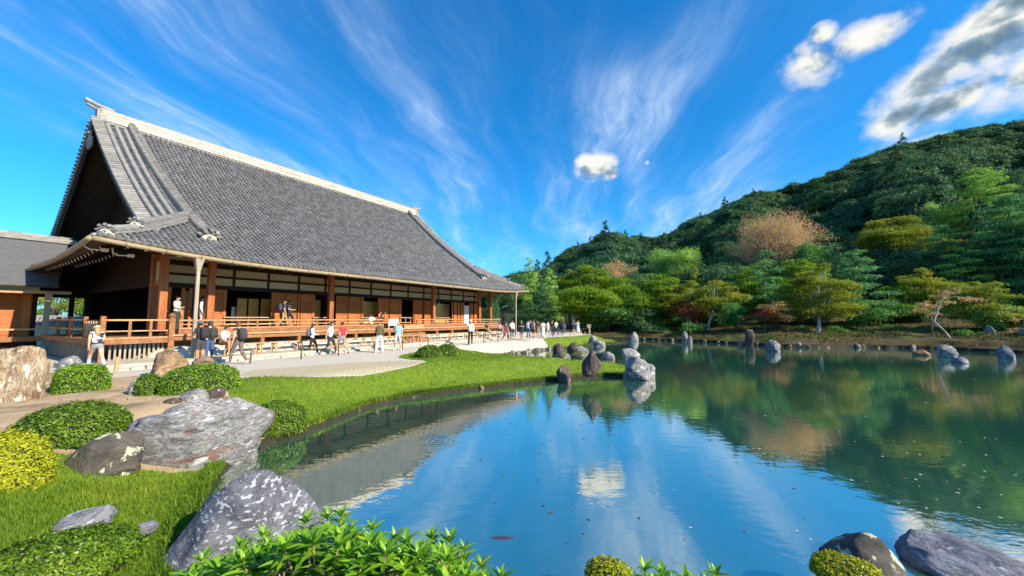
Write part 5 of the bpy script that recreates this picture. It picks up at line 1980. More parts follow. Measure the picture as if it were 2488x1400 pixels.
def build_azalea(label, tops, extra, base_y, seed, size=0.115, n_named=17):
    rnd = random.Random(seed)
    LV, LF = leaf_shape()
    me = bpy.data.meshes.new('leaf')
    me.from_pydata([tuple(v) for v in LV], [], [tuple(f) for f in LF])
    me.polygons.foreach_set('use_smooth', [True] * len(me.polygons))
    me.materials.append(M_AZ)
    c = at_y(sum(t[0] for t in tops) / len(tops), 1400, base_y)
    root = empty('azalea_bush', (c.x, base_y - 0.15, gz(c.x, base_y - 0.15)))
    tag(root, label, 'bush')
    inv = Vector(root.location)
    V, F, mi = [], [], []
    nb = 0
    SV = MB()

    def place(h, az, pit, ln, base, tip):
        d = (tip - base)
        p = base + d * h
        q = Quaternion((0, 0, 1), az) @ Quaternion((1, 0, 0), pit)
        return p, q, ln
    for i, (px, py, Y) in enumerate(list(tops) + list(extra)):
        tip = at_y(px, py, Y) - inv - Vector((0, 0, size * 0.55))
        base = Vector((tip.x * 0.86 + rnd.uniform(-0.05, 0.05), tip.y * 0.8 + rnd.uniform(-0.05, 0.03), max(0.0, tip.z - rnd.uniform(0.26, 0.36))))
        mid = base.lerp(tip, 0.5) + Vector((rnd.uniform(-0.02, 0.02), rnd.uniform(-0.02, 0.02), 0))
        named = i < n_named and i < len(tops)
        if named:
            mb = MB()
            mb.tube([base, mid, tip], [0.006, 0.005, 0.0035], 6)
            sh = mb.build('shoot', M_STEM, root)
        else:
            SV.tube([base, mid, tip], [0.006, 0.005, 0.0035], 5, 0)
        for (h, az, pit, ln) in shoot_leaves(rnd, size):
            p, q, ln = place(h, az, pit, ln, base, tip)
            if named:
                o = bpy.data.objects.new('leaf', me)
                col.objects.link(o)
                o.parent = sh
                o.location = p
                o.rotation_mode = 'QUATERNION'
                o.rotation_quaternion = q
                o.scale = (ln, ln, ln)
            else:
                M = np.array(q.to_matrix())
                V.append((LV * ln) @ M.T + np.array(p))
                F.append(LF + nb)
                nb += len(LV)
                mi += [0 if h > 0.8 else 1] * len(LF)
    if V:
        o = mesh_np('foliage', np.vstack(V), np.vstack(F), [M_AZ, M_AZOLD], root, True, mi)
        tag(o, kind='stuff')
        SV.build('twigs', M_STEM, root)


def azalea_all():
    rnd = random.Random(5)
    tops = [(492, 1340, 2.75), (540, 1356, 2.6), (588, 1308, 2.85), (640, 1282, 2.9), (652, 1306, 2.75), (706, 1288, 2.9), (744, 1246, 3.0), (798, 1238, 2.95), (832, 1232, 3.0), (790, 1275, 2.75),
            (905, 1262, 3.0), (895, 1292, 2.8), (960, 1290, 2.95), (985, 1296, 2.8), (1052, 1288, 3.0), (1092, 1292, 2.95), (1128, 1314, 2.95), (1170, 1354, 2.9), (1218, 1380, 2.9)]
    extra = []
    for _ in range(300):
        x = rnd.uniform(455, 1235)
        edge = np.interp(x, [450, 500, 640, 740, 830, 910, 1000, 1060, 1130, 1180, 1235], [1365, 1345, 1300, 1270, 1252, 1280, 1305, 1300, 1335, 1370, 1395])
        y = edge + 18 + rnd.random() ** 1.3 * 190
        extra.append((x, y, rnd.uniform(2.2, 2.95)))
    build_azalea('leafy azalea bush with upright bright shoots filling the bottom centre', tops, extra, 2.75, 5)
    tops2 = [(1566, 1362, 2.7), (1610, 1374, 2.6), (1664, 1386, 2.6), (1738, 1374, 2.75)]
    extra2 = [(1590, 1396, 2.5), (1640, 1402, 2.5), (1700, 1404, 2.5), (1720, 1396, 2.6), (1540, 1400, 2.6)]
    build_azalea('few glossy azalea sprigs poking up at the bottom edge beside the yellowish bush', tops2, extra2, 2.55, 9, 0.10, 0)


azalea_all()


# ------------------------------------------------------------------ path posts, rope, sign post
ORD = ['first', 'second', 'third', 'fourth', 'fifth', 'sixth', 'seventh', 'eighth', 'ninth', 'tenth', 'eleventh', 'twelfth', 'thirteenth', 'fourteenth', 'fifteenth', 'sixteenth', 'seventeenth', 'eighteenth']


def build_posts():
    m_p = pmat('stake_wood', (0.06, 0.045, 0.035), (0.13, 0.10, 0.075), 6.0, 0.85, 0.4, 20, stretch=(3, 3, 1), rand=0.2)
    m_l = pmat('new_stake_wood', (0.34, 0.22, 0.12), (0.50, 0.34, 0.19), 6.0, 0.8, 0.4, 20, stretch=(3, 3, 1))
    m_r = pmat('rope', (0.30, 0.24, 0.14), (0.42, 0.35, 0.22), 30.0, 0.95)
    ts = [1.02, 3.18, 5.1, 7.3, 9.35, 11.5, 13.6, 15.7, 17.65, 19.6, 21.3, 23.4, 25.6, 27.8, 30.0, 32.2, 34.5]
    mb = MB()
    mb.tube([(0, 0, -0.15), (0, 0, 0.0), (0, 0, 0.58), (0, 0, 0.62)], [0.036, 0.036, 0.034, 0.026], 8)
    tops = []
    o0 = mb.build('path_post', m_p, smooth=False)
    for i, t in enumerate(ts):
        p = hall_w(t, -2.9, 0)
        o = o0 if i == 0 else o0.copy()
        if i:
            col.objects.link(o)
        o.location = (p.x, p.y, gz(p.x, p.y))
        o.rotation_euler = (random.uniform(-0.04, 0.04), random.uniform(-0.04, 0.04), random.uniform(0, 6))
        tag(o, f'short dark wooden stake by the gravel path, {ORD[i]} counting away from the corridor', 'post', 'stakes along the gravel path')
        tops.append(Vector((p.x, p.y, o.location.z + 0.56)))
    p = at_z(279, 912, 0)
    mb = MB()
    mb.tube([(0, 0, -0.15), (0, 0, 0.0), (0.06, 0, 0.60), (0.06, 0, 0.62)], [0.058, 0.058, 0.052, 0.045], 10)
    o = mb.build('path_post', m_l)
    o.location = (p.x, p.y, gz(p.x, p.y))
    tag(o, 'thick light-brown wooden stake beside the striding woman', 'post', 'stakes along the gravel path')
    tops.insert(0, Vector((p.x + 0.06, p.y, o.location.z + 0.52)))
    for i, (a, b) in enumerate(zip(tops[:-1], tops[1:])):
        mb = MB()
        n = 8
        sag = 0.10 if (b - a).length < 3.2 else 0.14
        pts = [a.lerp(b, j / n) - Vector((0, 0, sag * 4 * (j / n) * (1 - j / n))) for j in range(n + 1)]
        mb.tube(pts, 0.009, 5)
        o = mb.build('rope', m_r)
        tag(o, f'thin slack rope between path stakes, {ORD[i]} span counting away from the corridor', 'rope', 'ropes along the gravel path')
    # far end: pale stakes and a sign post
    for i, (px, py) in enumerate(((1395, 812), (1411, 810), (1421, 810))):
        q = at_z(px, py, 0)
        o = o0.copy()
        o.data = o0.data.copy()
        o.data.materials.clear()
        o.data.materials.append(M_POST)
        col.objects.link(o)
        o.location = (q.x, q.y, gz(q.x, q.y))
        o.scale = (1.3, 1.3, 1.15)
        tag(o, ['pale short stake right of the pale blue dress at the far path end', 'middle one of three pale stakes left of the boxed sign', 'pale short stake nearest the boxed sign at the far path end'][i], 'post', 'pale stakes at the far path end')
    q = at_z(1432.5, 810, 0)
    r = empty('sign_post', (q.x, q.y, gz(q.x, q.y)))
    tag(r, 'wooden post with a small boxed sign at the far end of the path', 'sign post')
    mb = MB()
    mb.box(-0.09, 0.09, -0.09, 0.09, -0.1, 1.75)
    mb.build('post', M_POST, r)
    mb = MB()
    mb.box(-0.32, 0.14, -0.16, -0.092, 1.35, 1.75)
    mb.box(-0.36, 0.2, -0.2, 0.12, 1.751, 1.80)
    mb.build('sign_box', M_POST, r)


build_posts()


def build_floaters():
    """fallen leaves and petals drifting on the pond"""
    rnd = np.random.default_rng(21)
    V, F, mi = [], [], []
    pts = []
    for (x0, x1, y0, y1, n) in ((1050, 1500, 1000, 1250, 45), (1560, 2480, 900, 1120, 120), (1300, 2480, 1120, 1330, 30), (2100, 2480, 1150, 1280, 25), (1380, 1700, 930, 1000, 25)):
        for _ in range(n):
            pts.append((rnd.uniform(x0, x1), rnd.uniform(y0, y1)))
    nb = 0
    for (a, b) in pts:
        p = at_z(a, b, WATER_Z + 0.004)
        r = rnd.uniform(0.010, 0.026) * (0.6 + 0.05 * p.y)
        k = 6
        th = rnd.uniform(0, 6.28)
        ring = [(p.x + r * cos(th + 6.283 * j / k) * (1.6 if j % 3 == 0 else 1.0), p.y + r * sin(th + 6.283 * j / k), WATER_Z + 0.004 + rnd.uniform(0, 0.006)) for j in range(k)]
        V += ring
        F += [(nb, nb + 1, nb + 2, nb + 3), (nb, nb + 3, nb + 4, nb + 5)]
        m = int(rnd.random() < (0.55 if a > 1600 else 0.12))
        mi += [m, m]
        nb += k
    M1 = pmat('drifting_leaf', (0.08, 0.06, 0.045), (0.16, 0.12, 0.07), 9.0, 0.7)
    M2 = pmat('drifting_petal', (0.34, 0.34, 0.30), (0.48, 0.47, 0.42), 9.0, 0.8)
    o = mesh_np('floating_leaves', np.array(V), np.array(F), [M1, M2], mi=mi)
    tag(o, 'fallen leaves and pale petals drifting on the pond', 'leaves', kind='stuff')
    # a carp whose back just breaks the surface
    c = at_z(1215, 1309, WATER_Z)
    mb = MB()
    n = 14
    pts, rad = [], []
    for i in range(n + 1):
        t = i / n
        pts.append((-0.33 + 0.66 * t, 0.03 * sin(t * 5), 0))
        rad.append(0.02 + 0.075 * (sin(pi * min(1, t * 1.02)) ** 0.7) * (1 - 0.35 * (1 - t)))
    mb.tube(pts, rad, 12, squash=0.9)
    body = MB()
    root = empty('carp', (c.x, c.y, WATER_Z - 0.062), radians(8))
    tag(root, 'dark carp swimming just under the pond surface', 'fish')
    m_f = pmat('carp_skin', (0.03, 0.025, 0.04), (0.08, 0.06, 0.08), 14.0, 0.4, 0.3, 60)
    mb.build('body', m_f, root, smooth=True)
    f = MB()
    f.add([(-0.31, 0.0, 0.0), (-0.46, 0.07, 0.03), (-0.42, 0.0, 0.01), (-0.46, -0.07, 0.02)], [(0, 1, 2), (0, 2, 3)])
    f.build('tail_fin', m_f, root)


build_floaters()


def build_litter():
    """fallen leaves on lawn, earth and path edge, and low growth on the far bank"""
    r2 = np.random.default_rng(31)
    P = []
    for (x0, x1, y0, y1, n) in ((-9, -3.6, 3.2, 8, 150), (-12, -5.5, 8, 13, 260), (-6, 6, 9.5, 21, 260), (-9, 3, 17, 27, 120)):
        q = np.column_stack([r2.uniform(x0, x1, n), r2.uniform(y0, y1, n)])
        q = q[poly_sd(q, POND) > 0.1]
        P.append(np.column_stack([q, ground_h(q) + 0.02 + r2.random(len(q)) * 0.05]))
    P = np.vstack(P)
    nr = np.tile(np.array([0, 0, 1.0]), (len(P), 1))
    V, F = leaf_quads(P, nr, 0.055, 0.018, 0.7)
    M = leafmat('fallen_leaves', [(0.0, (0.12, 0.06, 0.02)), (0.5, (0.30, 0.16, 0.05)), (1.0, (0.45, 0.30, 0.08))], 0.8, 0.15)
    tag(mesh_np('fallen_leaves', V, F, M), 'scattered dry leaves on the lawn and bare earth', 'leaves', kind='stuff')
    n = 48000
    q = np.column_stack([r2.uniform(9, 48, n), r2.uniform(27, 62, n)])
    sd = poly_sd(q, POND)
    ms = poly_sd(q, MOSS)
    clump = np.array([mnoise.noise((a * 0.35, b * 0.35, 3.0)) for a, b in q])
    q = q[(sd > 0.15) & (sd < 16) & (ms < -0.2) & (clump + r2.normal(0, 0.12, n) > -0.05)]
    P = np.column_stack([q, ground_h(q) - 0.02])
    V, F = blades(P, None, 0.10, 0.30, 0.035, 1.3)
    M = leafmat('bank_plants', [(0.0, (0.03, 0.055, 0.01)), (0.5, (0.085, 0.085, 0.018)), (0.85, (0.14, 0.13, 0.02)), (1.0, (0.22, 0.13, 0.03))], 0.8, 0.2, 0.4, 0.6)
    tag(mesh_np('bank_undergrowth', V, F, M), 'low moss and undergrowth covering the far bank', 'undergrowth', kind='stuff')


build_litter()
# ------------------------------------------------------------------ trees
TM = {
    'green': leafmat('maple_green', [(0.0, (0.042, 0.133, 0.014)), (0.4, (0.114, 0.254, 0.019)), (0.75, (0.257, 0.366, 0.021)), (1.0, (0.459, 0.487, 0.035))], 0.6, 0.35, 0.5, 0.62),
    'olive': leafmat('maple_olive', [(0.0, (0.071, 0.134, 0.015)), (0.4, (0.159, 0.232, 0.020)), (0.75, (0.307, 0.323, 0.031)), (1.0, (0.543, 0.378, 0.061))], 0.6, 0.35, 0.45, 0.62),
    'amber': leafmat('autumn_amber', [(0.0, (0.28, 0.17, 0.07)), (0.45, (0.48, 0.32, 0.15)), (0.8, (0.58, 0.43, 0.22)), (1.0, (0.60, 0.52, 0.22))], 0.7, 0.35, 0.6, 0.5),
    'red': leafmat('maple_red', [(0.0, (0.14, 0.03, 0.012)), (0.5, (0.36, 0.075, 0.04)), (1.0, (0.48, 0.16, 0.06))], 0.6, 0.4, 0.8, 0.5),
    'pine': leafmat('pine_needles', [(0.0, (0.040, 0.132, 0.050)), (0.5, (0.095, 0.278, 0.093)), (0.85, (0.215, 0.459, 0.128)), (1.0, (0.432, 0.627, 0.141))], 0.6, 0.2, 0.5, 0.55),
    'cedar': leafmat('evergreen_bright', [(0.0, (0.077, 0.212, 0.053)), (0.5, (0.230, 0.437, 0.085)), (1.0, (0.583, 0.738, 0.121))], 0.6, 0.25, 0.5, 0.5),
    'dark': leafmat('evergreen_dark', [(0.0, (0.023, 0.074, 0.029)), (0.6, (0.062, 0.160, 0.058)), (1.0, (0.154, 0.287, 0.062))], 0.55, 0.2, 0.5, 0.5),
    'shrub': leafmat('shrub_green', [(0.0, (0.040, 0.133, 0.031)), (0.6, (0.094, 0.250, 0.047)), (1.0, (0.187, 0.374, 0.078))], 0.5, 0.25, 0.7, 0.5),
}
M_BARK = pmat('brown_bark', (0.07, 0.055, 0.045), (0.17, 0.14, 0.115), 3.0, 0.95, 0.6, 14, stretch=(3, 3, 0.8))
M_PALEBARK = pmat('pale_bark', (0.30, 0.29, 0.27), (0.52, 0.51, 0.48), 3.0, 0.9, 0.5, 14, stretch=(3, 3, 1.0), c3=(0.20, 0.20, 0.18))


def pad_leaves(pads, per_m2, size, up=0.7, flat=0.5, tilt=0.85):
    """leaves spread through a set of ellipsoid pads, thick at the skin, thin inside"""
    Vs, Fs = [], []
    nb = 0
    for (c, r) in pads:
        r = np.array(r, float)
        ar = 4 * pi * ((r[0] * r[1]) ** 1.6 / 3 + 2 * (r[0] * r[2]) ** 1.6 / 3) ** (1 / 1.6)
        n = max(12, int(ar * per_m2))
        u = rng.normal(size=(n, 3))
        u /= np.linalg.norm(u, axis=1)[:, None]
        u[:, 2] = np.where(rng.random(n) < up, np.abs(u[:, 2]), u[:, 2])
        rad = 1 - 0.55 * rng.random(n) ** 2.2
        wob = 1 + 0.22 * np.sin(u[:, 0] * 5 + c[0]) * np.cos(u[:, 1] * 4 + c[1]) + 0.10 * rng.normal(size=n)
        P = np.array(c) + u * r * (rad * wob)[:, None]
        nr = u / r
        nr /= np.linalg.norm(nr, axis=1)[:, None]
        nr = nr * (1 - flat) + np.array([0, 0, 1.0]) * flat
        V, F = leaf_quads(P, nr, size, size * 0.34, tilt)
        Vs.append(V)
        Fs.append(F + nb)
        nb += len(V)
    return np.vstack(Vs), np.vstack(Fs)


def limb(mb, a, b, r0, r1, sag=0.0, n=5, rnd=random):
    a, b = Vector(a), Vector(b)
    pts, rs = [], []
    L = (b - a).length
    j1 = Vector((rnd.uniform(-1, 1), rnd.uniform(-1, 1), rnd.uniform(-0.5, 0.5))) * L * 0.07
    for i in range(n + 1):
        t = i / n
        p = a.lerp(b, t) + j1 * sin(pi * t) + Vector((0, 0, sag * sin(pi * t)))
        pts.append(p)
        rs.append(r0 + (r1 - r0) * t)
    mb.tube(pts, rs, 6)


def tree(kind, label, x, Y, ytop, ybot, hw, pal, seed, base_px=None, bark=None, dens=1.0, leaf=None, layers=None, lean=None, cat='tree', name=None, wood=True, group='trees around the pond'):
    """kind: maple (tiers of flat sprays), round (clumps), pine (cloud pads), cone (tall conifer), bare (twiggy), shrub"""
    rnd = random.Random(seed)
    top = at_y(x, ytop, Y)
    bot = at_y(x, ybot, Y)
    w = hw / FPX * Y
    bp = at_y(base_px if base_px else x, 800, Y)
    bz = gz(bp.x, Y)
    base = Vector((bp.x, Y, bz))
    H0, H1 = bot.z, top.z
    ht = max(0.4, H1 - H0)
    root = empty(name or {'maple': 'maple_tree', 'round': 'broadleaf_tree', 'pine': 'pine_tree', 'cone': 'conifer_tree', 'bare': 'bare_tree', 'shrub': 'shrub'}[kind], base)
    tag(root, label, cat if kind != 'shrub' else 'shrub', group)
    off = Vector((top.x - base.x, 0, -bz))
    pads = []
    leaf = leaf or min(0.19, 0.006 * Y * 0.62)
    if kind == 'maple':
        n = layers or max(10, int(9 + 2.2 * w * ht / 3))
        for i in range(n):
            f = (i + 0.5) / n
            zz = H0 + ht * (0.05 + 0.9 * f)
            env = w * (0.55 + 0.45 * sin(pi * min(1, 0.15 + 0.80 * f))) * (1 - 0.45 * max(0, f - 0.55) / 0.45)
            a = rnd.uniform(0, 6.28)
            d = env * sqrt(rnd.uniform(0.05, 0.72))
            r = env * rnd.uniform(0.34, 0.52)
            pads.append(((off.x + d * cos(a), d * sin(a) * 0.8, zz + off.z), (r, r * 0.9, max(0.22, min(ht * 0.13, r * 0.34)))))
    elif kind == 'pine':
        n = layers or max(9, int(7 + 1.6 * w * ht / 4))
        for i in range(n):
            f = (i + 0.5) / n
            zz = H0 + ht * (0.04 + 0.94 * f)
            env = w * (1.0 - 0.62 * f)
            a = i * 2.4 + rnd.uniform(-0.5, 0.5)
            d = env * rnd.uniform(0.35, 0.72) if f < 0.93 else 0.0
            r = max(0.5, env * rnd.uniform(0.40, 0.58))
            pads.append(((off.x + d * cos(a), d * sin(a), zz + off.z), (r, r, max(0.22, r * 0.30))))
    elif kind == 'cone':
        n = layers or 26
        for i in range(n):
            f = (i + 0.5) / n
            zz = H0 + ht * f
            env = w * (1 - 0.80 * f ** 1.5) * (0.9 + 0.2 * rnd.random())
            a = i * 2.399
            d = env * rnd.uniform(0.25, 0.6)
            r = max(0.35, env * rnd.uniform(0.36, 0.55))
            pads.append(((off.x + d * cos(a), d * sin(a), zz + off.z), (r, r, max(0.3, min(r * 0.7, ht / n * 2.2)))))
    else:
        n = layers or max(9, int(8 + 1.8 * w * ht / 4))
        for i in range(n):
            u = Vector((rnd.gauss(0, 1), rnd.gauss(0, 1), rnd.gauss(0.25, 0.9))).normalized() * rnd.uniform(0.35, 0.78)
            cz = (H0 + H1) / 2
            r = rnd.uniform(0.26, 0.42)
            pads.append(((off.x + u.x * w, u.y * w * 0.9, cz + u.z * ht / 2 + off.z), (w * r, w * r, ht * r * 0.62 if kind != 'bare' else ht * r * 0.6)))
    # shift pads into root space: z is stored relative to the base already (off.z = -base z)
    sparse = 0.33 if kind == 'bare' else 1.0
    per = 1.55 / (leaf * leaf) * dens * sparse
    flat = {'maple': 0.75, 'pine': 0.7, 'cone': 0.35, 'round': 0.35, 'bare': 0.2, 'shrub': 0.35}[kind]
    V, F = pad_leaves(pads, per, leaf, 0.72, flat)
    mesh_np('crown', V, F, TM[pal], root)
    if wood and kind != 'shrub':
        mb = MB()
        m = bark or (M_PALEBARK if kind == 'bare' else M_BARK)
        tr = max(0.07, 0.020 * (H1 - bz) + 0.012 * w)
        fork = Vector((off.x * 0.55, 0, max(0.8, (H0 - bz) * 0.9 + ht * 0.12)))
        if lean:
            pts = [Vector((0, 0, -0.3))] + [Vector(p) for p in lean]
            mb.tube(pts, [tr * (0.85 - 0.42 * i / len(pts)) for i in range(len(pts))], 8)
            fork = pts[-1]
        elif kind in ('pine', 'cone'):
            ap = Vector((off.x, 0, H1 - bz - 0.15 * ht))
            limb(mb, (0, 0, -0.4), ap, tr * 1.1, 0.05, 0, 8, rnd)
        elif kind == 'bare':
            for _ in range(5):
                e = Vector((off.x + rnd.uniform(-0.5, 0.5) * w, rnd.uniform(-0.4, 0.4) * w, H0 - bz + ht * rnd.uniform(0.6, 0.8)))
                limb(mb, (rnd.uniform(-0.4, 0.4), rnd.uniform(-0.3, 0.3), -0.3), e, tr * 0.55, 0.05, 0.1 * ht, 7, rnd)
        else:
            limb(mb, (0, 0, -0.4), fork, tr * 1.15, tr * 0.75, 0, 5, rnd)
        for (c, r) in pads:
            c = Vector(c)
            if kind in ('pine', 'cone'):
                f = max(0.1, min(0.95, (c.z - 0.2) / max(0.5, (H1 - bz - 0.15 * ht))))
                s = Vector((off.x * f, 0, c.z - 0.15 * (abs(c.x) + abs(c.y)) * 0.5))
                limb(mb, s, c, tr * 0.32 * (1.1 - f), 0.02, 0.0, 3, rnd)
            elif kind == 'bare':
                for _ in range(5):
                    e = c + Vector((rnd.gauss(0, 0.5) * r[0], rnd.gauss(0, 0.5) * r[1], rnd.gauss(0.3, 0.5) * r[2]))
                    limb(mb, fork.lerp(c, rnd.uniform(0.2, 0.5)), e, tr * 0.22, 0.012, 0.05 * ht, 4, rnd)
            elif not lean or (c - fork).length < 1.9:
                limb(mb, fork if rnd.random() < 0.5 else fork.lerp(c, 0.25), c, tr * (0.12 if lean else 0.36), 0.012, 0.08 * ht, 4, rnd)
        mb.build('trunk', m, root, smooth=True)
    return root


def build_trees():
    T = tree
    # behind the far end of the hall
    T('cone', 'dense bright evergreen rising behind the right end of the temple roof', 1288, 60, 628, 770, 44, 'cedar', 101)
    T('cone', 'paler conifer just right of the bright evergreen behind the hall', 1336, 66, 652, 780, 42, 'cedar', 102, dens=0.9)
    T('cone', 'drooping dark evergreen over the visitors at the far path', 1312, 55, 690, 800, 48, 'dark', 103)
    T('round', 'dark evergreen seen under the right end of the eave', 1222, 58, 690, 800, 40, 'dark', 104)
    T('shrub', 'low dark shrub seen through the open end bay of the hall', 1190, 52, 740, 812, 40, 'dark', 105)
    T('shrub', 'bluish low shrub beyond the rain pipe at the hall corner', 1262, 57, 762, 812, 30, 'shrub', 106)
    # middle of the far bank, left to right
    T('maple', 'large green maple with orange upper left crown behind the path end', 1440, 57, 642, 795, 96, 'green', 107, dens=1.1)
    T('maple', 'orange-tipped small maple crown at the upper left of the large green maple', 1388, 58, 655, 712, 40, 'olive', 108)
    T('bare', 'pale orange thin-leaved tree behind the large green maple', 1494, 68, 634, 715, 50, 'amber', 109)
    T('round', 'low dark green tree overhanging the far path end', 1478, 54, 735, 812, 72, 'shrub', 110)
    T('shrub', 'dark bush at the water under the large green maple', 1560, 52, 745, 828, 66, 'dark', 111)
    T('maple', 'broad yellow-green maple left of the red-tinted maple', 1590, 55, 662, 795, 90, 'green', 112, dens=1.1)
    T('round', 'soft blue-green tree high behind the broad yellow-green maple', 1640, 82, 606, 730, 70, 'cedar', 113)
    T('cone', 'narrow olive conifer behind the red-tinted maple', 1688, 70, 645, 780, 46, 'olive', 114)
    T('maple', 'small maple with red leaves over two pale trunks', 1668, 50, 722, 785, 46, 'red', 115, base_px=1672, bark=M_PALEBARK, dens=0.7)
    T('maple', 'brownish olive maple with a pale straight trunk beside the red maple', 1660, 51.5, 680, 775, 72, 'olive', 116, base_px=1708, bark=M_PALEBARK)
    T('maple', 'olive maple with a forked white trunk standing on the far bank', 1742, 48.5, 680, 762, 66, 'olive', 117, base_px=1718, bark=M_PALEBARK, dens=0.9)
    T('maple', 'yellow-green maple crown above the rounded green shrub tree', 1796, 54, 662, 772, 74, 'green', 118)
    T('shrub', 'bright green round bush above the slim pale upright rock', 1682, 47, 784, 830, 36, 'shrub', 119)
    T('round', 'small rounded green tree leaning over the dark pillar rock', 1790, 46, 738, 798, 50, 'shrub', 120, base_px=1812)
    T('pine', 'dark teal pine in front of the tall pale orange tree', 1858, 52, 605, 770, 64, 'pine', 121, dens=1.1)
    T('bare', 'tall pale orange tree with many white stems below the hill', 1876, 74, 520, 700, 108, 'amber', 122, dens=0.5)
    T('maple', 'low spreading red branch of maple over the far bank', 1858, 45, 748, 785, 62, 'red', 123, dens=0.5, layers=7)
    T('maple', 'orange low maple right of the spreading red branch', 1884, 46.5, 725, 785, 44, 'amber', 124, dens=0.6)
    T('maple', 'full yellow-green maple with pale trunk near the shore', 1988, 42, 640, 778, 86, 'olive', 125, base_px=1985, bark=M_PALEBARK, dens=1.1)
    T('maple', 'green maple filling behind the full yellow-green maple', 1938, 55, 625, 760, 70, 'green', 126)
    T('pine', 'teal pine with twin trunks near the middle of the far shore', 2080, 46, 606, 770, 80, 'pine', 127, base_px=2070, dens=1.1)
    T('round', 'small dark-green tree below the teal twin-trunk pine', 2092, 43.5, 730, 796, 58, 'shrub', 128, base_px=2110)
    T('maple', 'large tawny orange-green maple high on the bank', 2168, 62, 522, 700, 104, 'olive', 129, dens=1.1)
    T('maple', 'flat yellow-green maple spray hanging over the bank hollow', 2180, 46, 690, 775, 76, 'green', 130, base_px=2242, bark=M_PALEBARK, layers=12)
    T('pine', 'blue-green pine between the tawny maple and the tall pine', 2286, 54, 545, 740, 84, 'pine', 131, dens=1.1)
    T('pine', 'tall light-green pine rising above the others before the hill', 2372, 64, 408, 680, 104, 'cedar', 132, dens=1.2, layers=34)
    T('pine', 'great dark pine at the right edge of the far bank', 2448, 49, 470, 770, 122, 'pine', 133, dens=1.2, layers=36)
    T('maple', 'leaning white-trunked tree with a thin orange spray over the far shore', 2318, 35.2, 700, 742, 46, 'amber', 134, base_px=2307, bark=M_PALEBARK, dens=0.45, layers=7,
      lean=[(0.0, 0, 0.0), (-0.45, 0.1, 0.75), (-1.15, 0.2, 1.55), (-0.75, 0.25, 2.3), (-0.25, 0.3, 3.4), (0.3, 0.3, 3.9)])
    T('maple', 'broad olive maple right of the leaning white trunk', 2402, 37.5, 680, 800, 92, 'olive', 165, dens=1.1)
    T('maple', 'small orange maple spray left of the leaning white trunk', 2262, 38, 730, 770, 40, 'amber', 135, dens=0.6, layers=6)
    T('round', 'dark green tree under the maple at the right end of the far shore', 2425, 37, 740, 822, 72, 'shrub', 136)
    T('maple', 'brown-pink low maple at the right edge of the far shore', 2484, 33.5, 765, 818, 34, 'amber', 137, dens=0.6, layers=6)
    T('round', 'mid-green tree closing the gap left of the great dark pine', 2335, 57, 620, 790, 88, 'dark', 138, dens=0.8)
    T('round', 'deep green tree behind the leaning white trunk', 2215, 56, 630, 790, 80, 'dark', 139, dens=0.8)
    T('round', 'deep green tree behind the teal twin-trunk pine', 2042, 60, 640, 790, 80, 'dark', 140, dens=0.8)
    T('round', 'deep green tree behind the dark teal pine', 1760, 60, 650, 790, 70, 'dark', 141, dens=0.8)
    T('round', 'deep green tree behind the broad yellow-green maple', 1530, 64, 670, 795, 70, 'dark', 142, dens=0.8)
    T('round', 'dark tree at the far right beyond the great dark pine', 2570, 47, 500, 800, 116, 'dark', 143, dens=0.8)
    T('pine', 'second blue-green pine left of the great dark pine', 2392, 53, 560, 770, 84, 'pine', 160, dens=1.1)
    T('pine', 'young light-green pine below the tall light-green pine', 2330, 50, 600, 770, 70, 'cedar', 161, dens=1.1)
    T('maple', 'yellow-green maple low between the blue-green pine and the leaning trunk', 2240, 45, 650, 740, 62, 'olive', 162)
    T('round', 'fresh green round tree above the full yellow-green maple', 1960, 66, 600, 720, 60, 'shrub', 163)
    T('maple', 'fresh green maple between the forked white trunk and the dark teal pine', 1822, 58, 640, 760, 60, 'green', 164)
    for i_, (x_, Y_, yt_, yb_, hw_, pal_, lab_) in enumerate((
            (1945, 43.5, 792, 822, 36, 'dark', 'left of the trunk of the full yellow-green maple'), (2030, 42, 796, 826, 34, 'shrub', 'right of the trunk of the full yellow-green maple'),
            (2120, 41, 798, 828, 44, 'dark', 'below the twin-trunk pine'), (2165, 43, 788, 815, 40, 'shrub', 'in the bank hollow'), (2225, 40, 796, 826, 40, 'dark', 'left of the leaning white trunk'),
            (2350, 36, 800, 838, 38, 'shrub', 'right of the leaning white trunk'), (2440, 35, 806, 842, 40, 'dark', 'at the right end of the far shore'), (1600, 50, 790, 826, 36, 'shrub', 'left of the bright green round bush'),
            (1755, 46.5, 800, 828, 32, 'dark', 'left of the dark pillar rock'), (1905, 44, 800, 828, 30, 'shrub', 'above the blue-grey boulder'))):
        T('shrub', 'low bank shrub ' + lab_, x_, Y_, yt_, yb_, hw_, pal_, 170 + i_)
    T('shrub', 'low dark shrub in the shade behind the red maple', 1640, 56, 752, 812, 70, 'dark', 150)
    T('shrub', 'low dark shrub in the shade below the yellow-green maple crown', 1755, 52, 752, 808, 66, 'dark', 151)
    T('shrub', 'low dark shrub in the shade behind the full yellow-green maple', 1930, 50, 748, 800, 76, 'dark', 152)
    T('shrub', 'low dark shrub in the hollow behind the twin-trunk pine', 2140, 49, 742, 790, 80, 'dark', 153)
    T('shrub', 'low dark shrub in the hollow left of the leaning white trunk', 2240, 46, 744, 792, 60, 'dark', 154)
    T('round', 'pale green young tree before the hill right of the tawny maple', 2262, 70, 500, 640, 60, 'cedar', 155)
    T('round', 'round dark crown high at the right edge before the hill', 2455, 82, 420, 560, 70, 'dark', 156, dens=0.8)
    # garden seen through the gallery at the left
    T('maple', 'yellow-green maple seen through the gallery between corridor and hall', 140, 42, 690, 772, 60, 'olive', 144)
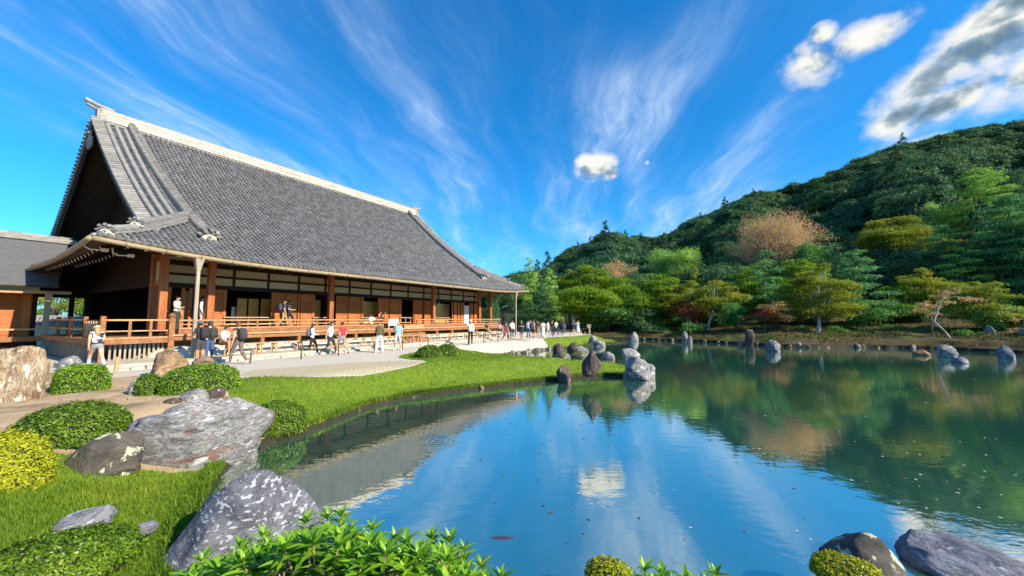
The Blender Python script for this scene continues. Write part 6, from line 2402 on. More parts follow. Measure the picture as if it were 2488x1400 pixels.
    T('round', 'green tree seen through the narrow gallery gap', 200, 46, 690, 790, 40, 'shrub', 145)


build_trees()


def build_back_wall():
    """tile-capped garden wall seen through the gallery"""
    a, b = at_y(80, 780, 37), at_y(240, 780, 39)
    d = (b - a)
    L = d.length
    r = empty('garden_wall', (a.x, a.y, 0), math.atan2(d.y, d.x))
    tag(r, 'garden wall with grey tiled cap seen through the gallery', 'wall')
    bx('wall', M_KOKABE, 0, L, -0.15, 0.15, -0.2, 1.35, r)
    mb = MB()
    mb.add([(0, -0.75, 1.30), (L, -0.75, 1.30), (L, 0, 2.0), (0, 0, 2.0), (L, 0.75, 1.30), (0, 0.75, 1.30)], [(0, 1, 2, 3), (3, 2, 4, 5)])
    mb.build('tile_cap', M_TILE, r)
    x = 0.1
    mb = MB()
    while x < L:
        mb.tube([(x, -0.77, 1.32), (x, -0.02, 2.02)], 0.07, 6)
        x += 0.28
    mb.tube([(0, 0, 2.06), (L, 0, 2.06)], 0.12, 8)
    mb.build('cap_rolls', M_RIDGE, r)


build_back_wall()


# ------------------------------------------------------------------ the wooded hill
SKY = [(1150, 760), (1220, 735), (1290, 694), (1340, 660), (1400, 622), (1460, 594), (1520, 584), (1600, 586), (1660, 573), (1720, 546), (1760, 522), (1800, 502), (1850, 482), (1900, 478), (1940, 466),
       (1990, 455), (2050, 431), (2120, 405), (2200, 371), (2300, 341), (2400, 321), (2488, 309), (2700, 292), (3000, 280), (3600, 262), (4600, 262), (6000, 330)]


def build_hill():
    az_s = np.array([math.atan2(p[0] - 1244, FPX) for p in SKY])
    el_s = []
    for p in SKY:
        d = px_dir(*p)
        el_s.append(d.z / math.hypot(d.x, d.y))
    el_s = np.array(el_s)

    def r1(az):
        return 330 + 40 * np.sin(az * 6 + 0.5)

    def hz(az, r):
        az = np.asarray(az, float)
        r = np.asarray(r, float)
        R1 = r1(az)
        el = np.interp(az, az_s, el_s)
        zr = CAM_Z + R1 * el - 8.5
        x = np.clip((r - 78) / (R1 - 78), 0, 1)
        sh = x ** 1.12
        spur = (np.sin(az * 23 + r * 0.012) * 0.5 + np.sin(az * 41 + 1.7 - r * 0.02) * 0.3) * 9 * np.clip(x * (1 - x) * 4, 0, 1)
        z = 3.4 * sstep((r - 60) / 25) + np.maximum(0, zr) * sh + spur * np.clip(zr / 40, 0, 1)
        back = np.clip((r - R1) / 120, 0, 1)
        return z * (1 - 0.6 * back)
    na, nr = 110, 60
    A = np.linspace(az_s[0], radians(80), na)
    Rr = np.linspace(66, 480, nr)
    AA, RR = np.meshgrid(A, Rr)
    Z = hz(AA, RR) - 0.5
    Z[0, :] = -3
    V = np.column_stack([(RR * np.sin(AA)).ravel(), (RR * np.cos(AA)).ravel(), Z.ravel()])
    I = np.arange(na * nr).reshape(nr, na)
    F = np.column_stack([I[:-1, :-1].ravel(), I[:-1, 1:].ravel(), I[1:, 1:].ravel(), I[1:, :-1].ravel()])
    M = pmat('forest_floor', (0.012, 0.024, 0.010), (0.03, 0.04, 0.016), 0.2, 1.0)
    o = mesh_np('hill', V, F, M, smooth=True)
    tag(o, kind='structure')

    # crowns: a handful of shapes, scattered as one wood
    def forest_mat(name, stops):
        m = bpy.data.materials.new(name)
        m.use_nodes = True
        t = m.node_tree
        t.nodes.clear()
        k = NT(t)
        g = k.n('ShaderNodeNewGeometry')
        r = k.n('ShaderNodeObjectInfo').outputs['Random']
        nz = k.lin(k.noise(g.outputs['Position'], 0.02, 3.0, 0.5), 0.3, 0.7)
        f = k.m('ADD', k.m('ADD', k.m('MULTIPLY', r, 0.6), k.m('MULTIPLY', nz, 0.25)), k.m('MULTIPLY', g.outputs['Random Per Island'], 0.15))
        cc = k.ramp(f, stops)
        b = k.n('ShaderNodeBsdfPrincipled', {'Base Color': cc, 'Roughness': 0.65, 'Specular IOR Level': 0.2})
        tr = k.n('ShaderNodeBsdfTranslucent', {'Color': cc})
        mx = k.n('ShaderNodeMixShader', {0: 0.25, 1: b.outputs[0], 2: tr.outputs[0]})
        o = k.n('ShaderNodeOutputMaterial')
        t.links.new(mx.outputs[0], o.inputs[0])
        return m
    FM = forest_mat('forest_leaves', [(0.0, (0.026, 0.090, 0.056)), (0.4, (0.058, 0.145, 0.066)), (0.70, (0.095, 0.19, 0.066)), (0.90, (0.16, 0.22, 0.05)), (1.0, (0.30, 0.28, 0.05))])  # lightened blue-green leaf colour stands in for haze over the hill
    FC = forest_mat('forest_needles', [(0.0, (0.016, 0.050, 0.03)), (0.6, (0.034, 0.085, 0.04)), (1.0, (0.06, 0.12, 0.04))])
    cl = bpy.data.collections.new('forest_kinds')
    for i in range(6):
        rnd = random.Random(300 + i)
        pads = []
        if i < 4:
            for _ in range(13):
                u = Vector((rnd.gauss(0, 1), rnd.gauss(0, 1), rnd.gauss(0.35, 0.8))).normalized() * rnd.uniform(0.35, 0.72)
                r = rnd.uniform(0.28, 0.46)
                pads.append(((u.x, u.y, 0.55 + u.z * 0.62), (r, r, r * 0.72)))
        else:
            for j in range(14):
                f = j / 13
                w = 0.75 * (1 - f) + 0.10
                a = j * 2.4
                pads.append(((w * 0.5 * cos(a), w * 0.5 * sin(a), f * 2.0), (w * 0.55, w * 0.55, 0.2)))
        V, F = pad_leaves(pads, 330 if i < 4 else 200, 0.092, 0.8, 0.25, 0.45)
        me = bpy.data.meshes.new('forest_crown')
        me.from_pydata([tuple(p) for p in V], [], [tuple(f) for f in F])
        me.materials.append(FM if i < 4 else FC)
        ob = bpy.data.objects.new(f'forest_crown_kind_{i}', me)
        cl.objects.link(ob)
    rr = np.random.default_rng(77)
    pts = []
    az_hi = radians(64)
    n = 3000
    az = rr.uniform(az_s[0] + 0.01, az_hi, n)
    r = np.sqrt(rr.uniform(80 ** 2, 372 ** 2, n))
    keep = r < r1(az) + 14
    az, r = az[keep], r[keep]
    z = hz(az, r)
    sc_ = rr.uniform(4.2, 7.8, len(r)) * (0.72 + 0.28 * np.clip((r - 70) / 120, 0, 1))
    P = np.column_stack([r * np.sin(az), r * np.cos(az), z + sc_ * 0.25])
    pk = np.where(rr.random(len(r)) < 0.98, rr.integers(0, 4, len(r)), rr.integers(4, 6, len(r)))
    me = bpy.data.meshes.new('hillside_forest')
    me.from_pydata([tuple(p) for p in P], [], [])
    for nm, typ, dat in (('sc', 'FLOAT', sc_), ('rz', 'FLOAT', rr.uniform(0, 6.28, len(r))), ('pk', 'INT', pk)):
        at = me.attributes.new(nm, typ, 'POINT')
        at.data.foreach_set('value', dat.astype(np.float32 if typ == 'FLOAT' else np.int32))
    ob = bpy.data.objects.new('hillside_forest', me)
    col.objects.link(ob)
    tag(ob, 'dense dark green forest covering the hill behind the pond', 'forest', kind='stuff')
    ng = bpy.data.node_groups.new('scatter_crowns', 'GeometryNodeTree')
    ng.interface.new_socket('Geometry', in_out='INPUT', socket_type='NodeSocketGeometry')
    ng.interface.new_socket('Geometry', in_out='OUTPUT', socket_type='NodeSocketGeometry')
    gi = ng.nodes.new('NodeGroupInput')
    go = ng.nodes.new('NodeGroupOutput')
    ip = ng.nodes.new('GeometryNodeInstanceOnPoints')
    ci = ng.nodes.new('GeometryNodeCollectionInfo')
    ci.inputs['Collection'].default_value = cl
    ci.inputs['Separate Children'].default_value = True
    ci.inputs['Reset Children'].default_value = True
    ip.inputs['Pick Instance'].default_value = True

    def attr(nm, typ):
        a = ng.nodes.new('GeometryNodeInputNamedAttribute')
        a.data_type = typ
        a.inputs['Name'].default_value = nm
        return [s for s in a.outputs if s.enabled and s.name == 'Attribute'][0]
    cx = ng.nodes.new('ShaderNodeCombineXYZ')
    ng.links.new(attr('rz', 'FLOAT'), cx.inputs[2])
    ng.links.new(gi.outputs[0], ip.inputs['Points'])
    ng.links.new(ci.outputs[0], ip.inputs['Instance'])
    ng.links.new(attr('pk', 'INT'), ip.inputs['Instance Index'])
    ng.links.new(cx.outputs[0], ip.inputs['Rotation'])
    ng.links.new(attr('sc', 'FLOAT'), ip.inputs['Scale'])
    ng.links.new(ip.outputs[0], go.inputs[0])
    md = ob.modifiers.new('scatter', 'NODES')
    md.node_group = ng


build_hill()
# ------------------------------------------------------------------ people
CLOTH = {}


def cloth(c, rough=0.85):
    k = tuple(round(x, 3) for x in c)
    if k not in CLOTH:
        c2 = tuple(min(1, x * 1.18 + 0.006) for x in c)
        CLOTH[k] = pmat('cloth_%d' % len(CLOTH), tuple(x * 0.88 for x in c), c2, 9.0, rough, 0.3, 24)
    return CLOTH[k]


SKINS = {'light': pmat('skin_light', (0.50, 0.29, 0.20), (0.58, 0.35, 0.25), 6.0, 0.55), 'tan': pmat('skin_tan', (0.36, 0.19, 0.115), (0.44, 0.24, 0.15), 6.0, 0.55)}
M_EYE = pmat('eye_dark', (0.02, 0.015, 0.012), (0.03, 0.02, 0.018), 5.0, 0.3)
WHITE_C, BLACK_C, GREY_C, NAVY_C = (0.72, 0.72, 0.72), (0.018, 0.018, 0.022), (0.24, 0.24, 0.25), (0.035, 0.045, 0.10)


def joints(legs, arms, lean):
    """joint positions of a 1.70 m figure facing +y"""
    J = {'pelvis': (0, 0, 0.93), 'spine': (0, 0.0, 1.10), 'chest': (0, 0.0, 1.27), 'neck': (0, 0.005, 1.44), 'head': (0, 0.02, 1.50)}
    for s, n in ((-1, 'L'), (1, 'R')):
        J['sho' + n] = (s * 0.175, 0, 1.375)
        J['elb' + n] = (s * 0.225, -0.03, 1.10)
        J['wri' + n] = (s * 0.225, 0.06, 0.87)
        J['han' + n] = (s * 0.22, 0.09, 0.80)
        J['hip' + n] = (s * 0.09, 0, 0.90)
        J['kne' + n] = (s * 0.10, 0.015, 0.49)
        J['ank' + n] = (s * 0.10, -0.02, 0.085)
        J['toe' + n] = (s * 0.115, 0.13, 0.035)
    up = ['spine', 'chest', 'neck', 'head'] + [p + n for p in ('sho', 'elb', 'wri', 'han') for n in 'LR']
    A = {'down': {}, 'phone': {'elbL': (-0.21, 0.06, 1.13), 'wriL': (-0.07, 0.27, 1.17), 'hanL': (-0.03, 0.33, 1.21), 'elbR': (0.21, 0.06, 1.13), 'wriR': (0.07, 0.27, 1.17), 'hanR': (0.03, 0.33, 1.21)},
         'chin': {'elbR': (0.19, 0.12, 1.14), 'wriR': (0.05, 0.22, 1.36), 'hanR': (0.02, 0.17, 1.43)},
         'shade': {'elbR': (0.30, 0.10, 1.46), 'wriR': (0.12, 0.17, 1.60), 'hanR': (0.05, 0.16, 1.62)},
         'photo': {'elbL': (-0.26, 0.18, 1.32), 'wriL': (-0.09, 0.33, 1.55), 'hanL': (-0.05, 0.36, 1.60), 'elbR': (0.26, 0.18, 1.32), 'wriR': (0.09, 0.33, 1.55), 'hanR': (0.05, 0.36, 1.60)},
         'raised': {'elbL': (-0.34, 0.06, 1.52), 'wriL': (-0.22, 0.12, 1.75), 'hanL': (-0.18, 0.14, 1.82), 'elbR': (0.36, 0.04, 1.50), 'wriR': (0.30, 0.10, 1.74), 'hanR': (0.27, 0.12, 1.81)},
         'bent': {'elbR': (0.20, 0.03, 1.12), 'wriR': (0.10, 0.24, 1.10), 'hanR': (0.05, 0.30, 1.12)},
         'strap': {'elbR': (0.24, 0.06, 1.12), 'wriR': (0.15, 0.14, 1.30), 'hanR': (0.12, 0.12, 1.36)},
         'swing': {'elbL': (-0.22, 0.06, 1.11), 'wriL': (-0.20, 0.25, 0.94), 'hanL': (-0.19, 0.31, 0.90), 'elbR': (0.22, -0.12, 1.11), 'wriR': (0.23, -0.14, 0.87), 'hanR': (0.23, -0.12, 0.80)},
         'lap': {'elbL': (-0.21, 0.08, 1.12), 'wriL': (-0.10, 0.28, 1.02), 'hanL': (-0.05, 0.34, 1.00), 'elbR': (0.21, 0.08, 1.12), 'wriR': (0.10, 0.28, 1.02), 'hanR': (0.05, 0.34, 1.00)}}
    J.update(A[arms])
    if legs == 'walk':
        J.update({'kneL': (-0.10, 0.20, 0.53), 'ankL': (-0.10, 0.27, 0.11), 'toeL': (-0.11, 0.41, 0.09), 'kneR': (0.10, -0.06, 0.48), 'ankR': (0.10, -0.36, 0.16), 'toeR': (0.11, -0.26, 0.04)})
    elif legs == 'stride':
        J.update({'kneL': (-0.10, 0.30, 0.56), 'ankL': (-0.10, 0.42, 0.14), 'toeL': (-0.11, 0.56, 0.11), 'kneR': (0.10, -0.13, 0.50), 'ankR': (0.10, -0.46, 0.20), 'toeR': (0.11, -0.37, 0.05)})
    elif legs == 'apart':
        J.update({'kneL': (-0.15, 0.03, 0.49), 'ankL': (-0.19, 0.02, 0.085), 'toeL': (-0.24, 0.16, 0.035), 'kneR': (0.14, 0.02, 0.49), 'ankR': (0.17, -0.03, 0.085), 'toeR': (0.22, 0.11, 0.035)})
    elif legs in ('sit', 'stretch'):
        dz = -0.93 + 0.11
        for k in up + ['pelvis', 'hipL', 'hipR']:
            x, y, z = J[k]
            J[k] = (x, y, z + dz)
        for s, n in ((-1, 'L'), (1, 'R')):
            if legs == 'sit':
                J['kne' + n], J['ank' + n], J['toe' + n] = (s * 0.13, 0.43, 0.12), (s * 0.13, 0.42, -0.32), (s * 0.14, 0.57, -0.37)
            else:
                J['kne' + n], J['ank' + n], J['toe' + n] = (s * 0.09, 0.45, 0.08), (s * 0.08, 0.76, -0.26), (s * 0.08, 0.86, -0.16)
    if lean:
        px, py, pz = J['pelvis']
        for k in up:
            x, y, z = J[k]
            dy, dz = y - py, z - pz
            J[k] = (x, py + dy * cos(lean) + dz * sin(lean), pz - dy * sin(lean) + dz * cos(lean))
    return {k: Vector(v) for k, v in J.items()}


BONES = [('pelvis', 'spine'), ('spine', 'chest'), ('chest', 'neck'), ('neck', 'head')]
for n_ in 'LR':
    BONES += [('chest', 'sho' + n_), ('sho' + n_, 'elb' + n_), ('elb' + n_, 'wri' + n_), ('wri' + n_, 'han' + n_),
              ('pelvis', 'hip' + n_), ('hip' + n_, 'kne' + n_), ('kne' + n_, 'ank' + n_), ('ank' + n_, 'toe' + n_)]
RAD = {'pelvis': (0.155, 0.115), 'spine': (0.145, 0.105), 'chest': (0.165, 0.115), 'neck': (0.058, 0.058), 'head': (0.055, 0.055), 'sho': (0.072, 0.072), 'elb': (0.045, 0.045), 'wri': (0.031, 0.031), 'han': (0.036, 0.022),
       'hip': (0.098, 0.105), 'kne': (0.062, 0.066), 'ank': (0.043, 0.046), 'toe': (0.043, 0.034)}


def person(label, pos, heading, h=1.70, legs='stand', arms='down', lean=0.0, top=WHITE_C, bottom=NAVY_C, hair=(0.02, 0.015, 0.012), skin='light', sleeve='short', leg='long', shoe=(0.5, 0.5, 0.5),
           hairlen='short', hat=None, dress=None, loose=0.0, stripes=None, wide=False, look=0.0):
    J = joints(legs, arms, lean)
    names = list(J)
    idx = {n: i for i, n in enumerate(names)}
    me = bpy.data.meshes.new('person')
    me.from_pydata([tuple(J[n]) for n in names], [(idx[a], idx[b]) for a, b in BONES], [])
    tmp = bpy.data.objects.new('person_body', me)
    col.objects.link(tmp)
    sk = tmp.modifiers.new('skin', 'SKIN')
    for i, n in enumerate(names):
        r = RAD.get(n) or RAD[n[:3]]
        k = 1.0
        if n in ('pelvis', 'spine', 'chest') or n[:3] in ('sho', 'elb') and sleeve != 'none':
            k = 1.04 + loose
        if n[:3] in ('hip', 'kne') or (n[:3] == 'ank' and leg == 'long'):
            k = 1.06 + (0.35 if wide and n[:3] != 'hip' else 0)
        if n[:3] == 'ank' and wide:
            k = 1.9
        d = me.skin_vertices[0].data[i]
        d.radius = (r[0] * k, r[1] * k)
        d.use_root = (n == 'pelvis')
    ss = tmp.modifiers.new('sub', 'SUBSURF')
    ss.levels = 1
    ss.render_levels = 1
    dg = bpy.context.evaluated_depsgraph_get()
    ev = tmp.evaluated_get(dg)
    m2 = bpy.data.meshes.new_from_object(ev)
    V = np.array([tuple(v.co) for v in m2.vertices])
    faces = [tuple(p.vertices) for p in m2.polygons]
    bpy.data.objects.remove(tmp)
    # materials by the limb a face belongs to: 0 skin 1 top 2 bottom 3 shoe 4 eye 5 stripe
    segs = [(a, b, np.array(J[a]), np.array(J[b])) for a, b in BONES]
    mids = []
    for f in faces:
        c = V[list(f)].mean(0)
        best, w, tt = 1e9, None, 0
        for (a, b, pa, pb) in segs:
            ab = pb - pa
            t = float(np.clip(((c - pa) @ ab) / (ab @ ab), 0, 1))
            ra, rb = (RAD.get(a) or RAD[a[:3]])[0], (RAD.get(b) or RAD[b[:3]])[0]
            dd = np.linalg.norm(c - pa - t * ab) / (ra + (rb - ra) * t)
            if dd < best:
                best, w, tt = dd, (a[:3], b[:3]), t
        a, b = w
        if w in (('pel', 'hip'),):
            m = 2
        elif w == ('pel', 'spi'):
            m = 1 if tt > 0.12 else 2
        elif w in (('spi', 'che'), ('che', 'sho')):
            m = 1
        elif w == ('che', 'nec'):
            m = 1 if tt < 0.75 else 0
        elif w == ('sho', 'elb'):
            m = 1 if (sleeve != 'none' and (sleeve == 'long' or tt < 0.75)) else (1 if tt < 0.08 else 0)
        elif w == ('elb', 'wri'):
            m = 1 if sleeve == 'long' else 0
        elif w == ('hip', 'kne'):
            m = 2 if leg != 'mini' or tt < 0.42 else 0
            if leg == 'short' and tt > 0.86:
                m = 0
        elif w == ('kne', 'ank'):
            m = 2 if leg == 'long' else (3 if leg == 'mini' and tt > 0.45 else 0)
        elif w == ('ank', 'toe'):
            m = 3
        else:
            m = 0
        if m == 1 and stripes and int((c[2]) / 0.055) % 2 == 0:
            m = 5
        mids.append(m)
    mb = MB()
    mb.v = [tuple(v) for v in V]
    mb.f = faces
    mb.m = mids
    # head with brow, nose, chin and ears
    hd = J['head'] - J['neck']
    fwd = Vector((sin(look), cos(look) * cos(lean), -sin(lean) * 0.7)).normalized()
    up = Vector((0, sin(lean), cos(lean)))
    right = fwd.cross(up).normalized()
    up = right.cross(fwd).normalized()
    hc = J['neck'] + up * 0.135 + fwd * 0.018
    nu, nv = 12, 9
    hv = []
    for i in range(nv + 1):
        ph = pi * i / nv
        for j in range(nu):
            a = 2 * pi * j / nu
            x, y, z = sin(ph) * sin(a), sin(ph) * cos(a), cos(ph)
            w = 0.076 * (1 - 0.22 * max(0, -z) ** 1.3)
            dpt = 0.096 * (1 - 0.12 * max(0, -z))
            yy = y * dpt + (0.022 if (y > 0.9 and -0.35 < z < 0.05 and j == 0) else 0)
            hv.append(hc + right * (x * w) + fwd * yy + up * (z * 0.118))
    hf = [(i * nu + j, i * nu + (j + 1) % nu, (i + 1) * nu + (j + 1) % nu, (i + 1) * nu + j) for i in range(nv) for j in range(nu)]
    mb.add(hv, hf, 0)
    for s in (-1, 1):
        e = hc + right * (s * 0.032) + fwd * 0.086 + up * 0.012
        mb.tube([e - fwd * 0.008, e + fwd * 0.008], [0.011, 0.008], 6, 4)
        ea = hc + right * (s * 0.076) - up * 0.005
        mb.tube([ea - up * 0.025, ea + up * 0.025 - fwd * 0.006], [0.012, 0.016], 5, 0)
    mo = hc + fwd * 0.088 - up * 0.052
    mb.tube([mo - right * 0.02, mo + right * 0.02], 0.006, 4, 4)
    # hands: four unequal curled fingers and a thumb from the side of the palm
    for n in 'LR':
        w_, hn = J['wri' + n], J['han' + n]
        d = (hn - w_).normalized()
        s_ = d.cross(Vector((0, 1, 0.3)))
        s_ = s_.normalized() if s_.length > 1e-3 else Vector((1, 0, 0))
        u_ = s_.cross(d)
        for i, L in enumerate((0.066, 0.076, 0.070, 0.055)):
            b0 = hn + s_ * (0.030 - 0.019 * i) + d * 0.012
            mb.tube([b0, b0 + d * L * 0.5 + u_ * 0.006, b0 + d * L * 0.85 + u_ * 0.026], [0.0095, 0.0085, 0.0065], 5, 0)
        b0 = w_.lerp(hn, 0.5) + s_ * 0.026
        mb.tube([b0, b0 + s_ * 0.028 + d * 0.022, b0 + s_ * 0.030 + d * 0.055 + u_ * 0.01], [0.011, 0.010, 0.007], 5, 0)
    mats = [SKINS[skin], cloth(top), cloth(bottom), cloth(shoe), M_EYE, cloth(stripes or top)]
    o = mb.build('person', mats, smooth=True)
    s = h / 1.70
    o.scale = (s, s, s)
    o.location = pos
    o.rotation_euler = (0, 0, -heading)
    tag(o, label, 'person', 'visitors')
    # hair
    if hair:
        hb = MB()
        rows, cols_ = 8, 12
        hv = []
        for i in range(rows + 1):
            ph = pi * 0.62 * i / rows
            for j in range(cols_):
                a = 2 * pi * j / cols_
                x, y, z = sin(ph) * sin(a), sin(ph) * cos(a), cos(ph)
                front = max(0.0, cos(a))
                zz = max(z, 0.30 * front - 0.55 * (1 - front))
                k = 1.10 + 0.03 * mnoise.noise((x * 4, y * 4, z * 4 + len(label)))
                hv.append(hc + right * (x * 0.079 * k) + fwd * (y * 0.100 * k - 0.006) + up * (zz * 0.118 * k + 0.004))
        hb.add(hv, [(i * cols_ + j, i * cols_ + (j + 1) % cols_, (i + 1) * cols_ + (j + 1) % cols_, (i + 1) * cols_ + j) for i in range(rows) for j in range(cols_)])
        if hairlen == 'long':
            hb.tube([hc + up * 0.06 - fwd * 0.05, hc - fwd * 0.095 - up * 0.02, hc - fwd * 0.12 - up * 0.16, hc - fwd * 0.125 - up * 0.32], [0.07, 0.085, 0.085, 0.045], 8, squash=0.6)
        elif hairlen == 'bun':
            hb.tube([hc + up * 0.08 - fwd * 0.06, hc + up * 0.13 - fwd * 0.10], [0.05, 0.035], 8)
        hb.build('hair', cloth(hair, 0.6), o, smooth=True)
    if hat:
        kind, c = hat
        hb = MB()
        hb.tube([hc + up * 0.035, hc + up * 0.07, hc + up * 0.125, hc + up * 0.145], [0.105, 0.104, 0.088, 0.03], 12)
        if kind == 'bucket':
            hb.tube([hc + up * 0.020, hc + up * 0.055], [0.16, 0.108], 12)
        elif kind == 'cap':
            hb.add([hc + up * 0.05 + right * 0.07 + fwd * 0.07, hc + up * 0.05 - right * 0.07 + fwd * 0.07, hc + up * 0.035 - right * 0.055 + fwd * 0.18, hc + up * 0.035 + right * 0.055 + fwd * 0.18,
                    hc + up * 0.06 + right * 0.07 + fwd * 0.07, hc + up * 0.06 - right * 0.07 + fwd * 0.07, hc + up * 0.043 - right * 0.055 + fwd * 0.18, hc + up * 0.043 + right * 0.055 + fwd * 0.18],
                   [(0, 1, 2, 3), (7, 6, 5, 4), (0, 3, 7, 4), (3, 2, 6, 7), (2, 1, 5, 6)])
        elif kind == 'band':
            hb = MB()
            pts = [hc + up * (0.045 + 0.04 * -cos(6.283 * j / 14)) + right * (0.088 * sin(6.283 * j / 14)) + fwd * (0.108 * cos(6.283 * j / 14)) for j in range(15)]
            hb.tube(pts, 0.017, 6)
        hb.build('hat', cloth(c), o, smooth=True)
    if dress:
        zc, c, flare = dress
        hb = MB()
        p = J['pelvis']
        n = 7
        hb.tube([p + Vector((0, 0, 0.10)) + Vector((0, 0, -(0.10 + p.z - zc) * i / n)) for i in range(n + 1)], [0.145 + (flare) * (i / n) ** 0.8 for i in range(n + 1)], 14, squash=0.82)
        hb.build('skirt', cloth(c), o, smooth=True)
    return o


def backpack(label, pos, heading, h, c, lean=0.0, low=0.0):
    r = empty('backpack', pos, -heading)
    r.scale = (h / 1.7,) * 3
    mb = MB()
    k = 10
    vs = []
    for i, (z, w, d) in enumerate(((0.98, 0.11, 0.05), (1.02, 0.15, 0.10), (1.16, 0.155, 0.12), (1.32, 0.145, 0.105), (1.41, 0.11, 0.07), (1.44, 0.05, 0.03))):
        for j in range(k):
            a = 2 * pi * j / k
            cx, cy = math.copysign(abs(cos(a)) ** 0.6, cos(a)), math.copysign(abs(sin(a)) ** 0.6, sin(a))
            y0, z0 = -0.20 + cy * d - 0.0, z - low
            dy, dz = y0, z0 - 0.93
            vs.append((cx * w, dy * cos(lean) + dz * sin(lean), 0.93 - dy * sin(lean) + dz * cos(lean)))
    fs = [(i * k + j, i * k + (j + 1) % k, (i + 1) * k + (j + 1) % k, (i + 1) * k + j) for i in range(5) for j in range(k)]
    fs += [tuple(range(k))[::-1], tuple(5 * k + j for j in range(k))]
    mb.add(vs, fs)
    mb.build('pack', cloth(c), r, smooth=True)
    for s in (-1, 1):
        mb = MB()
        pts = [(s * 0.10, -0.13, 1.40), (s * 0.12, -0.02, 1.455), (s * 0.125, 0.10, 1.36), (s * 0.14, 0.09, 1.18), (s * 0.15, -0.08, 1.06)]
        pts = [(x, y * cos(lean) + (z - 0.93) * sin(lean), 0.93 - y * sin(lean) + (z - 0.93) * cos(lean)) for x, y, z in pts]
        mb.tube(pts, 0.018, 5)
        mb.build('strap', cloth(c), r)
    tag(r, label, 'backpack', 'backpacks')


def gp(px, py):
    p = at_z(px, py, 0.0)
    return Vector((p.x, p.y, max(gz(p.x, p.y), 0.0)))


def deck(px, q, py=760):
    return hall_w(hall_tz(px, py, q)[0], q, FLOOR)


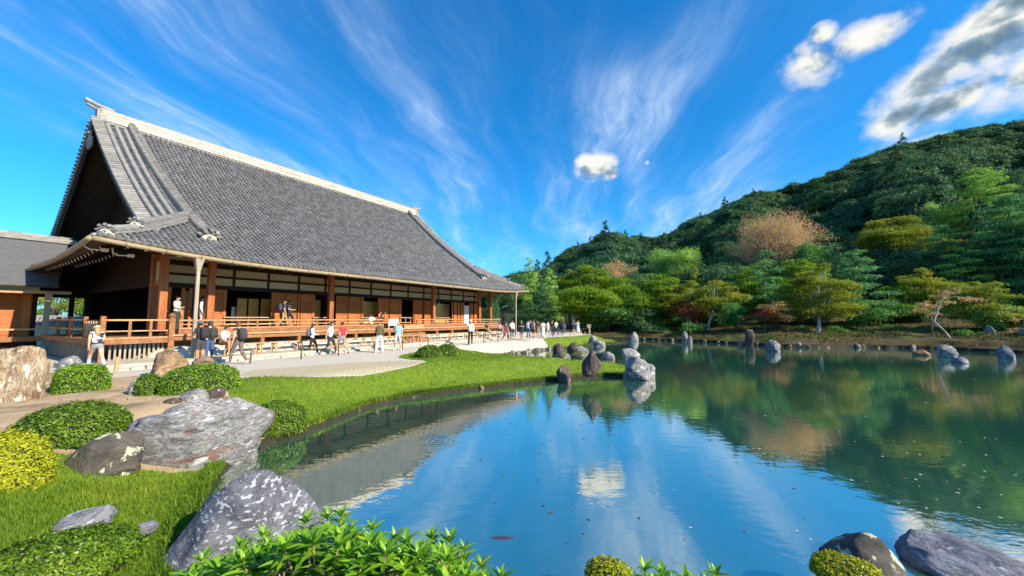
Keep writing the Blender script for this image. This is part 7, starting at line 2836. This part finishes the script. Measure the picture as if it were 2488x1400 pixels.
def build_people():
    D = radians
    OUT = math.atan2(-HN.x, -HN.y)       # facing away from the hall, to the pond
    IN = OUT + pi
    AL = math.atan2(HD.x, HD.y)          # along the hall, away from the viewer
    # the near group
    p = gp(232, 897)
    person('person in striped sleeveless top and grey denim shorts striding left with headband', p, D(-62), 1.66, 'stride', 'bent', 0.30, (0.70, 0.69, 0.66), (0.24, 0.24, 0.25), (0.36, 0.22, 0.10), 'light', 'none', 'mini', (0.75, 0.75, 0.75), 'long',
           ('band', (0.75, 0.75, 0.75)), stripes=(0.03, 0.03, 0.05))
    p = gp(484, 884)
    person('person in black T-shirt, dark shorts and grey bucket hat looking at a phone', p, D(-80), 1.80, 'stand', 'phone', 0.06, (0.03, 0.03, 0.034), (0.055, 0.05, 0.06), (0.03, 0.02, 0.015), 'tan', 'short', 'short', (0.12, 0.12, 0.12), hat=('bucket', (0.10, 0.10, 0.12)))
    backpack('black backpack worn by the person in the grey bucket hat', p, D(-80), 1.80, (0.025, 0.025, 0.03), 0.06)
    p = gp(507, 880)
    person('person in pale shirt and blue trousers behind the bucket-hat wearer', p, D(-70), 1.78, 'stand', 'down', 0.05, (0.52, 0.58, 0.66), (0.05, 0.09, 0.20), (0.03, 0.02, 0.015), 'light', 'short', 'long', (0.1, 0.1, 0.1), hat=('cap', (0.03, 0.035, 0.06)))
    backpack('black and green backpack worn by the person in blue trousers', p, D(-70), 1.78, (0.03, 0.04, 0.03), 0.05)
    t4 = hall_tz(541, 838, -0.30)[0]
    person('person in white shirt and brown shorts sitting on the end of the first bench', hall_w(t4, -0.25, 0.72), OUT - 0.5, 1.72, 'sit', 'lap', 0.25, WHITE_C, (0.20, 0.10, 0.06), (0.05, 0.03, 0.02), 'tan', 'short', 'short', (0.2, 0.18, 0.16))
    p = gp(577, 886)
    person('person in loose black sleeveless top and patterned shorts walking left past the path', p, D(-75), 1.76, 'walk', 'strap', 0.05, (0.03, 0.032, 0.034), (0.13, 0.11, 0.10), (0.16, 0.07, 0.03), 'light', 'none', 'long', (0.62, 0.62, 0.64), loose=0.28, wide=False)
    backpack('small black backpack on the person in the sleeveless black top', p, D(-75), 1.76, (0.035, 0.035, 0.04), 0.05)
    p = gp(757, 861)
    person('person with long dark hair in white top and black trousers walking right', p, D(75), 1.62, 'walk', 'bent', 0.05, WHITE_C, BLACK_C, (0.025, 0.015, 0.012), 'light', 'long', 'long', (0.6, 0.6, 0.6), 'long')
    backpack('grey-brown backpack on the person walking right with long hair', p, D(75), 1.62, (0.13, 0.11, 0.12), 0.05)
    p = gp(801, 862)
    person('person in white T-shirt with hands behind back walking right before the veranda', p, D(80), 1.74, 'walk', 'swing', 0.05, WHITE_C, (0.03, 0.03, 0.035), (0.05, 0.03, 0.02), 'light', 'short', 'long', (0.66, 0.66, 0.68))
    p = gp(831, 861)
    person('person in red T-shirt and grey shorts walking left on the path', p, D(-70), 1.72, 'walk', 'down', 0.03, (0.58, 0.035, 0.035), (0.22, 0.22, 0.26), (0.06, 0.02, 0.015), 'light', 'short', 'short', (0.06, 0.05, 0.05))
    p = gp(921, 857)
    person('person in olive jacket and wide white trousers facing the pond', p, D(175), 1.70, 'apart', 'bent', 0.0, (0.085, 0.09, 0.045), (0.70, 0.69, 0.68), (0.22, 0.13, 0.07), 'light', 'long', 'long', (0.75, 0.75, 0.75), 'short', wide=True)
    p = gp(966, 852)
    person('bald person in sky-blue shirt and white shorts with hand at chin', p, D(178), 1.74, 'apart', 'chin', 0.0, (0.24, 0.52, 0.66), (0.66, 0.63, 0.60), None, 'light', 'short', 'short', (0.78, 0.78, 0.78), loose=0.08)
    p = gp(1143, 837)
    person('person in white shirt and black trousers shading the eyes with one hand', p, D(172), 1.78, 'stand', 'shade', 0.0, WHITE_C, BLACK_C, None, 'tan', 'long', 'long', (0.03, 0.03, 0.03), hat=('cap', (0.7, 0.68, 0.62)))
    backpack('black shoulder bag worn by the person shading the eyes', p, D(172), 1.70, (0.02, 0.02, 0.025), 0.0)
    # seated on the far benches
    for (px, lab, top, bot, legs, hl) in ((1181, 'person in black sitting on a far bench with legs stretched out', BLACK_C, (0.04, 0.035, 0.035), 'stretch', 'bun'),
                                          (1213, 'person in flowered top and purple trousers sitting at the far bench end', (0.30, 0.20, 0.22), (0.07, 0.05, 0.16), 'sit', 'long')):
        t = hall_tz(px, 806, -0.25)[0]
        person(lab, hall_w(t, -0.25, 0.72), OUT + 0.1, 1.66, legs, 'lap', 0.12, top, bot, (0.04, 0.025, 0.02), 'light', 'short', 'long' if legs == 'sit' else 'short', (0.5, 0.48, 0.48), hl)
    # the far crowd
    F = [(1229, 828, 150, 1.64, (0.08, 0.05, 0.06), (0.16, 0.03, 0.05), 'walk', 'person in dark top and wine-red trousers before the seated pair', 'long', 'short', 'long', (0.7, 0.7, 0.7)),
         (1244, 823, 165, 1.72, WHITE_C, (0.05, 0.05, 0.08), 'stand', 'person in white shirt left of the rain pipe at the hall corner', 'short', 'long', 'long', (0.05, 0.05, 0.05)),
         (1267, 826, 190, 1.74, (0.02, 0.022, 0.03), (0.03, 0.035, 0.07), 'stand', 'person in black top and dark shorts right of the rain pipe', 'short', 'short', 'short', (0.5, 0.5, 0.5)),
         (1284, 822, 20, 1.76, (0.58, 0.62, 0.70), (0.05, 0.09, 0.20), 'stand', 'person in pale blue shirt and jeans seen from behind', 'short', 'long', 'long', (0.05, 0.05, 0.05)),
         (1295, 826, 60, 1.80, (0.55, 0.28, 0.28), (0.04, 0.025, 0.035), 'walk', 'person in pink T-shirt and dark shorts with a backpack', 'short', 'short', 'short', (0.6, 0.6, 0.6)),
         (1307, 818, 190, 1.62, (0.04, 0.04, 0.03), (0.20, 0.20, 0.12), 'stand', 'person in black top and khaki skirt in the far crowd', 'long', 'short', 'short', (0.3, 0.3, 0.3)),
         (1319, 821, 10, 1.66, (0.66, 0.66, 0.70), (0.64, 0.64, 0.68), 'stand', 'person in long white robe seen from behind in the far crowd', 'short', 'long', 'long', (0.4, 0.4, 0.4)),
         (1331, 820, 120, 1.66, (0.56, 0.54, 0.52), (0.40, 0.38, 0.36), 'walk', 'person in beige clothes walking in the far crowd', 'long', 'short', 'long', (0.7, 0.7, 0.7)),
         (1341, 818, 170, 1.70, (0.025, 0.025, 0.025), (0.03, 0.03, 0.03), 'stand', 'person all in black in the far crowd', 'short', 'long', 'long', (0.04, 0.04, 0.04)),
         (1351, 817, 150, 1.68, (0.66, 0.64, 0.60), (0.05, 0.05, 0.05), 'walk', 'person in cream top and black trousers at the crowd end', 'bun', 'long', 'long', (0.3, 0.3, 0.3)),
         (1369, 812, 180, 1.68, (0.03, 0.03, 0.07), (0.03, 0.03, 0.08), 'stand', 'person in dark navy dress standing apart under the trees', 'long', 'short', 'long', (0.05, 0.05, 0.05)),
         (1394, 812, 175, 1.78, (0.045, 0.05, 0.10), (0.04, 0.045, 0.08), 'stand', 'person in navy shirt and shorts beside the pale dress', 'short', 'short', 'short', (0.5, 0.5, 0.5)),
         (1404, 811.5, 185, 1.64, (0.52, 0.56, 0.64), (0.52, 0.56, 0.64), 'stand', 'person in long pale blue dress at the far path end', 'long', 'short', 'long', (0.6, 0.6, 0.6))]
    for i, (px, py, hd_, h, top, bot, legs, lab, hl, sl, lg, sh) in enumerate(F):
        dr = None
        if 'skirt' in lab:
            dr = (0.45, bot, 0.13)
        elif 'robe' in lab:
            dr = (0.12, bot, 0.10)
        elif 'dress' in lab and 'beside' not in lab:
            dr = (0.22, bot, 0.17)
        person(lab, gp(px, py), D(hd_), h, legs, ['down', 'bent', 'phone', 'photo', 'down', 'bent', 'phone', 'swing', 'photo', 'phone', 'bent', 'phone', 'photo'][i], 0.03, top, bot,
               [(0.02, 0.015, 0.012), (0.05, 0.03, 0.02), (0.12, 0.07, 0.04)][i % 3], 'light', sl, lg, sh, hl, dress=dr)
        if i == 4:
            backpack('dark purple backpack on the person in the pink T-shirt', gp(px, py), D(hd_), h, (0.06, 0.03, 0.08), 0.03)
    # on the veranda
    person('person in white blouse and dark green trousers standing by the dark doorway', deck(429, 2.55), OUT - 0.7, 1.60, 'stand', 'bent', 0, (0.52, 0.48, 0.42), (0.03, 0.05, 0.04), (0.02, 0.015, 0.01), 'light', 'long', 'long', (0.05, 0.05, 0.05), 'bun', wide=True)
    person('person in pale clothes facing the shutter beside the second column', deck(490, 2.75), AL + 0.5, 1.64, 'stand', 'down', 0, (0.50, 0.50, 0.50), (0.40, 0.42, 0.45), (0.02, 0.015, 0.01), 'light', 'long', 'long', (0.4, 0.4, 0.4))
    backpack('black backpack on the person facing the shutter', deck(490, 2.75), AL + 0.5, 1.64, (0.03, 0.025, 0.025))
    person('person in dark T-shirt and khaki trousers walking along the veranda', deck(689, 2.3), AL + 0.25, 1.62, 'walk', 'down', 0.02, (0.055, 0.045, 0.075), (0.34, 0.27, 0.10), (0.03, 0.02, 0.015), 'light', 'short', 'long', (0.55, 0.5, 0.35))
    backpack('navy backpack on the person in khaki trousers', deck(689, 2.3), AL + 0.25, 1.62, (0.05, 0.045, 0.09))
    person('person in black walking beside the khaki trousers on the veranda', deck(703, 2.75), AL + 0.9, 1.60, 'walk', 'bent', 0.02, (0.04, 0.045, 0.05), (0.02, 0.022, 0.025), (0.10, 0.04, 0.02), 'light', 'short', 'long', (0.05, 0.05, 0.05))
    person('person in white shirt sitting on the veranda edge with back strap', hall_w(hall_tz(905, 785, 1.85)[0], 1.95, FLOOR), IN + 0.6, 1.62, 'sit', 'photo', 0.15, WHITE_C, (0.10, 0.10, 0.12), (0.03, 0.03, 0.03), 'light', 'short', 'short', (0.3, 0.3, 0.3))
    person('person in black with raised arms taking a picture on the veranda', hall_w(hall_tz(931, 785, 1.95)[0], 2.15, FLOOR), OUT - 0.2, 1.62, 'sit', 'raised', 0.05, (0.05, 0.035, 0.03), (0.05, 0.05, 0.06), (0.03, 0.02, 0.015), 'light', 'short', 'long', (0.2, 0.2, 0.2), 'long')


build_people()
# ------------------------------------------------------------------ render settings
cy = sc.cycles
cy.use_adaptive_sampling = True
cy.adaptive_threshold = 0.02
cy.use_denoising = True
cy.max_bounces = 6
cy.diffuse_bounces = 3
cy.glossy_bounces = 3
cy.transmission_bounces = 2
cy.transparent_max_bounces = 4
cy.caustics_reflective = False
cy.caustics_refractive = False
cy.sample_clamp_indirect = 6.0
